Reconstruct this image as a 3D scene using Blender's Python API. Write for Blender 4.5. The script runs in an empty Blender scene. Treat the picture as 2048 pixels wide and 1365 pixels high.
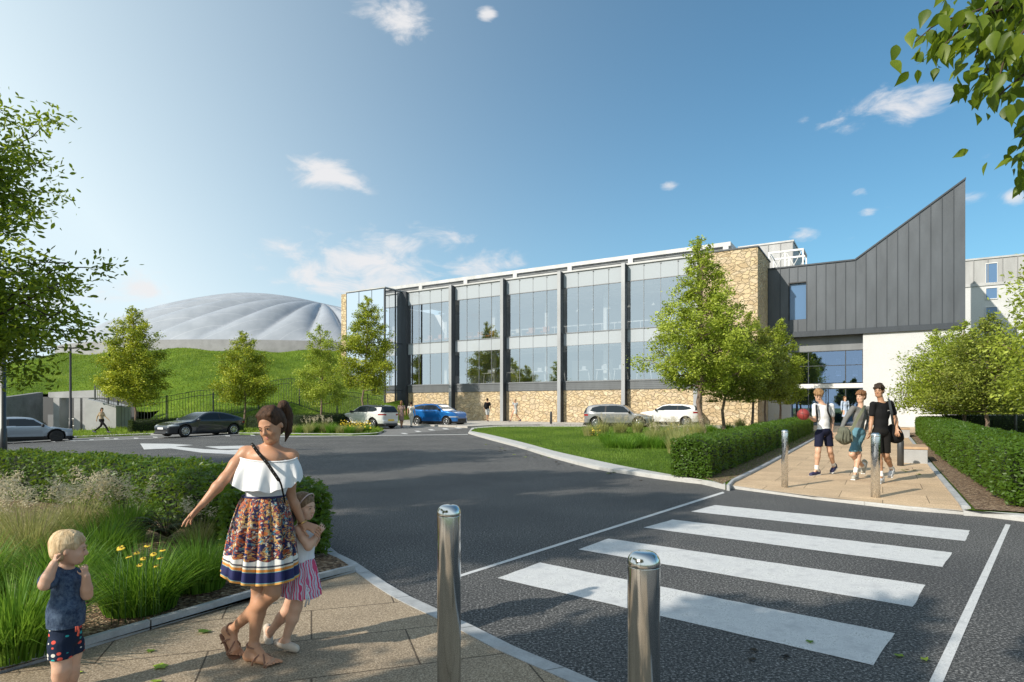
import bpy, bmesh, math, random
import numpy as np
from mathutils import Vector, Matrix
# ---------------------------------------------------------------- camera, sky, sun, exposure
sc = bpy.context.scene
COL = sc.collection
K, HOR, CX, CAMH = 1234.0, 816.0, 1024.0, 1.6
cam_d = bpy.data.cameras.new("camera"); cam = bpy.data.objects.new("camera", cam_d); COL.objects.link(cam)
cam.location = (0, 0, CAMH); cam.rotation_euler = (math.radians(90), 0, 0)
cam_d.sensor_width = 36; cam_d.lens = 36*K/2048; cam_d.shift_y = (HOR-682.5)/2048
cam_d.clip_start = 0.05; cam_d.clip_end = 9000
sc.camera = cam
sc.view_settings.view_transform = 'Standard'; sc.view_settings.look = 'None'
sc.view_settings.exposure = 0.10; sc.view_settings.gamma = 1.0
SUN_AZ = math.atan2(-0.80, -0.60)      # direction TOWARDS the sun, from +Y clockwise (x, y)
SUN_EL = math.radians(31)
sd = Vector((-0.80*math.cos(SUN_EL), -0.60*math.cos(SUN_EL), math.sin(SUN_EL)))
sun_d = bpy.data.lights.new("sun", 'SUN'); sun = bpy.data.objects.new("sun", sun_d); COL.objects.link(sun)
sun.rotation_euler = sd.to_track_quat('Z', 'Y').to_euler(); sun_d.energy = 5.0; sun_d.angle = math.radians(0.6)
sun_d.color = (1.0, 0.925, 0.80)
W = bpy.data.worlds.new("World"); sc.world = W; W.use_nodes = True
nt = W.node_tree; nt.nodes.clear(); NN = nt.nodes.new; LK = nt.links.new
sky = NN('ShaderNodeTexSky'); sky.sky_type = 'NISHITA'; sky.sun_disc = False
sky.sun_elevation = SUN_EL; sky.sun_rotation = SUN_AZ
sky.air_density = 1.1; sky.dust_density = .6; sky.ozone_density = 1.6; sky.altitude = 30
bg = NN('ShaderNodeBackground'); bg.inputs['Strength'].default_value = 0.095
geo = NN('ShaderNodeTexCoord')
def wmath(op, a, b=None, c=None, clamp=False):
    n = NN('ShaderNodeMath'); n.operation = op; n.use_clamp = clamp
    for i, v in enumerate((a, b, c)):
        if v is None: continue
        if isinstance(v, (int, float)): n.inputs[i].default_value = v
        else: LK(v, n.inputs[i])
    return n.outputs[0]
# clouds: fractal noise in the sky's own direction space, gathered into a few banks at fixed bearings
mp = NN('ShaderNodeMapping'); mp.inputs['Scale'].default_value = (1, 1, 2.2); LK(geo.outputs['Generated'], mp.inputs[0])
nz = NN('ShaderNodeTexNoise'); nz.inputs['Scale'].default_value = 13; nz.inputs['Detail'].default_value = 9; nz.inputs['Roughness'].default_value = .62
nz.inputs['Distortion'].default_value = .5
LK(mp.outputs[0], nz.inputs['Vector'])
def bearing(px, py):
    return Vector(((px-CX)/K, 1, (HOR-py)/K)).normalized()
mask = None
for (px, py, r, hx, amt) in [(655, 350, .050, 2.3, .62), (812, 45, .050, 1.6, .60), (975, 28, .020, 1.4, .62), (730, 12, .04, 2, .35), (1790, 215, .055, 2.7, .50),
        (1690, 250, .036, 2.2, .46), (1340, 372, .016, 2, .48), (1720, 385, .014, 2, .40), (1735, 425, .012, 2, .42), (1610, 468, .026, 2.2, .46), (2030, 392, .022, 1.6, .52),
        (1940, 395, .018, 2.5, .40), (760, 520, .10, 2.4, .53), (900, 490, .05, 2.0, .50), (560, 500, .045, 2.0, .52), (960, 535, .07, 2.2, .52), (820, 590, .12, 2.4, .52), (280, 570, .05, 2.4, .46), (240, 610, .1, 2.6, .36),
        (640, 560, .08, 2.4, .47), (1450, 300, .02, 2, .26), (1610, 240, .014, 2, .36), (-900, 500, .30, 2.5, .40), (-2400, 420, .45, 2.5, .42), (3600, 450, .4, 2.5, .40)]:
    d = bearing(px, py)
    side = Vector((d.y, -d.x, 0)).normalized(); up = side.cross(d).normalized()
    vd = NN('ShaderNodeVectorMath'); vd.operation = 'DOT_PRODUCT'; LK(geo.outputs['Generated'], vd.inputs[0]); vd.inputs[1].default_value = side
    ve = NN('ShaderNodeVectorMath'); ve.operation = 'DOT_PRODUCT'; LK(geo.outputs['Generated'], ve.inputs[0]); ve.inputs[1].default_value = up
    vf = NN('ShaderNodeVectorMath'); vf.operation = 'DOT_PRODUCT'; LK(geo.outputs['Generated'], vf.inputs[0]); vf.inputs[1].default_value = d
    a = wmath('DIVIDE', vd.outputs['Value'], r*hx*.62); b = wmath('DIVIDE', ve.outputs['Value'], r*.62)
    q = wmath('ADD', wmath('MULTIPLY', a, a), wmath('MULTIPLY', b, b))
    q = wmath('ADD', q, wmath('MULTIPLY', wmath('LESS_THAN', vf.outputs['Value'], 0), 50))
    m = wmath('MULTIPLY', wmath('EXPONENT', wmath('MULTIPLY', q, -.9)), amt)
    mask = m if mask is None else wmath('MAXIMUM', mask, m)
cl = NN('ShaderNodeMapRange'); cl.interpolation_type = 'SMOOTHSTEP'
LK(wmath('ADD', nz.outputs[0], mask), cl.inputs[0]); cl.inputs[1].default_value = .80; cl.inputs[2].default_value = 1.13; cl.inputs[4].default_value = .92
hz = NN('ShaderNodeSeparateXYZ'); LK(geo.outputs['Generated'], hz.inputs[0])
tint = NN('ShaderNodeMix'); tint.data_type = 'RGBA'; tint.blend_type = 'MULTIPLY'; tint.inputs[0].default_value = 1; LK(sky.outputs[0], tint.inputs[6]); tint.inputs[7].default_value = (.36, 1.02, 1.24, 1)
# bright summer haze: thick at the horizon and on the sun's side of the sky
zc = wmath('MAXIMUM', hz.outputs[2], 0.0)
sdh = NN('ShaderNodeVectorMath'); sdh.operation = 'DOT_PRODUCT'; LK(geo.outputs['Generated'], sdh.inputs[0]); sdh.inputs[1].default_value = (-.80, -.60, 0)
fs_ = wmath('POWER', wmath('MAXIMUM', wmath('MULTIPLY_ADD', sdh.outputs['Value'], .93, .97), 0.0), 2.3)
h1 = wmath('MULTIPLY', wmath('MULTIPLY', fs_, 1.25), wmath('EXPONENT', wmath('MULTIPLY', zc, -1.15)))
h2 = wmath('MULTIPLY', wmath('EXPONENT', wmath('MULTIPLY', zc, -4.2)), .46)
hf_ = wmath('MINIMUM', wmath('ADD', h1, h2), .95)
mh_ = NN('ShaderNodeMix'); mh_.data_type = 'RGBA'; LK(hf_, mh_.inputs[0]); LK(tint.outputs[2], mh_.inputs[6]); mh_.inputs[7].default_value = (7.9, 9.3, 10.0, 1)
mixc = NN('ShaderNodeMix'); mixc.data_type = 'RGBA'; LK(cl.outputs[0], mixc.inputs[0])
LK(mh_.outputs[2], mixc.inputs[6]); mixc.inputs[7].default_value = (8.6, 8.5, 8.6, 1)
LK(mixc.outputs[2], bg.inputs['Color'])
wo = NN('ShaderNodeOutputWorld'); LK(bg.outputs[0], wo.inputs[0])
sc.cycles.max_bounces = 7; sc.cycles.transparent_max_bounces = 24; sc.cycles.diffuse_bounces = 3; sc.cycles.glossy_bounces = 4
sc.cycles.use_denoising = True; sc.cycles.sample_clamp_indirect = 4

rng = np.random.default_rng(7)
random.seed(7)
# ---------------------------------------------------------------- terrain height and pixel -> world helpers
def g(x, y):
    return .0095*min(max(0.0, y-16), 44) - .03*min(max(0.0, -x-14), 26)
def gv(x, y):
    return .0095*np.clip(y-16, 0, 44) - .03*np.clip(-x-14, 0, 26)
def at(px, py, D): return Vector(((px-CX)/K*D, D, CAMH+(HOR-py)/K*D))
def gp(px, py, off=0.0):
    D = 10.0
    for _ in range(60):
        X = (px-CX)/K*D
        D2 = (CAMH-g(X, D)-off)*K/max(py-HOR, 1.0)
        D = .5*D+.5*min(D2, 300)
    return ((px-CX)/K*D, D)
UX, UY = .8574, -.5146            # along the long facade, to the right
WX, WY = .5146, .8574             # into the building
FX, FY = .25, 52.3
def P(t, s, z=None):
    x, y = FX+UX*t+WX*s, FY+UY*t+WY*s
    return (x, y) if z is None else (x, y, z)
def ts(x, y):
    return (x-FX)*UX+(y-FY)*UY, (x-FX)*WX+(y-FY)*WY
FROT = math.atan2(UY, UX)

# ---------------------------------------------------------------- tagging
def tag(o, label=None, cat=None, group=None, kind=None):
    if label: o['label'] = label
    if cat: o['category'] = cat
    if group: o['group'] = group
    if kind: o['kind'] = kind
    return o
def empty(name, loc=(0, 0, 0), rz=0, label=None, cat=None, group=None):
    o = bpy.data.objects.new(name, None); COL.objects.link(o); o.location = loc; o.rotation_euler = (0, 0, rz)
    o.empty_display_size = .2
    return tag(o, label, cat, group)
def copy_tree(o, parent=None):
    c = o.copy(); COL.objects.link(c); c.parent = parent
    for ch in list(o.children): copy_tree(ch, c)
    return c
def parent_keep(o, p):
    o.parent = p; o.matrix_parent_inverse = Matrix.Identity(4)
    o.location = Vector(o.location)-Vector(p.location)

# ---------------------------------------------------------------- mesh helpers
def mesh_np(name, V, faces, mats, parent=None, mi=None, smooth=False, rnd=None, loc=None):
    """V (n,3); faces list of int arrays (m,k)."""
    me = bpy.data.meshes.new(name)
    V = np.asarray(V, np.float32)
    me.vertices.add(len(V)); me.vertices.foreach_set('co', V.ravel())
    tot = [np.asarray(f, np.int32) for f in faces if len(f)]
    loops = np.concatenate([f.ravel() for f in tot]); n = sum(len(f) for f in tot)
    sizes = np.concatenate([np.full(len(f), f.shape[1], np.int32) for f in tot])
    starts = np.concatenate([[0], np.cumsum(sizes)[:-1]]).astype(np.int32)
    me.loops.add(len(loops)); me.loops.foreach_set('vertex_index', loops)
    me.polygons.add(n); me.polygons.foreach_set('loop_start', starts)
    try: me.polygons.foreach_set('loop_total', sizes)
    except Exception: pass
    if mi is not None: me.polygons.foreach_set('material_index', np.asarray(mi, np.int32))
    if smooth: me.polygons.foreach_set('use_smooth', np.ones(n, bool))
    me.update(calc_edges=True); me.validate()
    if rnd is not None and len(me.polygons) == n:
        a = me.attributes.new('rnd', 'FLOAT', 'FACE'); a.data.foreach_set('value', np.asarray(rnd, np.float32))
    for m in (mats if isinstance(mats, (list, tuple)) else [mats]): me.materials.append(m)
    o = bpy.data.objects.new(name, me); COL.objects.link(o)
    if parent is not None: o.parent = parent
    if loc is not None: o.location = loc
    return o
class MB:
    """collects boxes, prisms and tubes; build() links them as ONE mesh object"""
    def __init__(s): s.v = []; s.f = []; s.m = []; s.sm = []
    def add(s, vs, fs, m=0, sm=False):
        o = len(s.v); s.v += [tuple(v) for v in vs]
        for f in fs: s.f.append([i+o for i in f]); s.m.append(m); s.sm.append(sm)
        return s
    def box(s, c, d, rz=0, m=0, R=None):
        hx, hy, hz = d[0]/2, d[1]/2, d[2]/2
        M = R if R is not None else Matrix.Rotation(rz, 3, 'Z')
        vs = [Vector(c)+M@Vector((x*hx, y*hy, z*hz)) for z in (-1, 1) for y in (-1, 1) for x in (-1, 1)]
        return s.add(vs, [(0, 2, 3, 1), (4, 5, 7, 6), (0, 1, 5, 4), (1, 3, 7, 5), (3, 2, 6, 7), (2, 0, 4, 6)], m)
    def fbox(s, t0, t1, s0, s1, z0, z1, m=0):
        """box in facade coordinates"""
        vs = [P(t, q, z) for z in (z0, z1) for q in (s0, s1) for t in (t0, t1)]
        return s.add(vs, [(0, 2, 3, 1), (4, 5, 7, 6), (0, 1, 5, 4), (1, 3, 7, 5), (3, 2, 6, 7), (2, 0, 4, 6)], m)
    def fquad(s, t0, t1, q, z0, z1, m=0): return s.add([P(t0, q, z0), P(t1, q, z0), P(t1, q, z1), P(t0, q, z1)], [(0, 1, 2, 3)], m)
    def squad(s, t, s0, s1, z0, z1, m=0): return s.add([P(t, s0, z0), P(t, s1, z0), P(t, s1, z1), P(t, s0, z1)], [(0, 1, 2, 3)], m)
    def fprism(s, poly, s0, s1, m=0):
        """polygon (t,z) extruded from s0 to s1"""
        n = len(poly); vs = [P(t, s0, z) for t, z in poly]+[P(t, s1, z) for t, z in poly]
        fs = [tuple(range(n)), tuple(range(2*n-1, n-1, -1))]+[(i, (i+1) % n, n+(i+1) % n, n+i)[::-1] for i in range(n)]
        return s.add(vs, fs, m)
    def tube(s, pts, rad, n=8, m=0, cap=True, sm=True):
        pts = [Vector(p) for p in pts]; vs = []; N = len(pts)
        if not hasattr(rad, '__len__'): rad = [rad]*N
        ref = None
        for i, p in enumerate(pts):
            d = (pts[min(i+1, N-1)]-pts[max(i-1, 0)])
            d = d.normalized() if d.length > 1e-9 else Vector((0, 0, 1))
            if ref is None: ref = Vector((1, 0, 0)) if abs(d.x) < .8 else Vector((0, 1, 0))
            a = (ref-d*ref.dot(d)).normalized(); b = d.cross(a); ref = a
            for k in range(n):
                t = 2*math.pi*k/n; vs.append(p+a*math.cos(t)*rad[i]+b*math.sin(t)*rad[i])
        fs = [(i*n+k, i*n+(k+1) % n, (i+1)*n+(k+1) % n, (i+1)*n+k) for i in range(N-1) for k in range(n)]
        if cap: fs += [tuple(range(n-1, -1, -1)), tuple((N-1)*n+k for k in range(n))]
        return s.add(vs, fs, m, sm)
    def lathe(s, prof, c=(0, 0, 0), n=24, m=0, axis='Z'):
        vs = []
        for r, z in prof:
            for k in range(n):
                t = 2*math.pi*k/n
                p = (r*math.cos(t), r*math.sin(t), z) if axis == 'Z' else (r*math.cos(t), z, r*math.sin(t))
                vs.append((c[0]+p[0], c[1]+p[1], c[2]+p[2]))
        N = len(prof)
        fs = [(i*n+k, i*n+(k+1) % n, (i+1)*n+(k+1) % n, (i+1)*n+k) for i in range(N-1) for k in range(n)]
        fs += [tuple(range(n-1, -1, -1)), tuple((N-1)*n+k for k in range(n))]
        return s.add(vs, fs, m, True)
    def build(s, name, mats, parent=None, bevel=0, loc=None):
        me = bpy.data.meshes.new(name); me.from_pydata([tuple(v) for v in s.v], [], s.f); me.update()
        me.polygons.foreach_set('material_index', s.m); me.polygons.foreach_set('use_smooth', s.sm)
        bm = bmesh.new(); bm.from_mesh(me); bmesh.ops.recalc_face_normals(bm, faces=bm.faces)
        bm.to_mesh(me); bm.free()
        for m in (mats if isinstance(mats, (list, tuple)) else [mats]): me.materials.append(m)
        o = bpy.data.objects.new(name, me); COL.objects.link(o)
        if parent is not None: o.parent = parent
        if loc is not None: o.location = loc
        if bevel:
            b = o.modifiers.new('bevel', 'BEVEL'); b.width = bevel; b.segments = 2; b.limit_method = 'ANGLE'; b.angle_limit = .7
        return o

# ---------------------------------------------------------------- materials
def sock(n, k, v, t):
    if v is None: return
    if hasattr(v, 'is_output') or isinstance(v, bpy.types.NodeSocket): t.links.new(v, n.inputs[k])
    else: n.inputs[k].default_value = v
class Mat:
    def __init__(s, name, col=(.5, .5, .5), rough=.6, metal=0, **kw):
        s.m = bpy.data.materials.new(name); s.m.use_nodes = True; s.t = s.m.node_tree
        s.b = s.t.nodes['Principled BSDF']; s.out = s.t.nodes['Material Output']
        s.set('Base Color', (*col, 1) if isinstance(col, tuple) and len(col) == 3 else col)
        s.set('Roughness', rough); s.set('Metallic', metal)
        for k, v in kw.items(): s.set(k.replace('_', ' '), v)
    def set(s, k, v): sock(s.b, k, v, s.t)
    def n(s, typ, ins=None, **kw):
        x = s.t.nodes.new('ShaderNode'+typ)
        for k, v in kw.items(): setattr(x, k, v)
        for k, v in (ins or {}).items(): sock(x, k, v, s.t)
        return x
    def coord(s, kind='Object'): return s.n('TexCoord').outputs[kind]
    def pos(s): return s.n('NewGeometry').outputs['Position']
    def mapping(s, vec, scale=(1, 1, 1), rot=(0, 0, 0), loc=(0, 0, 0)):
        return s.n('Mapping', {'Vector': vec, 'Scale': scale, 'Rotation': rot, 'Location': loc}).outputs[0]
    def noise(s, vec, scale, detail=4, rough=.55, dist=0):
        return s.n('TexNoise', {'Vector': vec, 'Scale': scale, 'Detail': detail, 'Roughness': rough, 'Distortion': dist}).outputs[0]
    def ramp(s, fac, stops):
        x = s.n('ValToRGB', {'Fac': fac}); r = x.color_ramp
        while len(r.elements) < len(stops): r.elements.new(.5)
        for e, (p, c) in zip(r.elements, stops): e.position = p; e.color = (*c, 1) if len(c) == 3 else c
        return x.outputs[0]
    def mix(s, fac, a, b, blend='MIX'):
        x = s.n('Mix', data_type='RGBA', blend_type=blend); sock(x, 0, fac, s.t)
        sock(x, 6, (*a, 1) if isinstance(a, tuple) and len(a) == 3 else a, s.t); sock(x, 7, (*b, 1) if isinstance(b, tuple) and len(b) == 3 else b, s.t)
        return x.outputs[2]
    def math(s, op, a, b=None, c=None, clamp=False):
        x = s.n('Math', operation=op, use_clamp=clamp)
        for i, v in enumerate((a, b, c)):
            if v is not None: sock(x, i, v, s.t)
        return x.outputs[0]
    def bump(s, h, strength=.3, dist=.02):
        s.set('Normal', s.n('Bump', {'Height': h, 'Strength': strength, 'Distance': dist}).outputs[0])
MATS = {}
def mk(name, **kw):
    if name not in MATS: MATS[name] = Mat(name, **kw).m
    return MATS[name]

def leafmat(name, c1, c2, c3, trans=.45, rough=.5):
    M = Mat(name, rough=rough)
    r = M.n('Attribute', attribute_name='rnd').outputs['Fac']
    col = M.ramp(r, [(0, c1), (.5, c2), (1, c3)])
    M.set('Base Color', col); M.set('Specular IOR Level', .35)
    tr = M.n('BsdfTranslucent', {'Color': M.mix(.35, col, (c3[0]*1.5, c3[1]*1.5, c3[2]))})
    mx = M.n('MixShader', {0: trans}); M.t.links.new(M.b.outputs[0], mx.inputs[1]); M.t.links.new(tr.outputs[0], mx.inputs[2])
    M.t.links.new(mx.outputs[0], M.out.inputs[0]); return M.m
# asphalt
A = Mat('asphalt', rough=.85); v = A.pos()
n1 = A.noise(v, 52, 3, .8); n2 = A.noise(v, .6, 4, .5); n3 = A.noise(v, 17, 3, .7)
c = A.ramp(n1, [(.36, (.008, .008, .009)), (.49, (.052, .052, .052)), (.58, (.15, .148, .145)), (.68, (.42, .41, .40))])
c = A.mix(.6, c, A.ramp(n2, [(.3, (.62, .62, .65)), (.7, (1.3, 1.28, 1.25))]), 'MULTIPLY')
c = A.mix(.5, c, A.ramp(n3, [(.3, (.6, .6, .6)), (.7, (1.4, 1.4, 1.4))]), 'MULTIPLY')
A.set('Base Color', c); A.bump(n1, .5, .006); ASPHALT = A.m
A = Mat('asphalt_bay', rough=.85); v = A.pos()
n1 = A.noise(v, 60, 3, .7); c = A.ramp(n1, [(.3, (.08, .078, .078)), (.7, (.26, .255, .25))]); A.set('Base Color', c); BAY = A.m
# road paint, worn
A = Mat('road_paint', rough=.6); v = A.pos()
n1 = A.noise(v, 5, 8, .7); n2 = A.noise(v, 110, 2, .7)
c = A.ramp(n1, [(.30, (.42, .42, .43)), (.5, (.60, .60, .60)), (.7, (.70, .70, .69))])
c = A.mix(A.math('MULTIPLY', A.ramp(A.math('ADD', A.math('MULTIPLY', n2, .6), A.math('MULTIPLY', n1, .4)), [(.53, (0, 0, 0)), (.63, (1, 1, 1))]), .7), c, (.13, .13, .13)); A.set('Base Color', c); A.bump(n2, .3, .003); PAINT = A.m
# paving slabs
def paving(name, ca, cb, rot, joint, sw=.9, sh=.6):
    A = Mat(name, rough=.8); v = A.mapping(A.pos(), rot=(0, 0, rot))
    b = A.n('TexBrick', {'Vector': v, 'Scale': 1.0, 'Brick Width': sw, 'Row Height': sh, 'Mortar Size': .006, 'Mortar Smooth': .1, 'Bias': 0.0, 'Color1': (1, 1, 1, 1), 'Color2': (.86, .86, .86, 1), 'Mortar': (.28, .26, .24, 1)})
    n1 = A.noise(v, 95, 2, .8); n2 = A.noise(v, 1.3, 4, .6)
    c = A.ramp(n1, [(.3, tuple(x*.45 for x in ca)), (.5, ca), (.68, cb)])
    c = A.mix(1, c, b.outputs['Color'], 'MULTIPLY'); c = A.mix(.5, c, A.ramp(n2, [(.3, (.7, .7, .72)), (.7, (1.2, 1.2, 1.2))]), 'MULTIPLY')
    A.set('Base Color', c); A.bump(A.math('ADD', A.math('MULTIPLY', b.outputs['Fac'], -1.5), A.math('MULTIPLY', n1, .3)), .5, .004); return A.m
PAVE_NEAR = paving('paving_grey_buff', (.31, .235, .155), (.60, .49, .36), math.radians(-18), 0, 1.25, .62)
PAVE_PATH = paving('paving_buff', (.58, .41, .25), (.86, .66, .45), math.radians(31), 0, 1.3, 1.0)
PAVE_FAR = paving('paving_far', (.45, .42, .38), (.62, .59, .54), FROT*-1, 0, .6, .6)
def concrete(name, col, var=.25, scale=6, rough=.75, fine=60):
    A = Mat(name, rough=rough); v = A.pos()
    n1 = A.noise(v, scale, 6, .6); n2 = A.noise(v, fine, 3, .7)
    c = A.mix(1, (*col, 1), A.ramp(n1, [(.3, (1-var,)*3), (.7, (1+var*.6,)*3)]), 'MULTIPLY')
    c = A.mix(.6, c, A.ramp(n2, [(.3, (.8,)*3), (.7, (1.15,)*3)]), 'MULTIPLY'); A.set('Base Color', c); A.bump(n2, .2, .004); return A.m
KERB = concrete('kerb_granite', (.40, .41, .42)); KERB_L = concrete('kerb_concrete', (.47, .465, .45), .12)
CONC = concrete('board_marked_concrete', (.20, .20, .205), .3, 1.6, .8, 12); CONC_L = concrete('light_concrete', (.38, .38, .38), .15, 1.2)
RENDERW = concrete('white_render', (.565, .57, .575), .05, .7, .8, 20)
# mulch
A = Mat('bark_mulch', rough=.9); v = A.pos()
vo = A.n('TexVoronoi', {'Vector': A.mapping(v, (1, 1.6, 1)), 'Scale': 34.0, 'Randomness': 1.0})
c = A.ramp(A.n('SeparateColor', {0: vo.outputs['Color']}).outputs[0], [(0, (.05, .026, .014)), (.45, (.17, .10, .055)), (.8, (.34, .23, .14)), (1, (.55, .42, .28))])
A.set('Base Color', c); A.bump(vo.outputs['Distance'], 1, .03); MULCH = A.m
# grass ground under the blades
def grassmat(name, ca, cb, cc, s1=1.2, s2=14):
    A = Mat(name, rough=.9); v = A.pos(); n1 = A.noise(v, s1, 5, .6); n2 = A.noise(v, s2, 4, .75)
    c = A.ramp(A.math('ADD', A.math('MULTIPLY', n1, .5), A.math('MULTIPLY', n2, .5)), [(.38, ca), (.5, cb), (.62, cc)])
    A.set('Base Color', c); A.set('Specular IOR Level', .1); A.bump(n2, 1, .12); return A.m
TURF = grassmat('lawn_turf', (.045, .085, .010), (.09, .16, .018), (.15, .23, .03))
MOUNDG = grassmat('mound_turf', (.06, .11, .012), (.115, .19, .018), (.19, .27, .03), .5, 5)
BLADES = leafmat('grass_blades', (.05, .11, .010), (.12, .22, .02), (.24, .34, .05), .35, .6)
MBLADES = leafmat('mound_blades', (.06, .12, .010), (.15, .23, .02), (.30, .38, .05), .4, .6)
# stone wall: irregular rubble
A = Mat('rubble_stone', rough=.85)
v0 = A.coord('Object'); jit = A.n('TexNoise', {'Vector': v0, 'Scale': 1.7, 'Detail': 3.0})
vv = A.n('VectorMath', {0: v0, 1: A.n('VectorMath', {0: jit.outputs['Color'], 1: (.55, .55, .55)}, operation='MULTIPLY').outputs[0]}, operation='ADD').outputs[0]
vv = A.mapping(vv, (1.0, 1.0, 1.7))
ve = A.n('TexVoronoi', {'Vector': vv, 'Scale': 2.35}, feature='DISTANCE_TO_EDGE'); vc = A.n('TexVoronoi', {'Vector': vv, 'Scale': 2.35})
h = A.n('SeparateColor', {0: vc.outputs['Color']}).outputs[0]
c = A.ramp(h, [(0, (.46, .35, .22)), (.3, (.57, .45, .29)), (.55, (.62, .49, .32)), (.8, (.51, .41, .29)), (1, (.65, .54, .38))])
n1 = A.noise(v0, 9, 5, .65)
c = A.mix(.75, c, A.ramp(n1, [(.3, (.7, .68, .64)), (.7, (1.25, 1.22, 1.15))]), 'MULTIPLY')
edge = A.ramp(ve.outputs['Distance'], [(0, (0, 0, 0)), (.022, (1, 1, 1))])
c = A.mix(edge, A.mix(.82, (.33, .24, .14), c), c); A.set('Base Color', c)
A.bump(A.math('ADD', A.ramp(ve.outputs['Distance'], [(0, (0, 0, 0)), (.09, (1, 1, 1))]), A.math('MULTIPLY', n1, .5)), .9, .07); STONE = A.m
# metal cladding
def clad(name, col, rough=.42, metal=.35):
    A = Mat(name, rough=rough, metal=metal); v = A.coord('Object')
    n1 = A.noise(A.mapping(v, (1, 1, .25)), 1.6, 4, .5); n2 = A.noise(v, 18, 3)
    A.set('Base Color', A.mix(1, (*col, 1), A.ramp(n1, [(.3, (.86,)*3), (.7, (1.12,)*3)]), 'MULTIPLY'))
    A.set('Roughness', A.ramp(n2, [(.3, (rough-.08,)*3), (.7, (rough+.1,)*3)])); A.bump(n1, .08, .05); return A.m
CLAD = clad('zinc_cladding', (.088, .098, .112)); CLAD_F = clad('far_cladding', (.38, .38, .38), .6, .1); SEAM = clad('seam_metal', (.052, .060, .072))
DARKST = clad('dark_steel', (.045, .052, .062), .45, .3); FIN_LIT = clad('sunlit_fin_steel', (.30, .31, .325), .5, .2); TRIM = clad('pale_trim', (.44, .44, .44), .5, .1); BAND = clad('grey_band', (.13, .14, .15), .5, .2)
LOUV = clad('louvre_grey', (.18, .19, .20), .6, .1)
WHITE = mk('white_paint', col=(.70, .70, .69), rough=.5); BLACK = mk('black_paint', col=(.018, .018, .02), rough=.45); CHARC = mk('charcoal_metal', col=(.085, .088, .092), rough=.4, metal=.5)
# glass
def glassmat(name, tint, refl, rtint=(.95, .97, 1), rough=.0, wave=.012):
    M = bpy.data.materials.new(name); M.use_nodes = True; t = M.node_tree; t.nodes.clear()
    o = t.nodes.new('ShaderNodeOutputMaterial'); tr = t.nodes.new('ShaderNodeBsdfTransparent'); tr.inputs[0].default_value = (*tint, 1)
    gl = t.nodes.new('ShaderNodeBsdfGlossy'); gl.inputs['Roughness'].default_value = rough; gl.inputs[0].default_value = (*rtint, 1)
    nz = t.nodes.new('ShaderNodeTexNoise'); nz.inputs['Scale'].default_value = .35; nz.inputs['Detail'].default_value = 1
    bp = t.nodes.new('ShaderNodeBump'); bp.inputs['Strength'].default_value = wave*10; bp.inputs['Distance'].default_value = .02
    t.links.new(nz.outputs[0], bp.inputs['Height']); t.links.new(bp.outputs[0], gl.inputs['Normal'])
    fr = t.nodes.new('ShaderNodeFresnel'); fr.inputs[0].default_value = 1.5
    mr = t.nodes.new('ShaderNodeMapRange'); mr.inputs[1].default_value = .04; mr.inputs[2].default_value = 1; mr.inputs[3].default_value = refl; mr.inputs[4].default_value = 1
    t.links.new(fr.outputs[0], mr.inputs[0]); mx = t.nodes.new('ShaderNodeMixShader'); t.links.new(mr.outputs[0], mx.inputs[0])
    t.links.new(tr.outputs[0], mx.inputs[1]); t.links.new(gl.outputs[0], mx.inputs[2]); t.links.new(mx.outputs[0], o.inputs[0]); return M
GLASS = glassmat('curtain_wall_glass', (.92, .94, .95), .54); GLASS_B = glassmat('blue_glass', (.40, .54, .78), .42, (.55, .70, 1)); GLASS_SP = mk('spandrel_glass', col=(.40, .43, .46), rough=.12, Coat_Weight=.6)
GLASS_D = mk('dark_window_glass', col=(.03, .05, .08), rough=.06, Specular_IOR_Level=.9)
GLASS_W = mk('blue_window_glass', col=(.10, .19, .34), rough=.12, Specular_IOR_Level=.8)
STEEL = Mat('polished_steel', col=(.72, .71, .69), rough=.14, metal=1); STEEL = STEEL.m
A = Mat('galvanised_steel', rough=.22, metal=1); v = A.coord('Object'); vo = A.n('TexVoronoi', {'Vector': v, 'Scale': 42.0})
A.set('Base Color', A.ramp(A.n('SeparateColor', {0: vo.outputs['Color']}).outputs[0], [(0, (.60, .61, .62)), (1, (.78, .79, .80))])); A.set('Roughness', A.ramp(A.n('SeparateColor', {0: vo.outputs['Color']}).outputs[1], [(0, (.12,)*3), (1, (.34,)*3)])); A.bump(vo.outputs['Distance'], .12, .003); GALV = A.m
A = Mat('bark', rough=.9); v = A.coord('Object'); n1 = A.noise(A.mapping(v, (1, 1, .25)), 22, 5, .7)
A.set('Base Color', A.ramp(n1, [(.3, (.09, .062, .045)), (.7, (.30, .21, .16))])); A.bump(n1, .8, .03); BARK = A.m
A = Mat('timber', rough=.6); v = A.coord('Object'); n1 = A.noise(A.mapping(v, (1, 12, 1)), 6, 4)
A.set('Base Color', A.ramp(n1, [(.3, (.33, .2, .11)), (.7, (.52, .36, .22))])); TIMBER = A.m
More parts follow.
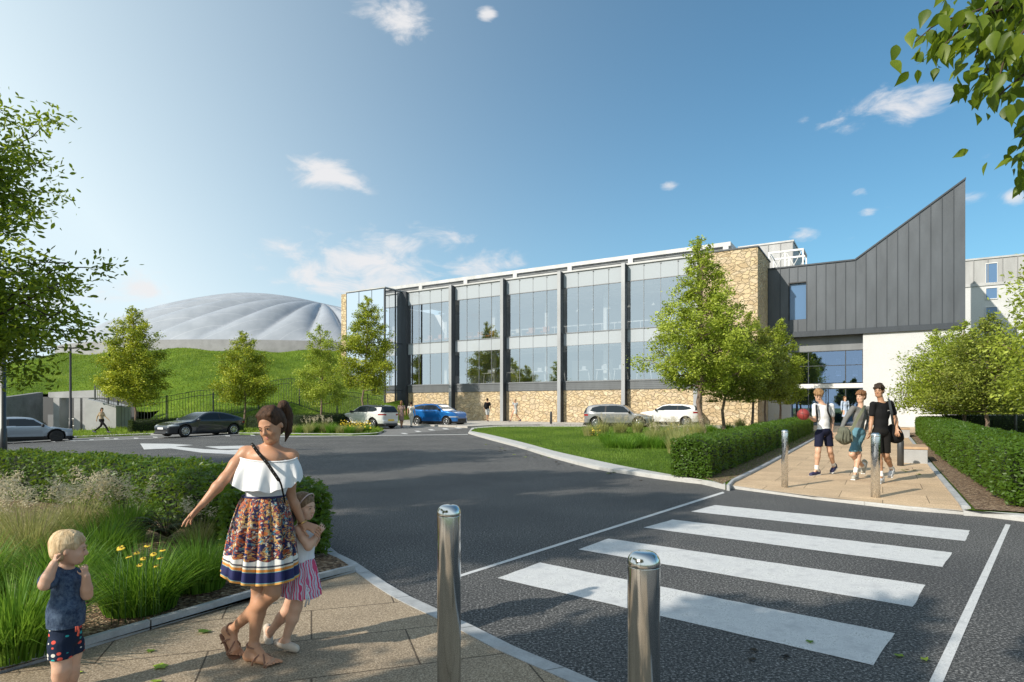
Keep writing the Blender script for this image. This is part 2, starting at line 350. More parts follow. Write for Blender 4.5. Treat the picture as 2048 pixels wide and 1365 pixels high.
# ---------------------------------------------------------------- ground sheets
def crom(pts, n=8):
    pts = [np.array(p, float) for p in pts]; out = []
    for i in range(len(pts)-1):
        p0 = pts[max(i-1, 0)]; p1 = pts[i]; p2 = pts[i+1]; p3 = pts[min(i+2, len(pts)-1)]
        for k in range(n):
            u = k/n; out.append(.5*((2*p1)+(-p0+p2)*u+(2*p0-5*p1+4*p2-p3)*u*u+(-p0+3*p1-3*p2+p3)*u**3))
    out.append(pts[-1]); return [tuple(p) for p in out]
def resample(pts, step):
    pts = np.array(pts, float); d = np.r_[0, np.cumsum(np.hypot(*(np.diff(pts, axis=0).T)))]
    n = max(2, int(d[-1]/step)+1); q = np.linspace(0, d[-1], n)
    return [(np.interp(x, d, pts[:, 0]), np.interp(x, d, pts[:, 1])) for x in q]
def inside(poly, x, y):
    poly = np.asarray(poly); c = np.zeros(np.shape(x), bool); j = len(poly)-1
    for i in range(len(poly)):
        xi, yi = poly[i]; xj, yj = poly[j]
        m = ((yi > y) != (yj > y)) & (x < (xj-xi)*(y-yi)/((yj-yi) if yj != yi else 1e-9)+xi); c ^= m; j = i
    return c
def sheet(name, poly, off, mat, kind='structure', skirt=0.0, step=4.0, zf=None, label=None, parent=None):
    bm = bmesh.new(); f = bm.faces.new([bm.verts.new((x, y, 0)) for x, y in poly])
    bm.faces.ensure_lookup_table()
    bmesh.ops.triangulate(bm, faces=bm.faces[:])
    xs = [p[0] for p in poly]; ys = [p[1] for p in poly]
    for ax, lo, hi in ((0, min(xs), max(xs)), (1, min(ys), max(ys))):
        v = math.ceil(lo/step)*step
        while v < hi:
            if v > lo+1e-4:
                co = [0, 0, 0]; co[ax] = v; no = [0, 0, 0]; no[ax] = 1
                bmesh.ops.bisect_plane(bm, geom=bm.verts[:]+bm.edges[:]+bm.faces[:], plane_co=co, plane_no=no, dist=1e-5)
            v += step
    bmesh.ops.recalc_face_normals(bm, faces=bm.faces)
    for f in bm.faces:
        if f.normal.z < 0: f.normal_flip()
    zf = zf or (lambda x, y: g(x, y)+off)
    for v in bm.verts: v.co.z = zf(v.co.x, v.co.y)
    if skirt:
        be = [e for e in bm.edges if e.is_boundary]
        r = bmesh.ops.extrude_edge_only(bm, edges=be)
        for v in [q for q in r['geom'] if isinstance(q, bmesh.types.BMVert)]: v.co.z -= skirt
    me = bpy.data.meshes.new(name); bm.to_mesh(me); bm.free(); me.materials.append(mat)
    o = bpy.data.objects.new(name, me); COL.objects.link(o)
    if kind: o['kind'] = kind
    if label: o['label'] = label
    if parent: o.parent = parent
    return o
def kerb_run(name, outer, inner, h, mat, seg=.9, gap=.006, base=-.05):
    """kerb stones laid between two lines; each a block with a joint"""
    L = np.array(outer, float); d = np.r_[0, np.cumsum(np.hypot(*(np.diff(L, axis=0).T)))]
    I = np.array(inner, float); di = np.r_[0, np.cumsum(np.hypot(*(np.diff(I, axis=0).T)))]
    n = max(1, int(round(d[-1]/seg))); vs = []; fs = []
    fo = lambda q: (np.interp(q*d[-1], d, L[:, 0]), np.interp(q*d[-1], d, L[:, 1]))
    fi = lambda q: (np.interp(q*di[-1], di, I[:, 0]), np.interp(q*di[-1], di, I[:, 1]))
    for k in range(n):
        a = (k+gap/seg)/n; b = (k+1-gap/seg)/n
        sub = 2; o = len(vs)
        for j in range(sub+1):
            q = a+(b-a)*j/sub; x0, y0 = fo(q); x1, y1 = fi(q)
            mx, my = x0+(x1-x0)*.16, y0+(y1-y0)*.16
            vs += [(x0, y0, g(x0, y0)+base), (x0, y0, g(x0, y0)+h-.02), (mx, my, g(x0, y0)+h), (x1, y1, g(x1, y1)+h), (x1, y1, g(x1, y1)+base)]
        for j in range(sub):
            for i in range(4): fs.append([o+j*5+i, o+j*5+i+1, o+(j+1)*5+i+1, o+(j+1)*5+i])
        fs.append([o+i for i in range(5)]); fs.append([o+sub*5+i for i in range(4, -1, -1)])
    me = bpy.data.meshes.new(name); me.from_pydata(vs, [], fs); me.update()
    bm = bmesh.new(); bm.from_mesh(me); bmesh.ops.recalc_face_normals(bm, faces=bm.faces); bm.to_mesh(me); bm.free()
    me.materials.append(mat); o = bpy.data.objects.new(name, me); COL.objects.link(o); o['kind'] = 'structure'; return o

# wide ground out to the horizon
_vx = sorted(set([-3000, -1200, -500, -200, -100, -70, -60]+list(range(-56, 64, 4))+[80, 120, 300, 900, 3000]+[-14]))
_vy = sorted(set([-2500, -800, -250, -80, -40, -20]+list(range(-16, 64, 4))+[60, 80, 120, 250, 600, 1500, 4500]))
_V = [(x, y, g(x, y)-.04) for y in _vy for x in _vx]; nx = len(_vx)
_F = [(j*nx+i, j*nx+i+1, (j+1)*nx+i+1, (j+1)*nx+i) for j in range(len(_vy)-1) for i in range(nx-1)]
o = mesh_np('ground', _V, [np.array(_F)], TURF); o['kind'] = 'structure'
sheet('road', [(-60, -16), (40, -16), (40, 60), (-60, 60)], 0, ASPHALT)

# near left pavement / planting bed
near_out = [(1300, 1440), (1164, 1365), (1088, 1331), (1015, 1299), (925, 1252), (840, 1213), (785, 1182), (740, 1151), (704, 1127), (666, 1108)]
no = [gp(x, y, .0) for x, y in near_out]
no = no+[(-2.45, 7.75), (-3.6, 9.1), (-5.6, 10.7), (-8.5, 12.3), (-12, 13.3), (-18, 13.8), (-30, 14)]
no = crom([(1.3, 1.2)]+no, 6)
def offset_line(L, w):
    L = np.array(L); t = np.gradient(L, axis=0); t /= np.hypot(t[:, 0], t[:, 1])[:, None]
    nrm = np.stack([-t[:, 1], t[:, 0]], 1); return [tuple(p) for p in L+nrm*w]
ni = offset_line(no, .14)
kerb_run('kerb', no, ni, .055, KERB, .9)
edg = [gp(x, y, .12) for x, y in [(687, 1131), (512, 1178), (420, 1206), (300, 1240), (160, 1280), (0, 1325)]]
edg = edg+[(edg[-1][0]-1.6, edg[-1][1]-.42), (edg[-1][0]-8, edg[-1][1]-2.4)]
# where the edging meets the kerb
ei = min(range(len(ni)), key=lambda i: (ni[i][0]-edg[0][0])**2+(ni[i][1]-edg[0][1])**2)
edg[0] = ni[ei]
pavepoly = ni[:ei+1]+edg[1:]+[(-14, -6), (1.5, -6)]
sheet('pavement', pavepoly, .05, PAVE_NEAR)
bedpoly = edg[::-1]+ni[ei+1:]+[(-30, 6)]
sheet('planting_bed', bedpoly, .07, MULCH)
e_in = offset_line(edg, -.055)
kerb_run('edging', e_in[::-1], edg[::-1], .115, KERB, .9)

# island with the lawn, left of the path
lo = [gp(x, y, 0) for x, y in [(936.6, 868), (973, 878.6), (1040.6, 896.8), (1105, 916.7), (1193, 939.5), (1281, 953), (1325, 960), (1398, 968.5), (1451, 974)]]
lo = crom(lo, 6)
li = [gp(x, y, .1) for x, y in [(941, 862.5), (973, 868), (1047, 885.5), (1112, 903), (1228, 928.5), (1328, 947), (1398, 958.5), (1451, 970)]]
li = crom(li, 6)
kerb_run('kerb', lo, li, .1, KERB_L, 1.8)
back = [gp(x, y, .1) for x, y in [(950, 857), (1000, 853.5), (1200, 853.5), (1330, 853), (1420, 851.5)]]
island = li+[P(24.0, -31.4)]+[P(23.95, -20), P(23.9, -6)]+[P(17.5, -5)]+back[::-1]
sheet('lawn', island, .085, TURF, skirt=.1)
kerb_run('kerb', [gp(936.6, 868)]+[gp(x, y, 0) for x, y in [(944, 858), (1000, 854.5), (1200, 854.5), (1330, 854), (1420, 852.5)]], [li[0]]+back, .1, KERB_L, 2)
# path between the hedges
pathpoly = [gp(1451, 972, .04), gp(1625, 995, .04), gp(1840, 1018, .04), gp(1926, 1025, .04), P(27.75, -32.8), P(27.75, -6), P(33, -6), P(33, 4.2), P(14, 4.2), P(14, -6), P(23.97, -6), P(23.97, -32)]
sheet('path', pathpoly, .06, PAVE_PATH)
kerb_run('kerb', [gp(x, y, .0) for x, y in [(1451, 976), (1625, 999), (1840, 1024), (1928, 1030)]], [gp(x, y, .055) for x, y in [(1451, 970), (1625, 993), (1840, 1016), (1926, 1022)]], .062, KERB_L, 1.2)
kl = [gp(1453, 971, .1), gp(1466, 957, .1), P(24.0, -31.2), P(24, -26), P(24, -6)]; kl2 = [(x+.03, y-.08) for x, y in kl[:2]]+[P(24.1, -31.2), P(24.1, -26), P(24.1, -6)]
kerb_run('edging', kl2, kl, .11, KERB, 1.0)
kr = [P(27.75, -33.2), P(27.75, -30), P(27.75, -6)]; kr2 = [P(27.87, -33.2), P(27.87, -30), P(27.87, -6)]
kerb_run('edging', kr2[::-1], kr[::-1], .09, KERB, 1.0)
sheet('planting_bed', [P(22.7, -30.4), li[-2], P(23.99, -31.6), P(23.99, -6), P(22.7, -6)], .105, MULCH)
# right island
ro = [gp(x, y, 0) for x, y in [(1926, 1029), (2048, 1044)]]
rdir = (ro[1][0]-ro[0][0], ro[1][1]-ro[0][1]); ro.append((ro[1][0]+rdir[0]*6, ro[1][1]+rdir[1]*6))
ri = [gp(x, y, .07) for x, y in [(1926, 1022), (2048, 1029)]]; ri.append((ri[1][0]+rdir[0]*6.2, ri[1][1]+rdir[1]*6.2))
kerb_run('kerb', ro, ri, .08, KERB_L, 1.2)
right = [ri[0], ri[1], ri[2], (30, 14), (44, 20), (44, 44), P(33, -6), P(27.87, -6), P(27.87, -33.4)]
sheet('lawn', right, .08, TURF)
sheet('planting_bed', [P(27.88, -33.6), (ri[1][0], ri[1][1]+.02), (ri[2][0], ri[2][1]+.02), P(30.3, -36), P(29.9, -6), P(27.88, -6)], .1, MULCH)
# footway along the stone wall
fw = [P(-12.2, 0), P(19.4, 0), P(19.4, -5.4), (gp(1175, 849, .12)), (gp(1080, 849, .12)), gp(985, 850.5, .12), gp(935, 853, .12), P(-12.2, -7.2)]
def fz(x, y):
    t, s = ts(x, y); return g(x, y)+.12-.04*min(max(s+3, 0), 3)/3
sheet('pavement', fw, .12, PAVE_FAR, skirt=.12)
# paler parking band on the left and its little marks
bay = [gp(x, y) for x, y in [(-60, 892), (0, 888.5), (130, 882), (250, 877), (395, 872), (480, 871), (560, 872.5), (700, 872), (795, 870), (870, 863), (936, 857), (945, 853.5), (930, 849), (820, 846), (560, 860), (150, 872), (-60, 882)]]
sheet('parking_bay', bay, .004, BAY)
marks = MB()
def quadmark(pts, off=.008, m=0):
    w = [gp(x, y) for x, y in pts]; marks.add([(x, y, g(x, y)+off) for x, y in w], [tuple(range(len(w)))], m)
def markobj(name, polys, label=None, off=.004):
    o = None; bm = bmesh.new()
    for pts in polys:
        bm.faces.new([bm.verts.new((*p, 0)) for p in pts])
    bmesh.ops.triangulate(bm, faces=bm.faces[:])
    for ax in (0, 1):
        for v in range(-60, 62, 4):
            co = [0, 0, 0]; co[ax] = v; nn = [0, 0, 0]; nn[ax] = 1
            bmesh.ops.bisect_plane(bm, geom=bm.verts[:]+bm.edges[:]+bm.faces[:], plane_co=co, plane_no=nn, dist=1e-5)
    for v in bm.verts: v.co.z = g(v.co.x, v.co.y)+off
    for f in bm.faces:
        f.normal_update()
        if f.normal.z < 0: f.normal_flip()
    me = bpy.data.meshes.new(name); bm.to_mesh(me); bm.free(); me.materials.append(PAINT)
    o = bpy.data.objects.new(name, me); COL.objects.link(o); o['kind'] = 'structure'; return o
def rag(quad, step=.12, amp=.006):
    """slightly ragged edges on a painted stripe"""
    out = []
    for i in range(len(quad)):
        a = np.array(quad[i]); b = np.array(quad[(i+1) % len(quad)]); n = max(1, int(np.hypot(*(b-a))/step))
        nr = np.array([-(b-a)[1], (b-a)[0]]); nr = nr/(np.hypot(*nr)+1e-9)
        for k in range(n): out.append(tuple(a+(b-a)*k/n+nr*random.uniform(-amp, amp)*(k > 0)))
    return out
stripes = [[(995, 1157), (1080, 1126), (1790, 1268), (1747, 1332)], [(1157, 1100), (1217, 1078), (1851, 1171), (1825, 1215)],
           [(1287, 1056), (1345, 1040), (1904, 1106), (1885, 1135)], [(1382, 1024), (1430, 1011), (1940, 1062), (1930, 1083)]]
markobj('zebra_stripes', [rag([gp(x, y) for x, y in q]) for q in stripes])
markobj('road_line', [[gp(x, y) for x, y in q] for q in [[(874, 1165), (1446, 984), (1449, 987), (880, 1168)], [(2011, 1049), (2021, 1050.5), (1885, 1368), (1857, 1368)]]])
markobj('road_arrow', [[gp(x, y) for x, y in q] for q in [
    [(280, 887.6), (334.5, 888), (387, 890.8), (351.6, 893.7), (410, 899), (455, 901), (500, 899), (560, 900), (560, 910), (471, 909.6), (403, 906), (342, 897.4), (288, 899.8)],
    [(410, 893.7), (483, 892), (560, 892), (560, 896), (483, 898), (440, 898.5)]]])
dash = []
for cx, cy in [(22, 887), (61, 885), (105, 883.6), (145, 882), (183, 880), (213, 876.5), (232, 878.3), (272, 877), (310, 875), (455, 872.5), (505, 871)]:
    dash.append([gp(cx-5, cy-.9), gp(cx+4, cy-.4), gp(cx+6, cy+1.2), gp(cx-3, cy+.9)])
for cx, cy in [(808, 868), (835, 863.5), (862, 860.5), (890, 858.5), (915, 856.5)]:
    dash.append([gp(cx-7, cy-1.2), gp(cx+2, cy-1.2), gp(cx+9, cy+1), gp(cx-1, cy+1)])
markobj('parking_mark', dash, off=.010)
markobj('road_line', [[gp(x, y) for x, y in q] for q in [[(560, 873.6), (936, 869.2), (936, 870), (560, 874.6)], [(130, 882.4), (460, 871.6), (460, 872.2), (130, 883.2)]]], off=.008)
# grass verge on the far left, up to the mound
verge = [gp(x, y, .1) for x, y in [(-400, 900), (-60, 887), (0, 882.5), (145, 873.5), (330, 866.5), (470, 863), (481, 866.5), (590, 867.5), (705, 868.5), (752, 867), (768, 861), (752, 850), (812, 846.5)]]
verge += [P(-12.4, -3.4), P(-12.4, -2.7), P(-30, -2.7), (-40, 60), (-59, 60), (-59, 30)]
sheet('verge', verge, .09, MOUNDG, skirt=.1)
vo_ = [gp(x, y, 0) for x, y in [(-400, 903), (-60, 889), (0, 884.5), (145, 875.5), (330, 868.5), (470, 865), (481, 869), (590, 870.3), (705, 871.4), (757, 869.4), (770, 863)]]
vi_ = [gp(x, y, .1) for x, y in [(-400, 900), (-60, 887), (0, 882.5), (145, 873.5), (330, 866.5), (470, 863), (481, 866.5), (590, 867.5), (705, 868.5), (752, 867), (768, 861)]]
kerb_run('kerb', vo_, vi_, .1, KERB_L, 2)

# ---------------------------------------------------------------- mound
EX, EY, EA, EB = -34.0, 83.0, 25.5, 14.0
_th = np.linspace(0, 2*np.pi, 240, endpoint=False); _el = np.stack([EX+EA*np.cos(_th), EY+EB*np.sin(_th)], 1)
def ell_dist(x, y):
    x = np.atleast_1d(x); y = np.atleast_1d(y)
    d = np.sqrt(((x[:, None]-_el[:, 0])**2+(y[:, None]-_el[:, 1])**2)).min(1)
    ins = ((x-EX)/EA)**2+((y-EY)/EB)**2 < 1
    return np.where(ins, -d, d)
def mound_h(x, y):
    x = np.atleast_1d(np.asarray(x, float)); y = np.atleast_1d(np.asarray(y, float))
    d = ell_dist(x, y); t = (x-FX)*UX+(y-FY)*UY; s = (x-FX)*WX+(y-FY)*WY
    h = 8.15-.245*np.maximum(d, -3)
    h -= .36*np.clip(-54-x, 0, 60)*np.clip(d/3, 0, 1)
    h += .28*np.sin(x*.31+1)*np.sin(y*.27+.6)+.14*np.sin(x*.9+y*.5)
    h -= .33*np.clip(x+17, 0, 50)*np.clip((78-y)/14, 0, 1)+1.2*np.clip(x+10.4, 0, 50)
    h -= 1.9*np.exp(-((x+28.5)**2/30+(y-44)**2/26))          # cut by the sunken doorway
    h -= 1.5*np.clip((40.5-y)/4, 0, 1)*(x < -20)
    base = gv(x, y)+.02
    k = .8; hh = np.clip(.5+.5*(h-base)/k, 0, 1); return base*(1-hh)+h*hh+k*hh*(1-hh)-.06
def mh(x, y): return float(mound_h(x, y)[0])
mx = np.arange(-100, -5.9, .8); my = np.concatenate([np.arange(35, 75, .7), np.arange(75, 112, 1.5)])
GX, GY = np.meshgrid(mx, my); gz_ = mound_h(GX.ravel(), GY.ravel())
n_ = len(mx); idx = np.arange(len(my)*n_).reshape(len(my), n_)
F = np.stack([idx[:-1, :-1], idx[:-1, 1:], idx[1:, 1:], idx[1:, :-1]], -1).reshape(-1, 4)
tt = (GX-FX)*UX+(GY-FY)*UY; ss = (GX-FX)*WX+(GY-FY)*WY
ok = np.ones(len(F), bool)
# keep the doorway pit open
cxm = GX.ravel()[F].mean(1); cym = GY.ravel()[F].mean(1)
ok &= ~((cxm > -36) & (cxm < -27.2) & (cym > 40.2) & (cym < 47.5))
o = mesh_np('mound', np.stack([GX.ravel(), GY.ravel(), gz_], 1), [F[ok]], MOUNDG, smooth=True); o['kind'] = 'structure'
bm = bmesh.new(); bm.from_mesh(o.data)
for t_, s__ , nn in ((-12.28, 0, (UX, UY, 0)), (0, -.3, (WX, WY, 0)), (0, -2.63, (WX, WY, 0)), (-17.95, 0, (UX, UY, 0))):
    bmesh.ops.bisect_plane(bm, geom=bm.verts[:]+bm.edges[:]+bm.faces[:], plane_co=P(t_, s__, 0), plane_no=nn, dist=1e-4)
kill = []
for f in bm.faces:
    c_ = f.calc_center_median(); t_, s__ = ts(c_.x, c_.y)
    if (t_ > -12.28 and s__ > -.3) or (t_ > -17.95 and s__ > -2.63 and t_ < -12.28): kill.append(f)
bmesh.ops.delete(bm, geom=kill, context='FACES'); bm.to_mesh(o.data); bm.free()

# distant hills
A = Mat('hill_woods', rough=.95); nn = A.noise(A.pos(), .01, 5); A.set('Base Color', A.ramp(nn, [(.35, (.05, .09, .05)), (.65, (.12, .17, .09))])); HILL = A.m
hp = []; hf = []
for k in range(60):
    a = math.radians(-62+k*1.15); 
    for j, (R, h) in enumerate(((2300, -20), (2700, 1), (3300, .9), (3900, -20))):
        hh = h if h < 0 else (130+45*math.sin(k*.33)+22*math.sin(k*.9+1))*(1 if h == 1 else .8)
        hp.append((R*math.sin(a), R*math.cos(a), hh))
hf = [(k*4+j, (k+1)*4+j, (k+1)*4+j+1, k*4+j+1) for k in range(59) for j in range(3)]
o = mesh_np('hills', hp, [np.array(hf)], HILL, smooth=True); o['kind'] = 'structure'
# ---------------------------------------------------------------- the long glass and stone building
Bd = empty('glass_building', P(0, 0, .4), 0, 'long glass fronted building on a rubble stone base with dark steel fins', 'building')
BLOC = Vector(P(0, 0, .4))
def bpart(mb, name, mats, parent=None, bevel=0):
    o = mb.build(name, mats, None, bevel)
    p = parent or Bd; o.parent = p
    o.location = -BLOC if p is Bd else (0, 0, 0)
    return o
ZT, ZB, ZC, ZM, ZD, ZE = 12.5, 11.26, 7.62, 6.60, 3.71, 3.02
T0, T1, T2 = -11.9, 15.35, 19.38
fins = [-6.27+5.42*i for i in range(5)]
# stone base, tall stone pier and the return of it. one wall mesh, object coordinates
m = MB(); m.fbox(T0, T1, .02, .5, -.2, ZE); w = m.build('stone_wall', STONE); w.location = (0, 0, 0)
# rotate the texture frame: build stone in facade frame so the pattern lies in the wall plane
def fstone(name, boxes, parent, extra=None):
    """boxes in facade frame (t0,t1,s0,s1,z0,z1); local axes = (t, s->z swap) so voronoi runs along t and z"""
    mb = MB()
    for (a, b, c, d, e, f) in boxes:
        mb.box(((a+b)/2, (c+d)/2, (e+f)/2), (b-a, d-c, f-e))
    o = mb.build(name, STONE, None); o.parent = parent
    R = Matrix.Rotation(FROT, 4, 'Z'); M = Matrix.Translation(Vector(P(0, 0, 0)))@R
    o.matrix_parent_inverse = Matrix.Translation(parent.location).inverted(); o.matrix_basis = M
    return o
bpy.data.objects.remove(w)
fstone('stone_wall', [(T0, T1, .02, .5, -.2, ZE), (T1, T2, -.06, .5, -.2, 12.62), (T2-.5, T2, .5, 5.2, -.2, 12.62)], Bd)
m = MB(); m.fbox(T1-.05, T2+.06, -.12, .56, 12.62, 12.72); m.fbox(T2-.56, T2+.06, .56, 5.3, 12.62, 12.72); bpart(m, 'coping', DARKST)
# dark band over the stone
m = MB()
for z in (3.06, 3.20, 3.34, 3.48): m.fbox(T0, T1, -.05, .4, z, z+.125)
m.fbox(T0, T1, -.02, .3, 3.0, 3.66); m.fbox(T0, T1, -.10, .4, 3.63, 3.71); bpart(m, 'band', BAND)
# steel fins; sunlight on their fronts is painted in as paler steel
for t in fins:
    m = MB(); m.fbox(t-.24, t, -.575, .05, .3, ZT+.05); f = bpart(m, 'fin', [DARKST])
    m = MB(); m.fbox(t-.27, t+.02, -.60, -.578, .3, ZT+.06); bpart(m, 'sunlit_fin_front', [FIN_LIT], f)
# glazing
MULL = clad('mullion_grey', (.20, .21, .225), .5, .2)
edges_t = [T0, -9.1, -6.27]
bays = [(T0+.15, -6.51)]+[(fins[i], fins[i+1]-.24) for i in range(4)]
for bi, (a, b) in enumerate(bays):
    n = 4
    for z0, z1, nm, mt in ((ZB, ZT-.06, 'spandrel_panel', GLASS_SP), (ZC, ZB, 'window', GLASS), (ZM, ZC, 'spandrel_panel', GLASS_SP), (ZD, ZM, 'window', GLASS)):
        m = MB()
        for k in range(n):
            t0 = a+(b-a)*k/n; t1 = a+(b-a)*(k+1)/n
            tilt = random.uniform(-.004, .004)
            (m.fquad(t0+.012, t1-.012, .03+tilt, z0+.015, z1-.015) if mt is GLASS else m.fbox(t0+.012, t1-.012, .02+tilt, .036+tilt, z0+.015, z1-.015))
        bpart(m, nm, mt)
    m = MB()
    for k in range(1, n): t = a+(b-a)*k/n; m.fbox(t-.012, t+.012, .0, .12, ZD, ZT-.05)
    for z in (ZB, ZC, ZD+.02): m.fbox(a, b, -.03, .10, z-.03, z+.03)
    m.fbox(a, b, .0, .09, ZM-.012, ZM+.012)
    for k in range(1, n):
        t = a+(b-a)*k/n
        for z in (ZB, ZC, ZT-.12): m.fbox(t-.05, t+.05, -.05, -.025, z-.045, z+.03)
    bpart(m, 'mullions', [MULL])
m = MB(); m.fbox(T0, T1, -.10, .7, ZT, ZT+.12); m.fbox(T0, T1, .0, .5, ZT-.06, ZT); bpart(m, 'parapet', TRIM)
# interior: floors, ceilings, back wall, columns (seen through the glass)
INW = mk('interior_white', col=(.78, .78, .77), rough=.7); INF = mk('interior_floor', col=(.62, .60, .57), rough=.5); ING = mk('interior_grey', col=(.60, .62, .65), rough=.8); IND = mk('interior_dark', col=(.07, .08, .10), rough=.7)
m = MB(); m.fbox(T0+.1, T1, .5, 11, ZC-.25, ZC-.02); m.fbox(T0+.1, T1, .5, 11, ZD-.30, ZD-.06); bpart(m, 'floor_slab', [INF])
m = MB(); m.fbox(T0+.1, T1+3.4, .5, 14, ZT-.25, ZT-.02); bpart(m, 'roof', [INW])
m = MB(); m.fbox(T0-6, T1+3.4, 11, 11.2, -.2, ZT-.3); m.fbox(T1-.2, T1, .5, 11, -.2, ZT-.3); bpart(m, 'back_wall', [ING])
m = MB(); m.fbox(T0+.2, T1-.3, .6, 10.8, ZM+.25, ZM+.4); m.fbox(T0+.2, T1-.3, .6, 10.8, ZB+.2, ZB+.32); bpart(m, 'ceiling', [INW])
m = MB()
for t in np.arange(-9, 15, 5.42):
    for z0, z1 in ((ZD-.06, ZM+.25), (ZC-.02, ZB+.2)): m = MB(); m.fbox(t-.15, t+.15, 2.2, 2.5, z0, z1); bpart(m, 'column', [INW])
m = MB(); m.fbox(7.6, 15.2, 7.0, 7.2, ZD-.05, ZM+.2); m.fbox(7.5, 7.7, 3.2, 7.0, ZD-.05, ZM+.2); bpart(m, 'dark_partition', [IND])
m = MB(); m.fbox(-9, -3.5, 3, 3.15, ZD, ZM+.2); bpart(m, 'screen_partition', [IND])
for t in (-6, -2, 2.2, 5.2): m = MB(); m.fbox(t, t+2.2, 6.6, 6.72, ZD, ZD+2.2); bpart(m, 'white_partition', [WHITE])
m = MB()
for z in (ZB-.25, ZM-.05):
    for s_ in (1.6, 4.2): m.fbox(T0+.5, T1-.4, s_, s_+.12, z, z+.12)
for z in (ZB-.32, ZM-.12):
    for t in np.arange(-10, 15, 2.7): m.fbox(t, t+.06, 1, 8, z, z+.06)
bpart(m, 'ceiling_rail', [WHITE])
# balustrade/bench line upstairs
m = MB(); m.fbox(-2, 15, 2.6, 2.66, ZC+.9, ZC+.98)
for t in np.arange(-2, 15, 1.1): m.fbox(t, t+.05, 2.6, 2.66, ZC, ZC+.9)
bpart(m, 'balustrade', [WHITE])
# roof plant screen
m = MB(); SB = 2.6
zt = 13.93
m.fbox(-17.5, 17.05, SB, SB+.35, zt-.30, zt); m.fbox(-17.5, 17.05, SB, SB+.35, ZT, ZT+.28)
for t in [-12.4+5.42*i for i in range(6)]+[16.7]: m.fbox(t-.2, t+.2, SB-.003, SB+.3, ZT, zt-.3)
m.fbox(17.05-.35, 17.05, SB+.35, 12, zt-.42, zt); m.fbox(17.05-.35, 17.05, 11.5, 12, ZT, zt-.4)
ps = bpart(m, 'plant_screen', [TRIM])
m = MB()
for z in np.arange(ZT+.25, zt-.30, .11): m.fbox(-17.4, 16.8, SB+.16, SB+.22, z, z+.07)
for z in np.arange(ZT+.25, zt-.42, .11): m.fbox(16.8, 16.86, SB+.4, 12, z, z+.07)
m.fbox(-17.4, 16.8, SB+.4, SB+.44, ZT, zt-.42); bpart(m, 'louvre', [LOUV], ps)
m = MB(); m.fbox(-17.4, 17.0, SB+.5, 12, zt-.28, zt-.12); bpart(m, 'plant_roof', [TRIM])
# glazed corner box on the left
TB0, TB1, SF = -17.16, -12.28, -2.6
m = MB(); m.fquad(TB0, TB1, SF, 0, 12.5); bpart(m, 'corner_glass', [GLASS])
m = MB(); m.squad(TB1, SF+.03, 0, 0, 12.5); bpart(m, 'corner_glass', [glassmat('side_glass', (.80, .84, .85), .05)])
m = MB()
for t in (TB0, TB0+1.63, TB0+3.26): m.fbox(t-.02, t+.02, SF-.02, SF+.08, 0, 12.5)
m.fbox(TB1-.10, TB1+.05, SF-.05, SF+.08, 0, 12.56); m.fbox(TB1-.06, TB1+.03, SF+1.35, SF+1.5, 0, 12.5)
for z in (3.2, 7.6, 12.5):
    m.fbox(TB0, TB1, SF-.03, SF+.07, z, z+.07); m.fbox(TB1-.07, TB1+.035, SF, 0, z, z+.07)
bpart(m, 'corner_frame', [DARKST])
m = MB(); m.fbox(TB1+.0, T0+.16, -.35, .25, 0, 12.55); bpart(m, 'corner_post', [DARKST])
m = MB(); m.fbox(TB0, TB1-.2, SF+2.35, SF+2.5, 0, 11.3); m.fbox(TB1-.5, TB1-.35, SF+.6, 0, 0, 10.2); bpart(m, 'inner_wall', [WHITE])
m = MB(); m.fbox(TB0-.1, TB1+.06, SF-.06, 1.2, 12.57, 12.66); m.fbox(TB0, T0, 0, 8, 12.3, 12.45); bpart(m, 'corner_roof', [TRIM])
fstone('stone_pier', [(TB0-.75, TB0-.03, SF+.05, SF+1.2, 0, 12.5), (TB0-1.15, TB0-.75, SF+.5, SF+8, 0, 11.6), (TB0-.74, TB0-.1, SF+1.2, 11, 0, 12.3)], Bd)

# ---------------------------------------------------------------- entrance building with the swept zinc gable
Eb = empty('entrance_building', P(25, 4.27, .4), 0, 'dark zinc clad entrance block with a swept up gable over a white wall', 'building')
BLOC2 = Vector(P(25, 4.27, .4))
def epart(mb, name, mats, parent=None, bevel=0):
    o = mb.build(name, mats, None, bevel); p = parent or Eb; o.parent = p; o.location = -BLOC2 if p is Eb else (0, 0, 0); return o
S2 = 4.27; ZR = 11.88; TK, TR, ZP = 25.08, 31.3, 16.36
c1, c0, c2_, c3_ = 20.82, 20.86, 22.0, 22.02
# upper clad wall around the window opening: butt jointed prisms
m = MB()
m.fprism([(T2, 7.14), (20.84, 7.14), (20.84, ZR), (T2, ZR)], S2, S2+.3)
m.fprism([(20.84, 10.72), (22.0, 10.72), (22.0, ZR), (20.84, ZR)], S2, S2+.3)
m.fprism([(20.84, 7.14), (22.0, 7.14), (22.0, 8.01), (20.84, 8.01)], S2, S2+.3)
m.fprism([(22.0, 7.14), (TR, 7.14), (TR, ZP), (TK, ZR), (22.0, ZR)], S2, S2+.3)
m.fprism([(TR-.3, 7.14), (TR, 7.14), (TR, ZP), (TR-.3, ZP-.21)], S2+.3, S2+12)
epart(m, 'cladding', [CLAD])
def topz(t): return ZR if t < TK else ZR+(ZP-ZR)*(t-TK)/(TR-TK)
m = MB()
seams = [19.42, 20.24]+[20.84, 21.42]+[22.0+.62*k for k in range(0, 15)]
for t in seams:
    if t > TR-.2: continue
    if abs(t-21.42) < .01:
        m.fbox(t-.014, t+.014, S2-.045, S2, 10.74, ZR); m.fbox(t-.014, t+.014, S2-.045, S2, 7.16, 8.0)
    else: m.fbox(t-.016, t+.016, S2-.05, S2, 7.16, topz(t)-.01)
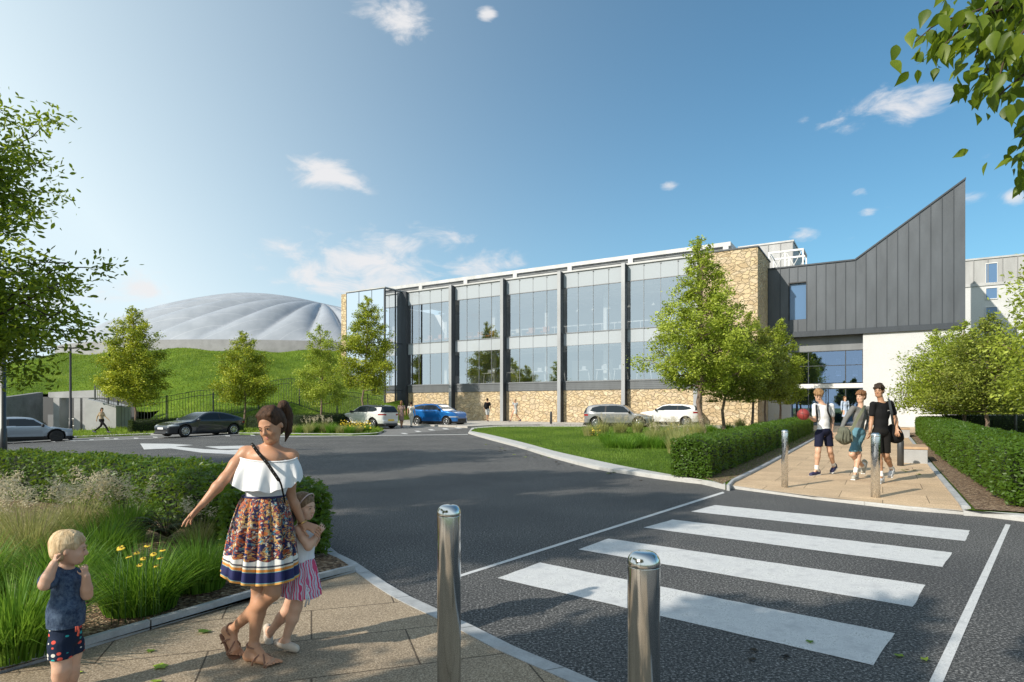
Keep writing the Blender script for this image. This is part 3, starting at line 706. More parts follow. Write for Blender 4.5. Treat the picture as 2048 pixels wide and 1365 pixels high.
epart(m, 'standing_seams', [SEAM])
m = MB(); m.fprism([(T2, ZR), (TK, ZR), (TR+.03, ZP), (TR+.03, ZP+.12), (TK-.03, ZR+.1), (T2, ZR+.1)], S2-.08, S2+.35)
m.fbox(T2+.02, TR+.02, S2-.07, S2+.2, 7.05, 7.14); m.fbox(T2+.02, TR+.04, S2-.12, S2+.25, 6.80, 7.05); m.fbox(T2+.02, TR+.04, S2-.16, S2+.25, 6.74, 6.80); epart(m, 'trim', [SEAM])
m = MB(); m.fbox(20.87, 21.97, S2+.18, S2+.2, 8.02, 10.70); f = epart(m, 'window', [GLASS_W])
m = MB(); m.fbox(20.80, 20.87, S2-.05, S2+.22, 7.98, 10.76); m.fbox(21.97, 22.03, S2-.04, S2+.22, 7.98, 10.76); m.fbox(20.87, 21.97, S2-.04, S2+.22, 10.68, 10.76); m.fbox(20.87, 21.97, S2+.02, S2+.22, 7.97, 8.03); epart(m, 'frame', [BLACK], f)
m = MB(); m.fbox(T2, TR, S2+.35, S2+12, 11.3, 11.6); epart(m, 'roof', [CLAD])
# white lower walls and the recessed glazed entrance
m = MB(); m.fbox(25.55, TR-.02, S2+.02, S2+.3, 0, 6.80); m.fbox(25.55, 25.8, S2+.3, S2+1.6, 0, 6.8); m.fbox(TR-.3, TR-.02, S2+.3, S2+12, 0, 6.8)
epart(m, 'white_wall', [RENDERW])
m = MB(); m.fbox(T2+.02, 20.92, S2+.02, S2+.3, 0, 6.80); m.fbox(20.66, 20.92, S2+.3, S2+1.6, 0, 6.8); epart(m, 'white_wall', [RENDERW])
SG = S2+.75; a, b = 20.92, 25.55
m = MB(); m.fbox(a, b, SG, SG+.2, 5.72, 6.80); m.fbox(a, b, S2+.06, SG+.2, 6.80, 6.9); epart(m, 'header_panel', [clad('header_grey', (.20, .21, .22))])
m = MB(); m.fquad(a, b, SG+.06, 3.4, 5.70); m.fquad(a, b, SG+.06, .4, 3.0); epart(m, 'entrance_glass', [GLASS_B])
m = MB(); m.fbox(a, b, SG-.02, SG+.04, 3.02, 3.34); epart(m, 'white_band', [WHITE])
m = MB()
for t in (a+.03, 22.05, 24.45, b-.03): m.fbox(t-.03, t+.03, SG, SG+.14, .3, 5.72)
for t in (23.2, 23.35): m.fbox(t-.02, t+.02, SG, SG+.12, .3, 3.0)
m.fbox(a, b, SG+.01, SG+.12, 4.62, 4.67); m.fbox(a, b, SG+.0, SG+.12, 5.66, 5.72); m.fbox(a, b, SG, SG+.12, 2.95, 3.0)
epart(m, 'entrance_frame', [DARKST])
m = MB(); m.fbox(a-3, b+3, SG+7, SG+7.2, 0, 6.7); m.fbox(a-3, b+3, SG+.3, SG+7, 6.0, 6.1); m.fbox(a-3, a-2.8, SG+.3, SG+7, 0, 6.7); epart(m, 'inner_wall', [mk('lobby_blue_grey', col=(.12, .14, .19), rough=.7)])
m = MB(); m.fbox(a-3, b+3, SG+.3, SG+7, .3, .4); epart(m, 'inner_floor', [INF])
for (t, z) in ((22.6, 4.0), (23.7, 4.0), (22.6, 4.9), (23.7, 4.9), (24.8, 4.0), (24.8, 4.9)):
    m = MB(); m.fbox(t, t+.32, SG+2.5, SG+2.6, z, z+.4); epart(m, 'reflection_panel', [WHITE])  # white panels added inside, in place of a tower reflected in the glass

# ---------------------------------------------------------------- blocks behind
def block(name, t0, t1, s0, s1, z0, z1, zc, label, wins, far=CLAD_F, low=RENDERW, capz=.25, pitch=1.0):
    B = empty(name, P(t0, s0, 0), 0, label, 'building'); L = Vector(P(t0, s0, 0))
    def bp(mb, nm, mt, par=None):
        o = mb.build(nm, mt); o.parent = par or B; o.location = -L if par is None else (0, 0, 0); return o
    if zc > z0: m = MB(); m.fbox(t0, t1, s0, s1, z0, zc); bp(m, 'wall', low)
    m = MB(); m.fbox(t0-.02, t1+.02, s0-.02, s1, zc, z1); bp(m, 'cladding', far)
    m = MB()
    for t in np.arange(t0+pitch*.5, t1, pitch): m.fbox(t-.03, t+.03, s0-.07, s0-.02, zc+.02, z1-.02)
    bp(m, 'standing_seams', mk('far_seam', col=(.26, .26, .26)))
    m = MB(); m.fbox(t0-.08, t1+.08, s0-.1, s1+.1, z1, z1+capz*.6); 
    if zc > z0: m.fbox(t0-.06, t1+.06, s0-.08, s0-.023, zc-.2, zc+.02)
    bp(m, 'coping', TRIM)
    for (ta, tb, za, zb) in wins:
        m = MB(); m.fbox(ta, tb, s0-.03, s0-.025, za, zb); w_ = bp(m, 'window', GLASS_W)
        m = MB(); m.fbox(ta-.035, ta, s0-.08, s0-.0205, za-.06, zb+.06); m.fbox(tb, tb+.035, s0-.08, s0-.0205, za-.06, zb+.06); m.fbox(ta, tb, s0-.08, s0-.0205, zb, zb+.06); m.fbox(ta, tb, s0-.08, s0-.0205, za-.06, za); bp(m, 'frame', WHITE, w_)
    return B
def t_at(px, s):
    k = (px-CX)/K; return (k*(FY+WY*s)-FX-WX*s)/(UX-k*UY)
def z_at(px, py, s):
    t = t_at(px, s); return CAMH+(HOR-py)/K*P(t, s)[1]
s_ = 22.0
ta, tb = t_at(1972, s_), t_at(1994, s_)
wins = [(ta, tb, z_at(1980, 566, s_), z_at(1980, 528, s_))]+[(ta, tb, z_at(1980, y1, s_), z_at(1980, y0, s_)) for y0, y1 in ((577, 598), (615, 637), (653, 674), (690, 711), (728, 748))]
ta2, tb2 = t_at(2090, s_), t_at(2112, s_)
wins += [(ta2, tb2, w[2], w[3]) for w in wins]
block('apartment_block', t_at(1905, s_), t_at(2300, s_), s_, s_+14, 0, z_at(1940, 522, s_), z_at(1940, 570, s_), 'white rendered apartment block with pale clad top storey behind the swept gable', wins)
fs = MB(); 
sb = empty('stone_plinth', P(t_at(2030, s_-1), s_-1, 0), 0, 'pale stone faced low wall behind the right hand trees', 'wall')
fstone('stone_wall', [(t_at(2024, s_-1), t_at(2300, s_-1), s_-1, s_-.6, 0, z_at(2035, 760, s_-1))], sb)
s_ = 14.0
B = block('rooftop_block', t_at(1478, s_), t_at(1586, s_), s_, s_+9, 11, z_at(1560, 487, s_), 11, 'pale clad rooftop block rising behind the stone pier', [])
s_ = 7.0
# white steel frame on the roof
fr = empty('roof_frame', P(t_at(1540, s_), s_, 11.6), 0, 'white steel frame with crossed bracing on the roof beside the stone pier', 'frame'); L = Vector(P(t_at(1540, s_), s_, 11.6))
m = MB(); a, b_, c_ = t_at(1538, s_), t_at(1570, s_), t_at(1606, s_); zt_ = z_at(1606, 497, s_); zq = 11.4
for t in (a, b_, c_):
    for q in (s_, s_+2.4): m.fbox(t-.05, t+.05, q-.05, q+.05, zq, zt_)
for q in (s_, s_+2.4): m.fbox(a, c_, q-.065, q+.065, zt_-.14, zt_+.0)
m.fbox(a-.065, a+.065, s_, s_+2.4, zt_-.13, zt_-.01); m.fbox(c_-.065, c_+.065, s_, s_+2.4, zt_-.13, zt_-.01)
o = m.build('posts', WHITE, fr); o.location = -L
m = MB()
for (p, q) in (((a, zq), (b_, zt_)), ((b_, zq), (a, zt_)), ((b_, zq), (c_, zt_)), ((c_, zq), (b_, zt_))):
    m.tube([P(p[0], s_, p[1]), P(q[0], s_, q[1])], .025, 6); m.tube([P(p[0], s_+2.4, p[1]), P(q[0], s_+2.4, q[1])], .02, 6)
o = m.build('bracing', WHITE, fr); o.location = -L
# clad block far behind the dome
o = MB(); x0, x1 = at(290, 700, 120), at(345, 700, 120)
B = empty('ribbed_block', (x0.x, 120, 0), 0, 'small ribbed grey block showing behind the left slope of the dome', 'building')
m = MB(); zt_ = at(290, 617, 120).z; m.box(((x0.x+x1.x+14)/2-x0.x, 3, zt_/2), (x1.x-x0.x+14, 6, zt_)); m.build('wall', CLAD_F, B)
m = MB()
for k in range(22): m.box((.3+k*.9, -.05, zt_/2), (.12, .1, zt_-.4))
m.build('ribs', mk('far_seam', col=(.26, .26, .26)), B)

# ---------------------------------------------------------------- pillowed dome on its concrete ring
Dm = empty('dome', (EX, EY, 8), 0, 'translucent pale pillowed dome roof on a concrete ring at the top of the mound', 'dome')
ring_b, ring_t = 7.2, 9.25
N = 160; vs = []; fs = []
for i in range(N):
    a = 2*math.pi*i/N
    for (sc_, z) in ((1.0, ring_b), (1.0, ring_t), (.985, ring_t), (.985, ring_t-.3)): vs.append((EA*sc_*math.cos(a), EB*sc_*math.sin(a), z-8))
for i in range(N):
    j = (i+1) % N
    for q in range(3): fs.append((i*4+q, j*4+q, j*4+q+1, i*4+q+1))
mesh_np('ring_wall', vs, [np.array(fs)], concrete('ring_concrete', (.24, .24, .24), .2, 1.0), parent=Dm, smooth=False)
# shell height field in polar grid; seams fan out from an off-centre pole
nr, na = 130, 520; rr = np.linspace(0, 1, nr)**.75; aa = np.linspace(0, 2*np.pi, na, endpoint=False)
R_, A_ = np.meshgrid(rr, aa, indexing='ij'); X_ = R_*np.cos(A_)*EA*.99; Y_ = R_*np.sin(A_)*EB*.99
PX, PY = 9.0, -1.5
phi = np.arctan2((Y_-PY)*1.9, X_-PX); dist = np.hypot((X_-PX)/EA, (Y_-PY)/EB)
nl = 26; tw = phi*nl/2/1.0+.9*dist
lob = np.sqrt(np.sin(tw)**2+.006)**.55
cap = np.sqrt(np.clip(1-R_**2*.985, 0, 1))
H_ = 7.5; shift = 1
Z_ = ring_t-8-.15+H_*(np.clip(1-R_**1.75, 0, 1)**.92)*shift+1.15*(lob-.62)*np.clip(dist*2.2, 0, 1)*np.clip((1-R_)*5, 0, 1)**.8
V_ = np.stack([X_.ravel(), Y_.ravel(), Z_.ravel()], 1); idx = np.arange(nr*na).reshape(nr, na)
F = np.stack([idx[:-1], np.roll(idx[:-1], -1, 1), np.roll(idx[1:], -1, 1), idx[1:]], -1).reshape(-1, 4)
A = Mat('foil_cushion', rough=.28); A.set('Coat Weight', .4); A.set('Coat Roughness', .12)
v = A.pos(); n1 = A.noise(v, .35, 5, .6)
# ribs and ring cables showing faintly through the foil: lines fixed in the shell's own coordinates
oc = A.n('SeparateXYZ', {0: A.coord('Object')}); 
wv = A.math('ABSOLUTE', A.math('SINE', A.math('MULTIPLY', A.math('ARCTAN2', A.math('MULTIPLY', A.math('SUBTRACT', oc.outputs[1], -6.0), 1.7), A.math('SUBTRACT', oc.outputs[0], 14.0)), 26.0)))
rib = A.ramp(wv, [(0, (1, 1, 1)), (.10, (0, 0, 0))])
hb = A.math('ABSOLUTE', A.math('SINE', A.math('MULTIPLY', oc.outputs[2], 2.6)))
c = A.ramp(n1, [(.3, (.27, .29, .325)), (.7, (.38, .40, .44))])
c = A.mix(A.math('MULTIPLY', rib, .35), c, (.62, .62, .65)); c = A.mix(A.math('MULTIPLY', A.ramp(hb, [(0, (1, 1, 1)), (.2, (0, 0, 0))]), .30), c, (.27, .30, .36))
A.set('Base Color', c); FOIL = A.m
mesh_np('foil_shell', V_, [F], FOIL, parent=Dm, smooth=True)

# ---------------------------------------------------------------- concrete doorway cut in the mound
Dw = empty('concrete_portal', (-30, 42, 0), 0, 'sunken concrete doorway with square piers cut into the foot of the grass mound', 'portal')
def dw(mb, nm, mt, par=None):
    o = mb.build(nm, mt); o.parent = par or Dw; o.location = (30, -42, 0) if par is None else (0, 0, 0); return o
DP = 41.0
def ap(px, py, D): p = at(px, py, D); return (p.x, p.y, p.z)
def slab(mb, a, b, th, ztop_a, ztop_b, zb=-1.5, m=0):
    """vertical wall from a to b (x,y) with sloping top"""
    ax, ay = a; bx, by = b; d = Vector((bx-ax, by-ay)).normalized(); n = Vector((-d.y, d.x))*th
    vs = [(ax, ay, zb), (bx, by, zb), (bx+n.x, by+n.y, zb), (ax+n.x, ay+n.y, zb), (ax, ay, ztop_a), (bx, by, ztop_b), (bx+n.x, by+n.y, ztop_b), (ax+n.x, ay+n.y, ztop_a)]
    mb.add(vs, [(0, 3, 2, 1), (4, 5, 6, 7), (0, 1, 5, 4), (1, 2, 6, 5), (2, 3, 7, 6), (3, 0, 4, 7)], m)
p_l = at(-60, 800, 36.0); p_c = at(86, 785, 43.0); p_r = at(190, 780, 43.0)
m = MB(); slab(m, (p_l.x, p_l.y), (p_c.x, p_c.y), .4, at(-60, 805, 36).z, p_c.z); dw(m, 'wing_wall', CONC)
m = MB(); slab(m, (p_c.x+.4, p_c.y-.05), (p_r.x+1, p_r.y-.05), .5, p_c.z, p_r.z+.02, p_c.z-.38)
for px in (118, 159, 176): q = at(px, 800, 43.0); m.box((q.x, q.y+.2, (p_c.z-.4-1.6)/2), (.42, .9, p_c.z-.4+1.6))
dw(m, 'portal_frame', CONC_L)
m = MB(); q = at(140, 800, 45); m.box((q.x, 45.4, 0.0), (9, .2, 4.8)); dw(m, 'recess_wall', mk('recess_shade_concrete', col=(.09, .09, .093), rough=.8))  # concrete coloured dark to paint in the shade behind the piers
m = MB(); q = at(101, 810, 44.8); m.box((q.x, 45.2, -.2), (.95, .06, 2.6)); d_ = dw(m, 'door', mk('steel_grey_paint', col=(.2, .2, .21), rough=.5))
m = MB()
for dz in (.3, .8): m.tube([(q.x+1.4, 44.6, dz), (q.x+3.6, 44.6, dz)], .03, 8)
dw(m, 'handrail', WHITE)
b0, b1 = at(170, 798, 41.0), at(232, 812, 41.0)
m = MB(); slab(m, (b0.x, b0.y), (b1.x, b1.y), 1.6, b0.z, b1.z); dw(m, 'retaining_wall', CONC_L)
m = MB(); m.box((-30, 43, -.95), (10, 7, .1)); dw(m, 'sunken_floor', CONC_L)
# ================================================================ vegetation
def leaf_arrays(C, size, up=None, spread=1.0, asp=.42, droop=.0, R=rng, six=False):
    """leaves centred at C (n,3). returns V, faces"""
    n = len(C); sz = size*(R.uniform(.65, 1.25, n))[:, None]
    d = R.normal(size=(n, 3)); d[:, 2] = d[:, 2]*.6-droop; d /= np.linalg.norm(d, axis=1)[:, None]
    nn = R.normal(size=(n, 3))*spread
    if up is not None: nn = nn+up
    s = np.cross(d, nn); s /= (np.linalg.norm(s, axis=1)[:, None]+1e-9); nn = np.cross(s, d)
    b = C-d*sz*.5; t = C+d*sz*.5
    if not six:
        m = C-d*sz*.05+nn*sz*.06
        V = np.stack([b, m+s*sz*asp*.5-nn*sz*.1, t, m-s*sz*asp*.5-nn*sz*.1], 1)
        k = np.arange(n)[:, None]*4
        F = np.concatenate([k+np.array([[0, 1, 2]]), k+np.array([[0, 2, 3]])]); return V.reshape(-1, 3), F, 2
    q = sz*asp
    V = np.stack([b, C-d*sz*.22+s*q*.45-nn*sz*.05, C+d*sz*.12+s*q*.42-nn*sz*.06, t-nn*sz*.08, C+d*sz*.12-s*q*.42-nn*sz*.06, C-d*sz*.22-s*q*.45-nn*sz*.05, C-d*sz*.22+nn*sz*.04, C+d*sz*.12+nn*sz*.04], 1)
    k = np.arange(n)[:, None]*8
    Q = np.concatenate([k+np.array([[6, 1, 2, 7]]), k+np.array([[5, 6, 7, 4]])]); T = np.concatenate([k+np.array([[0, 1, 6]]), k+np.array([[0, 6, 5]]), k+np.array([[7, 2, 3]]), k+np.array([[7, 3, 4]])])
    return V.reshape(-1, 3), (Q, T), 6
def blade_arrays(B, h, w, lean, R=rng, segs=2, dirs=None):
    """grass blades from bases B (n,3); lean = horizontal reach as a share of height"""
    n = len(B); hh = h*R.uniform(.6, 1.15, n) if np.isscalar(h) else h
    a = R.uniform(0, 2*np.pi, n) if dirs is None else dirs
    ln = (lean*R.uniform(.2, 1.2, n) if np.isscalar(lean) else lean)
    d = np.stack([np.cos(a), np.sin(a), np.zeros(n)], 1); b = np.stack([-np.sin(a), np.cos(a), np.zeros(n)], 1)
    tw = R.uniform(-1, 1, n)[:, None]; b = b+d*tw; b /= np.linalg.norm(b, axis=1)[:, None]
    rows = []
    for i in range(segs+1):
        u = i/segs; drop = np.maximum(ln-.6, 0)*.55*u**3
        c = B+d*(hh*ln*u**1.8)[:, None]; c = c.copy(); c[:, 2] += hh*(u-drop)
        ww = w*(1-u**1.5)+w*.05
        if i < segs: rows += [c-b*ww*.5, c+b*ww*.5]
        else: rows += [c]
    V = np.stack(rows, 1); k = np.arange(n)[:, None]*(2*segs+1)
    Q = [k+np.array([[2*i, 2*i+1, 2*i+3, 2*i+2]]) for i in range(segs-1)]; T = k+np.array([[2*segs-2, 2*segs-1, 2*segs]])
    return V.reshape(-1, 3), (np.concatenate(Q) if Q else np.zeros((0, 4), int)), T, segs
class Acc:
    def __init__(s): s.V = []; s.Q = []; s.T = []; s.rq = []; s.rt = []; s.n = 0; s.mq = []; s.mt = []
    def add(s, V, Q=None, T=None, rq=None, rt=None, m=0):
        if Q is not None and len(Q): s.Q.append(Q+s.n); s.rq.append(rq if rq is not None else np.zeros(len(Q))); s.mq.append(np.full(len(Q), m))
        if T is not None and len(T): s.T.append(T+s.n); s.rt.append(rt if rt is not None else np.zeros(len(T))); s.mt.append(np.full(len(T), m))
        s.V.append(V); s.n += len(V)
    def leaves(s, C, size, base=None, six=False, m=0, **kw):
        n = len(C); base = rng.uniform(0, 1, n) if base is None else base
        if six:
            V, (Q, T), _ = leaf_arrays(C, size, six=True, **kw); s.add(V, Q, T, np.tile(base, 2), np.tile(base, 4), m)
        else:
            V, T, _ = leaf_arrays(C, size, **kw); s.add(V, None, T, None, np.tile(base, 2), m)
    def blades(s, B, h, w, lean, base=None, segs=2, m=0, **kw):
        V, Q, T, sg = blade_arrays(B, h, w, lean, segs=segs, **kw); n = len(B); base = rng.uniform(0, 1, n) if base is None else base
        s.add(V, Q, T, np.tile(base, sg-1), base, m)
    def build(s, name, mats, parent=None, smooth=False, loc=None):
        fa = []; r = []; mi = []
        if s.Q: fa.append(np.concatenate(s.Q)); r.append(np.concatenate(s.rq)); mi.append(np.concatenate(s.mq))
        if s.T: fa.append(np.concatenate(s.T)); r.append(np.concatenate(s.rt)); mi.append(np.concatenate(s.mt))
        return mesh_np(name, np.concatenate(s.V), fa, mats, parent=parent, rnd=np.concatenate(r), mi=np.concatenate(mi), smooth=smooth, loc=loc)

L_YEL = leafmat('leaves_yellow_green', (.07, .105, .010), (.24, .31, .022), (.58, .58, .05), .26)
L_FRESH = leafmat('leaves_fresh_green', (.09, .13, .014), (.25, .32, .03), (.50, .57, .09), .36)
L_MID = leafmat('leaves_mid_green', (.06, .09, .012), (.18, .22, .028), (.38, .42, .07), .32)
L_DARK = leafmat('leaves_deep_green', (.04, .07, .008), (.15, .22, .018), (.42, .50, .04), .45)
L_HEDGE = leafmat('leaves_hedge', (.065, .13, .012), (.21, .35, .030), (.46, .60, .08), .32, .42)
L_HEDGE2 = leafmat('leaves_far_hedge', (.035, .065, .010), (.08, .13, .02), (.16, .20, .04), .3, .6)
L_NEAR = leafmat('leaves_near_branch', (.06, .11, .008), (.13, .20, .015), (.28, .34, .03), .5, .42)
L_FERN = leafmat('leaves_fern', (.012, .035, .01), (.03, .07, .018), (.07, .13, .03), .3)
STRAW = leafmat('straw_plumes', (.42, .36, .25), (.62, .54, .40), (.80, .72, .56), .4, .8)
G_LONG = leafmat('long_grass', (.03, .085, .008), (.10, .23, .018), (.28, .44, .06), .4, .5)
G_DRY = leafmat('dry_grass', (.14, .18, .04), (.32, .35, .11), (.56, .52, .28), .4, .6)
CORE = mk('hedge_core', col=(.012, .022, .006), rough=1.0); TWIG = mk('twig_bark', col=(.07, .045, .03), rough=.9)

def make_tree(name, base, H, prof, leafm, label, trunk_r=.09, nb=26, nleaf=12000, leaf=.12, lean=(0, 0), group=None, cat='tree', clear=.22, seed=1, six=False, clump=.30, bias=0.0, dense=1.0, cut=None, bark=None):
    R = np.random.default_rng(seed); x0, y0, z0 = base
    T = empty(name, base, 0, label, cat, group)
    hs = [p[0] for p in prof]; rs = [p[1] for p in prof]
    wob = R.normal(size=(7, 2))*.012*H; wob[0] = 0
    tp = [Vector((lean[0]*u*H+wob[i][0], lean[1]*u*H+wob[i][1], H*.96*u)) for i, u in enumerate(np.linspace(0, 1, 7))]
    def tpos(u):
        q = u*6; i = min(int(q), 5); return tp[i].lerp(tp[i+1], q-i)
    m = MB(); m.tube([Vector((0, 0, -.15))]+tp[0:1]+[tpos(.03)]+tp[1:], [trunk_r*1.5, trunk_r*1.35, trunk_r]+[trunk_r*(1-.86*(i/6)**.9) for i in range(1, 7)], 10)
    cents = []; crad = []
    for k in range(nb):
        u = clear+(1-clear)*((k+.5)/nb)**.92; az = k*2.39996+R.uniform(-.35, .35)
        Rm = np.interp(u, hs, rs); 
        if Rm < .05: continue
        rise = (.30+.5*u)*Rm*R.uniform(.6, 1.2); Lb = Rm*R.uniform(.82, 1.06)
        st = tpos(max(u-rise/H*.9, clear*.75)); en = tpos(u)+Vector((math.cos(az)*Lb, math.sin(az)*Lb, 0)); en.z = u*H
        mid = st.lerp(en, .5)+Vector((0, 0, -.12*Rm))+Vector(R.normal(size=3)*.05*Rm)
        br = trunk_r*.42*(1-.5*u)
        m.tube([st, mid, en], [br, br*.6, br*.22], 5, cap=False)
        nsub = max(3, int(4+Rm*3))
        for j in range(nsub):
            f = .38+.62*(j+.6)/nsub; c = st.lerp(mid, f*2) if f < .5 else mid.lerp(en, f*2-1)
            off = Vector(R.normal(size=3)); off.z *= .6; off = off.normalized()*Rm*.33*R.uniform(.3, 1)
            e2 = c+off
            m.tube([c, c.lerp(e2, .5)+Vector((0, 0, .02)), e2], [br*.35, br*.25, br*.1], 4, cap=False)
            cents.append(e2); crad.append(clump*Rm**.5*R.uniform(.7, 1.15))
    cents.append(tp[-1]); crad.append(clump*.6)
    m.build('trunk', bark or BARK, T)
    cents = np.array([tuple(c) for c in cents]); crad = np.array(crad)
    w = crad**2; pick = R.choice(len(cents), int(nleaf*1.75), p=w/w.sum())
    cv = R.uniform(-.22, .22, len(cents))
    C = cents[pick]+R.normal(size=(len(pick), 3))*(crad[pick][:, None])*np.array([.62, .62, .42])
    C[:, 2] = np.maximum(C[:, 2], clear*H*.7)
    b_ = np.clip(.45+cv[pick]+R.normal(size=len(pick))*.22+bias, 0, 1)
    if cut is not None:
        ok = cut(C+np.array(base)); C = C[ok]; b_ = b_[ok]
    a = Acc(); up = np.array([-.35, -.3, .8]); a.leaves(C, leaf, b_, six=six, up=up, droop=.25)
    a.build('crown', leafm, T); return T
def gz0(x, y, off=0): return (x, y, g(x, y)+off)
OV = [(0, 0), (.16, .35), (.30, .85), (.42, 1), (.6, .84), (.8, .50), (.93, .22), (1, .05)]
def prof(R, p=OV): return [(a, b*R) for a, b in p]
def mbase(px, D): x = (px-CX)/K*D; return (x, D, max(mh(x, D), g(x, D)+.05))
GM = 'young trees planted along the foot of the grass mound'
b = mbase(270, 39.5); make_tree('broadleaf_tree', b, at(262, 610, 39.5).z-b[2], [(0, 0), (.14, .3), (.2, 1.0), (.33, 1.75), (.45, 1.95), (.62, 1.6), (.82, .95), (.93, .45), (1, .08)], L_YEL, 'tall yellow green tree with a pointed crown beside the low concrete wall', .075, 36, 20000, .15, (-.03, 0), GM, seed=11, clear=.29, bias=.12)
b = mbase(488, 41); make_tree('broadleaf_tree', b, at(490, 660, 41).z-b[2], [(0, 0), (.2, .3), (.27, 1.2), (.4, 1.8), (.6, 1.65), (.8, 1.1), (.93, .5), (1, .08)], L_YEL, 'round crowned yellow green tree behind the dark parked saloon', .07, 26, 13000, .14, (.0, 0), GM, seed=12, clear=.29, bias=.05)
b = mbase(640, 40); make_tree('broadleaf_tree', b, at(640, 648, 40).z-b[2], [(0, 0), (.18, .3), (.28, 1.35), (.42, 1.75), (.6, 1.35), (.72, .8), (.85, .85), (.95, .4), (1, .08)], L_FRESH, 'light feathery green tree with gaps in its crown left of the glass corner', .07, 24, 9500, .13, (.0, 0), GM, seed=13, clear=.29, bias=.15, clump=.27)
b = mbase(731, 49); make_tree('broadleaf_tree', b, at(735, 588, 49).z-b[2], [(0, 0), (.2, .3), (.26, 1.4), (.4, 2.25), (.6, 1.95), (.8, 1.25), (.93, .6), (1, .1)], L_YEL, 'yellow green tree standing in front of the glazed corner box', .09, 34, 17000, .17, (.0, 0), GM, seed=14, clear=.29, bias=.03)
GI = 'trees standing between the lawn and the stone pier'
def gtree(px, D, top, R_, lm, label, grp, lean, seed, nl=14000, leaf=.16, tr=.11, pr=OV, nb=30, **kw):
    x = (px-CX)/K*D; z = g(x, D)+.08; return make_tree('broadleaf_tree', (x, D, z), at(px, top, D).z-z, prof(R_, pr), lm, label, tr, nb, nl, leaf, lean, grp, seed=seed, **kw)
OV2 = [(0, 0), (.24, .3), (.31, .72), (.39, 1), (.5, .95), (.62, .70), (.78, .42), (.92, .26), (1, .06)]
gtree(1408, 32, 470, 2.8, L_FRESH, 'tallest bright green tree at the front of its row before the stone pier', GI, (-.012, 0), 21, 19000, .17, .14, OV2, 46, bias=.16, clear=.29, clump=.24)
gtree(1449, 34.5, 600, 1.95, L_MID, 'second tree of the row, its leaning trunk just right of the tallest tree', GI, (-.02, 0), 22, 10500, .16, .10, clear=.33, clump=.25, bias=.05)
gtree(1504, 37, 620, 1.9, L_MID, 'third tree of the row in front of the stone pier edge', GI, (-.01, 0), 23, 9500, .16, .09, clear=.36, clump=.25, bias=.05)
gtree(1532, 39, 650, 1.65, L_MID, 'fourth tree of the row beside the corner of the stone pier', GI, (.0, 0), 24, 7500, .16, .08, clear=.36, clump=.25, bias=.05)
gtree(1560, 41, 635, 1.5, L_FRESH, 'last small tree of the row, nearest the glazed entrance', GI, (.0, 0), 25, 10000, .16, .08, clear=.3)
GR = 'trees on the lawn behind the right hand hedge'
gtree(1893, 31, 655, 2.0, L_FRESH, 'leaning tree on the right lawn nearest the white wall', GR, (-.10, 0), 31, 9000, .14, .09, clear=.28)
gtree(1931, 28, 640, 2.1, L_FRESH, 'middle tree of the three on the right lawn', GR, (-.02, 0), 32, 12000, .14, .09, clear=.3)
gtree(1973, 25.5, 625, 2.0, L_MID, 'twin stemmed right tree of the three on the right lawn', GR, (.01, 0), 33, 14000, .13, .09, clear=.32)
# big tree at the right edge of the picture; its crown reaches in
make_tree('broadleaf_tree', (11.1, 11.5, .1), 5.2, prof(1.55, [(0, 0), (.2, .4), (.32, .8), (.5, 1), (.7, .95), (.88, .6), (1, .1)]), L_FRESH, 'tree whose leafy branches reach in from the right edge above the hedge', .10, 34, 15000, .10, (0, 0), seed=41, six=False, clear=.33, bias=.1)
# left edge tree
make_tree('broadleaf_tree', (-12.8, 12.5, .1), 8.9, [(0, 0), (.22, .2), (.25, 1.5), (.29, 1.7), (.33, 2.5), (.40, 3.3), (.50, 3.6), (.57, 2.9), (.62, 1.9), (.70, 2.4), (.80, 2.7), (.9, 2.2), (.96, 1.5), (1, .5)], L_DARK, 'large shady tree with drooping leaf sprays at the left edge of the picture', .16, 80, 34000, .15, (0, 0), seed=42, six=True, clear=.24, clump=.235, bias=.06, bark=TWIG)
make_tree('broadleaf_tree', (-11.8, 4.4, .1), 10.6, prof(2.0, [(0, 0), (.6, .1), (.68, .8), (.78, 1), (.9, .7), (1, .1)]), L_MID, 'tall green street tree beyond the left edge of the hedge', .14, 30, 8000, .26, (0, 0), 'street trees beside the pavement outside the picture', seed=55, clear=.64)
# trees just outside the picture, behind and beside the camera: they shade the crossing and the pavement
GO = 'street trees beside the pavement outside the picture'
make_tree('broadleaf_tree', (-10.5, .8, .1), 10.2, prof(1.9, [(0, 0), (.62, .1), (.68, .8), (.78, 1), (.9, .7), (1, .1)]), L_MID, 'green street tree beyond the left edge beside the planting bed', .13, 30, 9000, .26, (0, 0), GO, seed=51, clear=.66)
make_tree('broadleaf_tree', (-4.7, -.75, .1), 5.9, prof(1.35), L_MID, 'slim green street tree left of the viewer', .13, 30, 10000, .24, (0, 0), GO, seed=52, clear=.48)
make_tree('broadleaf_tree', (-7.0, -2.1, .1), 5.6, prof(1.2), L_MID, 'small green street tree on the pavement behind the planting bed', .13, 26, 6000, .22, (0, 0), GO, seed=53, clear=.40)
make_tree('broadleaf_tree', (-2.5, -2.4, .1), 7.2, prof(2.0), L_MID, 'taller green street tree standing behind the viewer', .13, 30, 10000, .24, (0, 0), GO, seed=54, clear=.5)

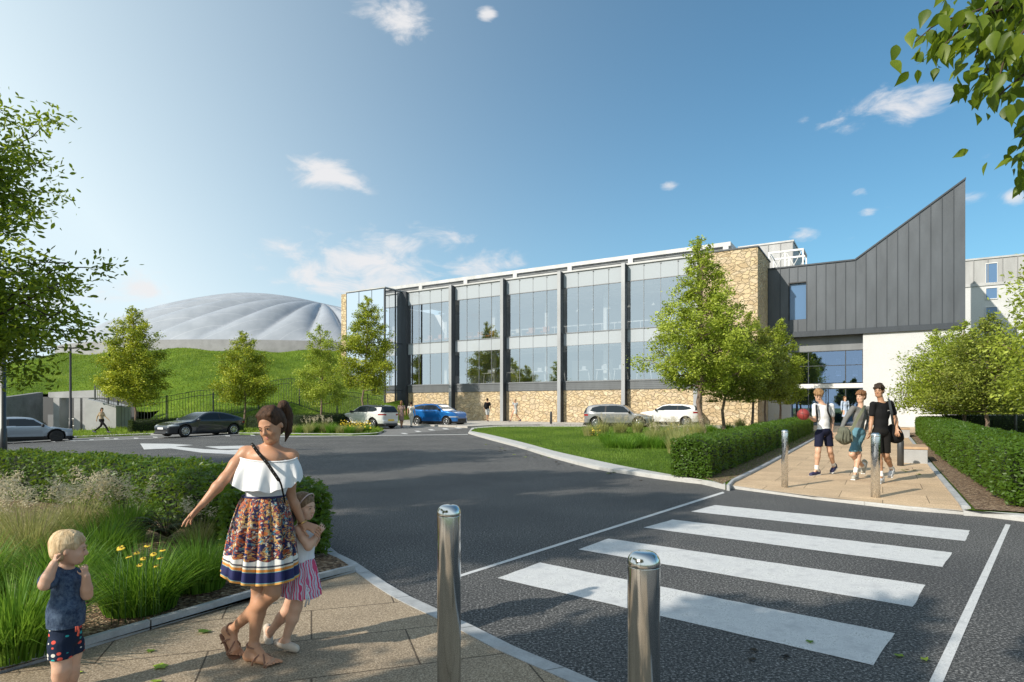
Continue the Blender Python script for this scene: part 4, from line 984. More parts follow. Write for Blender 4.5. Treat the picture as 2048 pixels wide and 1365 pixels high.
# overhanging branch of a tree standing just off the right side: large veined leaves
def near_branches():
    T = empty('overhanging_tree', (4.6, 1.6, .1), 0, 'tree with large pointed leaves hanging down into the top right corner', 'tree')
    o = Vector((4.6, 1.6, .1)); m = MB()
    m.tube([Vector((0, 0, -.1)), Vector((.05, 0, 1.5)), Vector((0, .1, 3)), Vector((-.1, .3, 5)), Vector((-.1, .5, 6))], [.14, .12, .10, .06, .03], 10)
    def pt(px, py, D): return at(px, py, D)-o
    R = np.random.default_rng(5); a = Acc(); tw = []
    lines = [[(2150, -40, 3.5), (1998, 5, 3.5), (1940, 27, 3.4), (1885, 42, 3.4), (1862, 56, 3.4), (1830, 85, 3.35)],
             [(2120, -10, 3.6), (1985, 25, 3.5), (1935, 45, 3.45), (1900, 80, 3.4), (1880, 95, 3.4)],
             [(2130, 10, 3.6), (2020, 50, 3.5), (1970, 60, 3.45), (1950, 115, 3.4)], [(2150, 40, 3.8), (2050, 90, 3.6), (1990, 120, 3.5), (1960, 160, 3.5)],
             [(2160, 80, 3.8), (2060, 140, 3.6), (2010, 180, 3.5), (1990, 200, 3.5)], [(2160, -80, 3.7), (2040, -30, 3.6), (1930, -20, 3.5), (1880, -10, 3.5)],
             [(2200, 180, 3.8), (2090, 230, 3.6), (2055, 262, 3.55), (2040, 275, 3.5)], [(2200, 250, 3.8), (2090, 300, 3.6), (2052, 315, 3.55)], [(2150, 0, 3.3), (2050, 60, 3.2), (2010, 110, 3.2), (2000, 150, 3.2)]]
    st = Vector((-.05, .2, 3.4))
    for L in lines:
        P3 = [pt(*p) for p in L]; m.tube([st]+P3, [.022]+[.008*(1-i/len(P3))+.0015 for i in range(len(P3))], 6, cap=False)
        d = np.array([tuple(st)]+[tuple(p) for p in P3]); seg = np.r_[0, np.cumsum(np.linalg.norm(np.diff(d, axis=0), axis=1))]
        n = int(seg[-1]*58); 
        for k in range(n):
            q = R.uniform(.22, 1)**.8*seg[-1]; c = np.array([np.interp(q, seg, d[:, i]) for i in range(3)])
            tw.append(c+R.normal(size=3)*np.array([.06, .10, .06])+np.array([0, 0, -.03]))
    tw = np.array(tw)
    for c in tw:   # each leaf: eight cross ribs, folded along the midrib
        L = R.uniform(.075, .125); W_ = L*R.uniform(.24, .30)
        d = np.array([R.normal()*.55-.25, R.normal()*.5, -1.0+R.normal()*.35]); d /= np.linalg.norm(d)
        s = np.cross(d, R.normal(size=3)+np.array([0, -1.0, .3])); s /= np.linalg.norm(s); n = np.cross(s, d); b0 = R.uniform(0, 1)
        rows = []; us = [0, .12, .28, .46, .64, .82, 1]; ws = [0.02, .62, .98, .92, .62, .28, .0]
        for u, w in zip(us, ws):
            cc = c+d*L*u-n*L*.16*u*u; rows += [cc-s*W_*w+n*W_*.28*w, cc, cc+s*W_*w+n*W_*.28*w]
        Q = []
        for i in range(6): Q += [[3*i, 3*i+1, 3*i+4, 3*i+3], [3*i+1, 3*i+2, 3*i+5, 3*i+4]]
        Q = np.array(Q); a.add(np.array(rows), Q, None, np.full(len(Q), b0)*.7+R.uniform(0, .12, len(Q)))
    m.build('trunk', TWIG, T); a.build('crown', L_NEAR, T, smooth=True); return T
near_branches()

# ---------------------------------------------------------------- hedges
def hedge(name, line, w, h, leafm, label, group, leaf=.05, dens=1300, off=.1, cat='hedge', rough_=.04, six=False, taper_end=True):
    L = np.array(resample(line, .25)); t = np.gradient(L, axis=0); t /= np.hypot(t[:, 0], t[:, 1])[:, None]; nrm = np.stack([-t[:, 1], t[:, 0]], 1)
    n = len(L); cum = np.r_[0, np.cumsum(np.hypot(*(np.diff(L, axis=0).T)))]; tot = cum[-1]
    base = (L[0][0], L[0][1], g(*L[0])+off)
    T = empty(name, base, 0, label, cat, group); b0 = np.array(base)
    def section(v, ww, hh):   # v 0..1 around: left side, top, right side
        r = .16; pts = np.array([[-ww/2*.93, 0.04], [-ww/2, hh*.5], [-ww/2, hh-r], [-ww/2+r*.35, hh-r*.3], [-ww/2+r, hh], [0, hh+.015], [ww/2-r, hh], [ww/2-r*.35, hh-r*.3], [ww/2, hh-r], [ww/2, hh*.5], [ww/2*.93, .04]])
        dd = np.r_[0, np.cumsum(np.hypot(*(np.diff(pts, axis=0).T)))]; v = v*dd[-1]; return np.stack([np.interp(v, dd, pts[:, 0]), np.interp(v, dd, pts[:, 1])], -1), dd[-1]
    # core
    vs = []; ns = 11
    sv, per = section(np.linspace(0, 1, ns), w-.10, h-.06)
    for i in range(n):
        for q in sv: p = L[i]+nrm[i]*q[0]; vs.append((p[0]-b0[0], p[1]-b0[1], g(p[0], p[1])+off+q[1]-b0[2]))
    idx = np.arange(n*ns).reshape(n, ns)
    Q = np.stack([idx[:-1, :-1], idx[:-1, 1:], idx[1:, 1:], idx[1:, :-1]], -1).reshape(-1, 4)
    caps = [idx[0], idx[-1][::-1]]
    a = Acc(); a.add(np.array(vs), np.concatenate([Q, np.array([[idx[e][i], idx[e][i+1], idx[e][ns-2-i], idx[e][ns-1-i]] for e in (0, -1) for i in range(5)])]), None, np.zeros(len(Q)+10), None, 1)
    me_caps = np.array(caps)
    # leaves on the sides and top
    N = int(tot*per*dens); u = rng.uniform(0, tot, N); v = rng.uniform(0, 1, N); s, _ = section(v, w, h)
    bump_ = .5*np.sin(u*3.1+v*5)+.5*np.sin(u*7.3+v*11+2); o_ = (rough_*bump_+rng.normal(size=N)*.022)
    px = np.interp(u, cum, L[:, 0]); py = np.interp(u, cum, L[:, 1]); nx_ = np.interp(u, cum, nrm[:, 0]); ny_ = np.interp(u, cum, nrm[:, 1])
    outx = np.clip(s[:, 0]/(w/2), -1, 1)**3; outz = np.clip((s[:, 1]-h*.75)/(h*.25), 0, 1); ln = np.hypot(outx, outz)+1e-6; ox, oz = outx/ln, outz/ln
    C = np.stack([px+nx_*(s[:, 0]+ox*o_), py+ny_*(s[:, 0]+ox*o_), np.zeros(N)], 1); C[:, 2] = gv(C[:, 0], C[:, 1])+off+s[:, 1]+oz*o_
    UPV = np.stack([nx_*ox, ny_*ox, oz], 1)*1.3
    # end caps
    for e, sg in ((0, -1), (-1, 1)):
        M = int(w*h*dens*2.8); lx = rng.uniform(-w/2, w/2, M); lz = rng.uniform(.03, h, M); k = .5*np.sin(lx*6)+.5*np.sin(lz*7); bul = .10*(1-(lx/(w/2))**2)
        q = L[e]+np.outer(lx, nrm[e])+np.outer(sg*(.0+bul+k*rough_+rng.normal(size=M)*.02), t[e])
        C = np.concatenate([C, np.column_stack([q, gv(q[:, 0], q[:, 1])+off+lz])]); UPV = np.concatenate([UPV, np.tile([t[e][0]*sg*1.3, t[e][1]*sg*1.3, .2], (M, 1))])
    cl = .5+.22*np.sin(C[:, 0]*4.1+C[:, 2]*6)*np.sin(C[:, 1]*3.7+1)
    bb = np.clip(cl*.6+rng.uniform(-.15, .55, len(C)), 0, 1)
    keep = rng.uniform(0, 1, len(C)) > .0
    a.leaves(C-b0, leaf, bb, six=six, up=UPV, spread=.75)
    o = a.build('foliage', [leafm, CORE], T)
    m = MB()
    for k in range(int(tot/.45)):
        i = min(n-1, int(k*.45/.25)); p = L[i]+nrm[i]*random.uniform(-.5, .5)*w*.6
        for j in range(2): q = p+np.array([random.uniform(-.1, .1), random.uniform(-.1, .1)]); m.tube([(p[0]-b0[0], p[1]-b0[1], g(*p)+off-.05-b0[2]), (q[0]-b0[0], q[1]-b0[1], g(*q)+off+.25-b0[2])], .014, 5, cap=False)
    m.build('stems', TWIG, T); return T
GH = 'clipped hedges round the road and the path'
hedge('clipped_hedge', crom([(-2.35, 6.15), (-2.75, 7.0), (-3.6, 7.85), (-5.2, 9.1), (-7.4, 10.3), (-10.5, 11.3), (-15, 12), (-20, 12.2)], 6), 1.0, .73, L_HEDGE, 'curved clipped hedge round the planting bed behind the mother and children', GH, .072, 1000, .07, six=False)
hedge('clipped_hedge', [P(23.15, -31.6), P(23.15, -22), P(23.15, -9)], .85, .84, L_HEDGE, 'clipped hedge along the left side of the path to the entrance', GH, .070, 850, .1)
hedge('clipped_hedge', [P(28.95, -33.0), P(28.75, -22), P(28.75, -8)], 1.25, .90, L_HEDGE, 'broad clipped hedge along the right side of the path, behind the bench blocks', GH, .075, 800, .1)
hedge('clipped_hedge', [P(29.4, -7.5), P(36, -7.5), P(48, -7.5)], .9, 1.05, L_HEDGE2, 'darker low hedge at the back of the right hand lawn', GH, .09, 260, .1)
q0 = gp(262, 866, .1); q1 = gp(345, 862, .1); q2 = gp(470, 859.5, .1); q3 = gp(585, 858, .1); q4 = gp(720, 852, .1); 
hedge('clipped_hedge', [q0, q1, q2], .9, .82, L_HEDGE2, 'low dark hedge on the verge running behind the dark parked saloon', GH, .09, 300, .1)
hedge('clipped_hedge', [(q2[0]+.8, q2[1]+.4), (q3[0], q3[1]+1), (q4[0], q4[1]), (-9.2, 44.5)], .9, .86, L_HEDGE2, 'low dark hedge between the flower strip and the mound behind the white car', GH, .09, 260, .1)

# ---------------------------------------------------------------- grasses and flowers
def clump(name, x, y, R_, h, n, mat, label, group, z=None, lean=.95, w=.006, plumes=0, ph=1.3, segs=4, seed=0, tilt=0, pm=STRAW, dark=0):
    z = g(x, y)+.1 if z is None else z
    T = empty(name, (x, y, z), 0, label, 'grass', group); a = Acc(); Rg = np.random.default_rng(seed+100)
    ang = Rg.uniform(0, 2*np.pi, n); ru = np.sqrt(Rg.uniform(0, 1, n)); rr = R_*.46*ru; B = np.stack([rr*np.cos(ang), rr*np.sin(ang), np.zeros(n)-.02], 1)
    ln = np.clip(R_/h*lean*(.08+.75*ru*Rg.uniform(.4, 1.3, n)+.55*Rg.uniform(0, 1, n)**2), .05, 1.6)
    hh = h*Rg.uniform(.62, 1.2, n)*(1.05-.35*ru)
    a.blades(B, hh, w, ln, base=np.clip(Rg.normal(.5-dark, .26, n), 0, 1), segs=segs, dirs=ang+Rg.normal(size=n)*.5)
    a.build('blades', mat, T)
    if plumes:
        a = Acc(); m = MB()
        for k in range(plumes):
            an = Rg.uniform(0, 2*np.pi); r = R_*Rg.uniform(.1, .95); tip = np.array([math.cos(an)*r+tilt, math.sin(an)*r, h*ph*Rg.uniform(.8, 1.12)])
            b0 = np.array([math.cos(an)*R_*.15, math.sin(an)*R_*.15, 0]); md = (b0+tip)/2+np.array([0, 0, h*.15])
            m.tube([b0, md, tip], [.0025, .002, .001], 3, cap=False)
            hd = tip-md; hd /= np.linalg.norm(hd); q = Rg.uniform(0, 1, 55)
            C = tip-hd*(q*.30*h)[:, None]+Rg.normal(size=(55, 3))*(.012+.028*np.sin(np.pi*np.clip(q, .02, .98)))[:, None]
            V, T3, _ = leaf_arrays(C, .040, R=Rg, asp=.26, up=np.array([0, 0, 1.0])); a.add(V, None, T3, None, np.tile(np.clip(Rg.normal(.5, .3, 55), 0, 1), 2))
        o = a.build('plumes', pm, T); m.build('stalks', mk('straw_stalk', col=(.38, .32, .2), rough=.8), T)
    return T
GF = 'ornamental grasses in the planting bed by the pavement'
def cl_(px, py, R_, h, n, mat, label, **kw):
    x, y = gp(px, py, .1); return clump('grass_tussock', x, y, R_, h, n, mat, label, GF, **kw)
cl_(282, 1212, .52, .50, 1209, G_LONG, 'green fountain grass tussock beside the yellow flowers', seed=1, w=.011, segs=4)
cl_(398, 1172, .42, .46, 1023, G_LONG, 'green fountain grass tussock just left of the printed skirt', seed=2, w=.011)
cl_(30, 1300, .50, .52, 1209, G_LONG, 'green grass tussock behind the toddler at the kerb edging', seed=3, w=.011)
cl_(120, 1190, .46, .50, 1023, G_LONG, 'green grass tussock above the blond head of the toddler', seed=4, w=.011)
cl_(-60, 1200, .5, .55, 837, G_LONG, 'green grass tussock cut by the left edge of the picture', seed=5, w=.011)
cl_(200, 1130, .46, .50, 930, G_LONG, 'green grass tussock behind the yellow flowers', seed=6, w=.011)
cl_(60, 1110, .55, .56, 1023, G_DRY, 'pale arching grass below the left plumes', seed=7, w=.0075, plumes=26, ph=1.3)
cl_(150, 1080, .50, .56, 930, G_DRY, 'pale arching grass with the tallest tan plumes leaning right', seed=8, w=.0075, plumes=30, ph=1.3, tilt=.25)
cl_(-20, 1085, .55, .56, 744, G_DRY, 'pale plumed grass at the left edge below the hedge', seed=9, w=.0075, plumes=24, ph=1.3)
cl_(250, 1078, .42, .5, 744, G_LONG, 'small green tussock right of the tallest plumes', seed=10, w=.011, plumes=8, ph=1.3, tilt=.1)
cl_(400, 1092, .32, .36, 418, G_DRY, 'thin yellowish grass under the outstretched hand', seed=12, w=.0075, plumes=6, ph=1.3)
# fern like shrub
x, y = gp(335, 1082, .1); T = empty('fern_shrub', (x, y, g(x, y)+.1), 0, 'dark feathery fern like shrub under the outstretched hand', 'shrub'); a = Acc(); m = MB()
for k in range(60):
    an = random.uniform(0, 6.28); l = random.uniform(.3, .5); up = random.uniform(.35, .75)
    p = [np.array([math.cos(an)*l*u, math.sin(an)*l*u, .36*up*math.sin(u*2.2)+.04]) for u in np.linspace(0, 1, 6)]; m.tube(p, .003, 3, cap=False)
    for u in np.linspace(.15, 1, 16):
        c = np.array([math.cos(an)*l*u, math.sin(an)*l*u, .36*up*math.sin(u*2.2)+.04])
        for s in (-1, 1):
            side = np.array([-math.sin(an)*s, math.cos(an)*s, .1]); q = c+side*.045*(1.15-u)+0
            d_ = side*.09*(1.15-u); n_ = np.array([math.cos(an), math.sin(an), 0])*.009
            a.add(np.array([c-n_, c+n_, c+d_]), None, np.array([[0, 1, 2]]), None, np.array([random.random()]))
a.build('fronds', L_FERN, T); m.build('stems', TWIG, T)
# coneflowers
PETAL = mk('yellow_petals', col=(.72, .50, .04), rough=.6); CONE = mk('flower_cone', col=(.10, .045, .015), rough=.9)
def flower(x, y, z0, h, r, label, group):
    T = empty('coneflower', (x, y, z0), 0, label, 'flower', group); m = MB()
    dx, dy = random.uniform(-.04, .04), random.uniform(-.04, .04); m.tube([(0, 0, 0), (dx*.4, dy*.4, h*.6), (dx, dy, h)], .0025, 5); m.build('stem', mk('green_stem', col=(.05, .12, .02), rough=.7), T)
    m = MB(); tx, ty = random.uniform(-.3, .3), random.uniform(-.5, -.1)
    Rm = Matrix.Rotation(tx, 3, 'Y')@Matrix.Rotation(-ty, 3, 'X')
    for k in range(13):
        a_ = k*2*math.pi/13; c, s = math.cos(a_), math.sin(a_); w = r*.17; dz = -.12*r
        vs = [(c*r*.2-s*w*.4, s*r*.2+c*w*.4, 0), (c*r*.2+s*w*.4, s*r*.2-c*w*.4, 0), (c*r*.7+s*w, s*r*.7-c*w, dz), (c*r, s*r, dz*2), (c*r*.7-s*w, s*r*.7+c*w, dz)]
        m.add([Vector((dx, dy, h))+Rm@Vector(v) for v in vs], [(0, 1, 2, 3, 4)])
    m.build('petals', PETAL, T)
    m = MB(); m.lathe([(.0, -.1*r), (.24*r, -.05*r), (.26*r, .12*r), (.16*r, .26*r), (.02*r, .3*r)], (0, 0, 0), 10); cc = m.build('cone', CONE, T); cc.location = (dx, dy, h); return T
for i, (px, py, lab) in enumerate([(222, 1096, 'yellow coneflower furthest left in the near bed'), (237, 1095, 'yellow coneflower second from the left'), (252, 1096, 'small yellow coneflower beside the second one'), (250, 1112, 'low yellow coneflower under the small one'),
        (291, 1093, 'topmost yellow coneflower of the right cluster'), (282, 1104, 'bright yellow coneflower at the left of the right cluster'), (283, 1118, 'dull coneflower below the bright one'), (277, 1132, 'lowest left coneflower of the right cluster'), (307, 1107, 'small coneflower in the middle of the right cluster'),
        (312, 1116, 'coneflower with a big dark centre right of the cluster middle'), (320, 1130, 'lowest right coneflower of the right cluster'), (317, 1101, 'coneflower at the upper right of the right cluster')]):
    p = at(px, py, 4.25+.02*i); flower(p.x, p.y, .1, p.z-.1, .024, lab, 'yellow coneflowers in the near bed')
# island planting
GL = 'tussocks in the island planting by the parked grey cars'
ORD = ['first', 'second', 'third', 'fourth', 'fifth', 'sixth', 'seventh', 'eighth', 'ninth', 'tenth', 'eleventh', 'twelfth', 'thirteenth', 'fourteenth', 'fifteenth', 'sixteenth', 'seventeenth', 'eighteenth', 'nineteenth', 'twentieth', 'fifth from last', 'fourth from last', 'third from last', 'second from last', 'last']
labs = ['wide tan tussock', 'green tussock', 'feathery tan tussock', 'yellow green tussock', 'low green tussock', 'pale leaning tussock']
isl = [(1178, 872, G_DRY, 0), (1205, 868, G_DRY, 14), (1240, 866, G_DRY, 16), (1275, 866, G_DRY, 16), (1310, 864, G_DRY, 16), (1345, 866, G_DRY, 18), (1380, 868, G_DRY, 16), (1215, 884, G_LONG, 0), (1245, 890, G_LONG, 0), (1275, 888, G_LONG, 0), (1305, 884, G_DRY, 10), (1335, 882, G_DRY, 10),
       (1362, 890, G_DRY, 14), (1352, 906, G_DRY, 0), (1225, 895, G_LONG, 0), (1255, 897, G_LONG, 0), (1290, 896, G_LONG, 0), (1318, 897, G_LONG, 0), (1372, 908, G_DRY, 0), (1395, 872, G_DRY, 8), (1420, 864, G_LONG, 6), (1455, 861, G_LONG, 0), (1480, 858, G_DRY, 6), (1520, 856, G_LONG, 0), (1560, 854, G_DRY, 5)]
isl.sort(); ORD[20:] = ['fifth to last', 'fourth to last', 'third to last', 'last but one', 'last']
for i, (px, py, mt, pl) in enumerate(isl):
    x, y = gp(px, py, .1)
    place = 'left of the island planting' if px < 1230 else ('in the middle of the island planting' if px < 1330 else ('beside the hedge end and the tall tree' if px < 1400 else 'under the row of trees'))
    clump('grass_tussock', x, y, random.uniform(.5, .7), random.uniform(.42, .58) if mt is G_LONG else random.uniform(.6, .8), 520, mt, None, GL, lean=.7, w=.014, plumes=pl, ph=1.25, segs=3, seed=30+i)['label'] = ['green', 'tan', 'plumed tan'][0 if mt is G_LONG else (1 if not pl else 2)]+' tussock, '+ORD[i]+' from the left in the island planting'
for i, (px, py, pl) in enumerate([(585, 866, 0), (600, 866, 0), (617, 866, 8), (632, 865, 14), (648, 865, 14), (663, 866, 4), (680, 866, 0), (698, 866, 0), (715, 865, 0), (732, 864, 0)]):
    x, y = gp(px, py, .1); clump('grass_tussock', x, y, .55, .5 if not pl else .65, 420, G_LONG if i % 2 else G_DRY, ('plumed tan' if pl else ('green' if i % 2 else 'yellowish'))+' tussock, '+ORD[i]+' from the left in the roadside strip', 'tussocks in the strip behind the mother', lean=.7, w=.016, plumes=pl, ph=1.3, segs=3, seed=70+i)
for i in range(10):
    px = 1920+i*26; x, y = gp(px, 842, .1); y = min(y, 33-i*.2); x = (px-CX)/K*y
    clump('grass_tussock', x, y, .7, .55, 350, G_DRY if i % 2 else G_LONG, ('yellowish' if i % 2 else 'green')+' tussock, '+ORD[i]+' from the left before the dark hedge on the right lawn', 'tussocks along the back of the right lawn', lean=.7, w=.02, plumes=4, segs=3, seed=90+i)
# small yellow flowers as ground cover
def dots(region, n, z0, z1, sz, name, label, mat):
    a = Acc(); xs = []; 
    for _ in range(n):
        px = random.uniform(region[0], region[1]); py = random.uniform(region[2], region[3]); x, y = gp(px, py, .1); xs.append((x, y, g(x, y)+random.uniform(z0, z1)))
    C = np.array(xs); a.leaves(C, sz, asp=1.0, up=np.array([0, 0, 2.0])); o = a.build(name, mat); tag(o, label, 'flowers', kind='stuff')
dots((680, 742, 858, 866), 260, .3, .65, .09, 'yellow_blooms', 'yellow blooms massed in front of the white car', PETAL)
dots((1178, 1200, 868, 885), 60, .3, .6, .05, 'yellow_blooms', 'yellow blooms at the left end of the island planting', PETAL)
dots((1330, 1400, 868, 885), 60, .3, .7, .045, 'yellow_blooms', 'yellow blooms in the island planting by the tall tree', PETAL)

# ---------------------------------------------------------------- lawn and mound blades (stuff)
def scatter_poly(poly, n, near_w=None, keep=None):
    poly = np.array(poly); x0, y0 = poly.min(0); x1, y1 = poly.max(0); out = []
    while sum(len(o) for o in out) < n:
        x = rng.uniform(x0, x1, n*2); y = rng.uniform(y0, y1, n*2); k = inside(poly, x, y)
        if near_w: k &= rng.uniform(0, 1, n*2) < np.clip((near_w/np.maximum(y, 1))**1.4, 0, 1)
        if keep is not None: k &= keep(x, y)
        out.append(np.stack([x[k], y[k]], 1))
    return np.concatenate(out)[:n]
q = scatter_poly(island, 90000, 16); B = np.column_stack([q, gv(q[:, 0], q[:, 1])+.08])
bs = np.clip(.5+.3*np.sin(q[:, 0]*1.3+1)*np.sin(q[:, 1]*.9)+rng.normal(size=len(q))*.22, 0, 1)
a = Acc(); a.blades(B, (.045+.0022*np.clip(q[:, 1]-12, 0, 40))*rng.uniform(.6, 1.2, len(q)), .010, .5, base=bs, segs=1); o = a.build('lawn_grass', BLADES); tag(o, 'short green mown grass on the island lawn', 'grass', kind='stuff')
q = scatter_poly(right, 30000, 16, lambda x, y: y < 45); B = np.column_stack([q, gv(q[:, 0], q[:, 1])+.07]); tq = ts(q[:, 0], q[:, 1])[0]; B = B[tq > 29.6]
a = Acc(); a.blades(B, .10, .016, .5, segs=1); o = a.build('lawn_grass', BLADES); tag(o, 'short green grass on the lawn behind the right hand hedge', 'grass', kind='stuff')
x = rng.uniform(-75, -7.5, 150000); y = rng.uniform(33, 78, 150000); d = ell_dist(x[:1], y[:1]); z = np.concatenate([mound_h(x[i:i+20000], y[i:i+20000]) for i in range(0, 150000, 20000)])
tq, sq = ts(x, y); vb = gv(x, y)+.09; k = ~((tq > -17.9) & (sq > -2.63)) & ~((x > -36) & (x < -27) & (y > 40) & (y < 47.5)) & (inside(verge, x, y) | (z > vb+.1)) & ~((x > -12) & (tq > -11.9) & (sq > -1)) & (((x-EX)/EA)**2+((y-EY)/EB)**2 > 1)
x, y, z = x[k], y[k], np.maximum(z, vb)[k]; bs = np.clip(.5+.25*np.sin(x*.7+y*.2)*np.sin(y*.5)+.18*np.sin(x*2.1+1)*np.sin(y*1.7)+rng.normal(size=len(x))*.2, 0, 1)
a = Acc(); a.blades(np.column_stack([x, y, z-.03]), .20, .05, .8, base=bs, segs=1); o = a.build('mound_grass', MBLADES); tag(o, 'rough green grass covering the mound and the verge', 'grass', kind='stuff')
# grass fringe hiding the hard lawn edge is the same grass; loose leaves lie about
L_FALL = leafmat('fallen_leaves', (.06, .13, .02), (.16, .28, .03), (.40, .48, .06), .3)
L_BROWN = leafmat('brown_leaves', (.02, .015, .01), (.06, .045, .025), (.13, .09, .05), .2)
def fallen(px, py, r, mt, label, grp, off=.05):
    x, y = gp(px, py, off+.01); T = Acc(); an = random.uniform(0, 6.28); n = 7; pts = []
    for k in range(10):
        a_ = k*math.pi*2/10; rr = r*(1 if k % 2 == 0 else .62)*(1.25 if k == 0 else 1); pts.append((math.cos(a_+an)*rr, math.sin(a_+an)*rr*.75, .006+random.uniform(0, .25)*r))
    V = np.array([(0, 0, .004)]+pts); F = np.array([[0, 1+k, 1+(k+1) % 10] for k in range(10)]); T.add(V, None, F, None, np.full(10, random.random()))
    o = T.build('fallen_leaf', mt, loc=(x, y, g(x, y)+off)); tag(o, label, 'leaf', grp); return o
for px, py, r, mt, lab in [(409, 1263, .055, L_FALL, 'large yellow green fallen leaf nearest the edging'), (300, 1301, .035, L_FALL, 'small yellow green fallen leaf right of the toddler'), (321, 1333, .05, L_HEDGE, 'dark green fallen leaf below the small yellow one'), (147, 1345, .045, L_HEDGE, 'dark green leaf by the legs of the toddler'), (312, 1362, .035, L_HEDGE, 'green leaf cut by the bottom edge of the picture')]:
    fallen(px, py, r, mt, lab, 'leaves fallen on the pavement')
for i in range(26):
    u = random.random(); px = 960+u*370+random.uniform(-8, 8); py = 882+u*75+random.uniform(4, 14); fallen(px, py, .05+.02*(1-u), random.choice([L_FALL, L_BROWN, L_BROWN]), 'small leaf lying on the road beside the lawn kerb', 'leaves fallen on the road beside the lawn kerb', .002)
for i, (px, py) in enumerate([(1508, 1300), (1503, 1318), (1620, 1283), (1798, 1310), (1570, 1312), (1850, 1318)]): fallen(px, py, .035, random.choice([L_FALL, L_HEDGE, L_BROWN]), 'small leaf lying on the asphalt beside the nearest crossing stripe', 'leaves fallen by the crossing', .003)
for i in range(8): fallen(1822+random.uniform(-25, 60), 943+random.uniform(-6, 6), .07, random.choice([L_FALL, L_FALL, L_BROWN]), 'yellow leaf lying on the path in front of the bench block', 'leaves fallen on the path by the bench', .062)
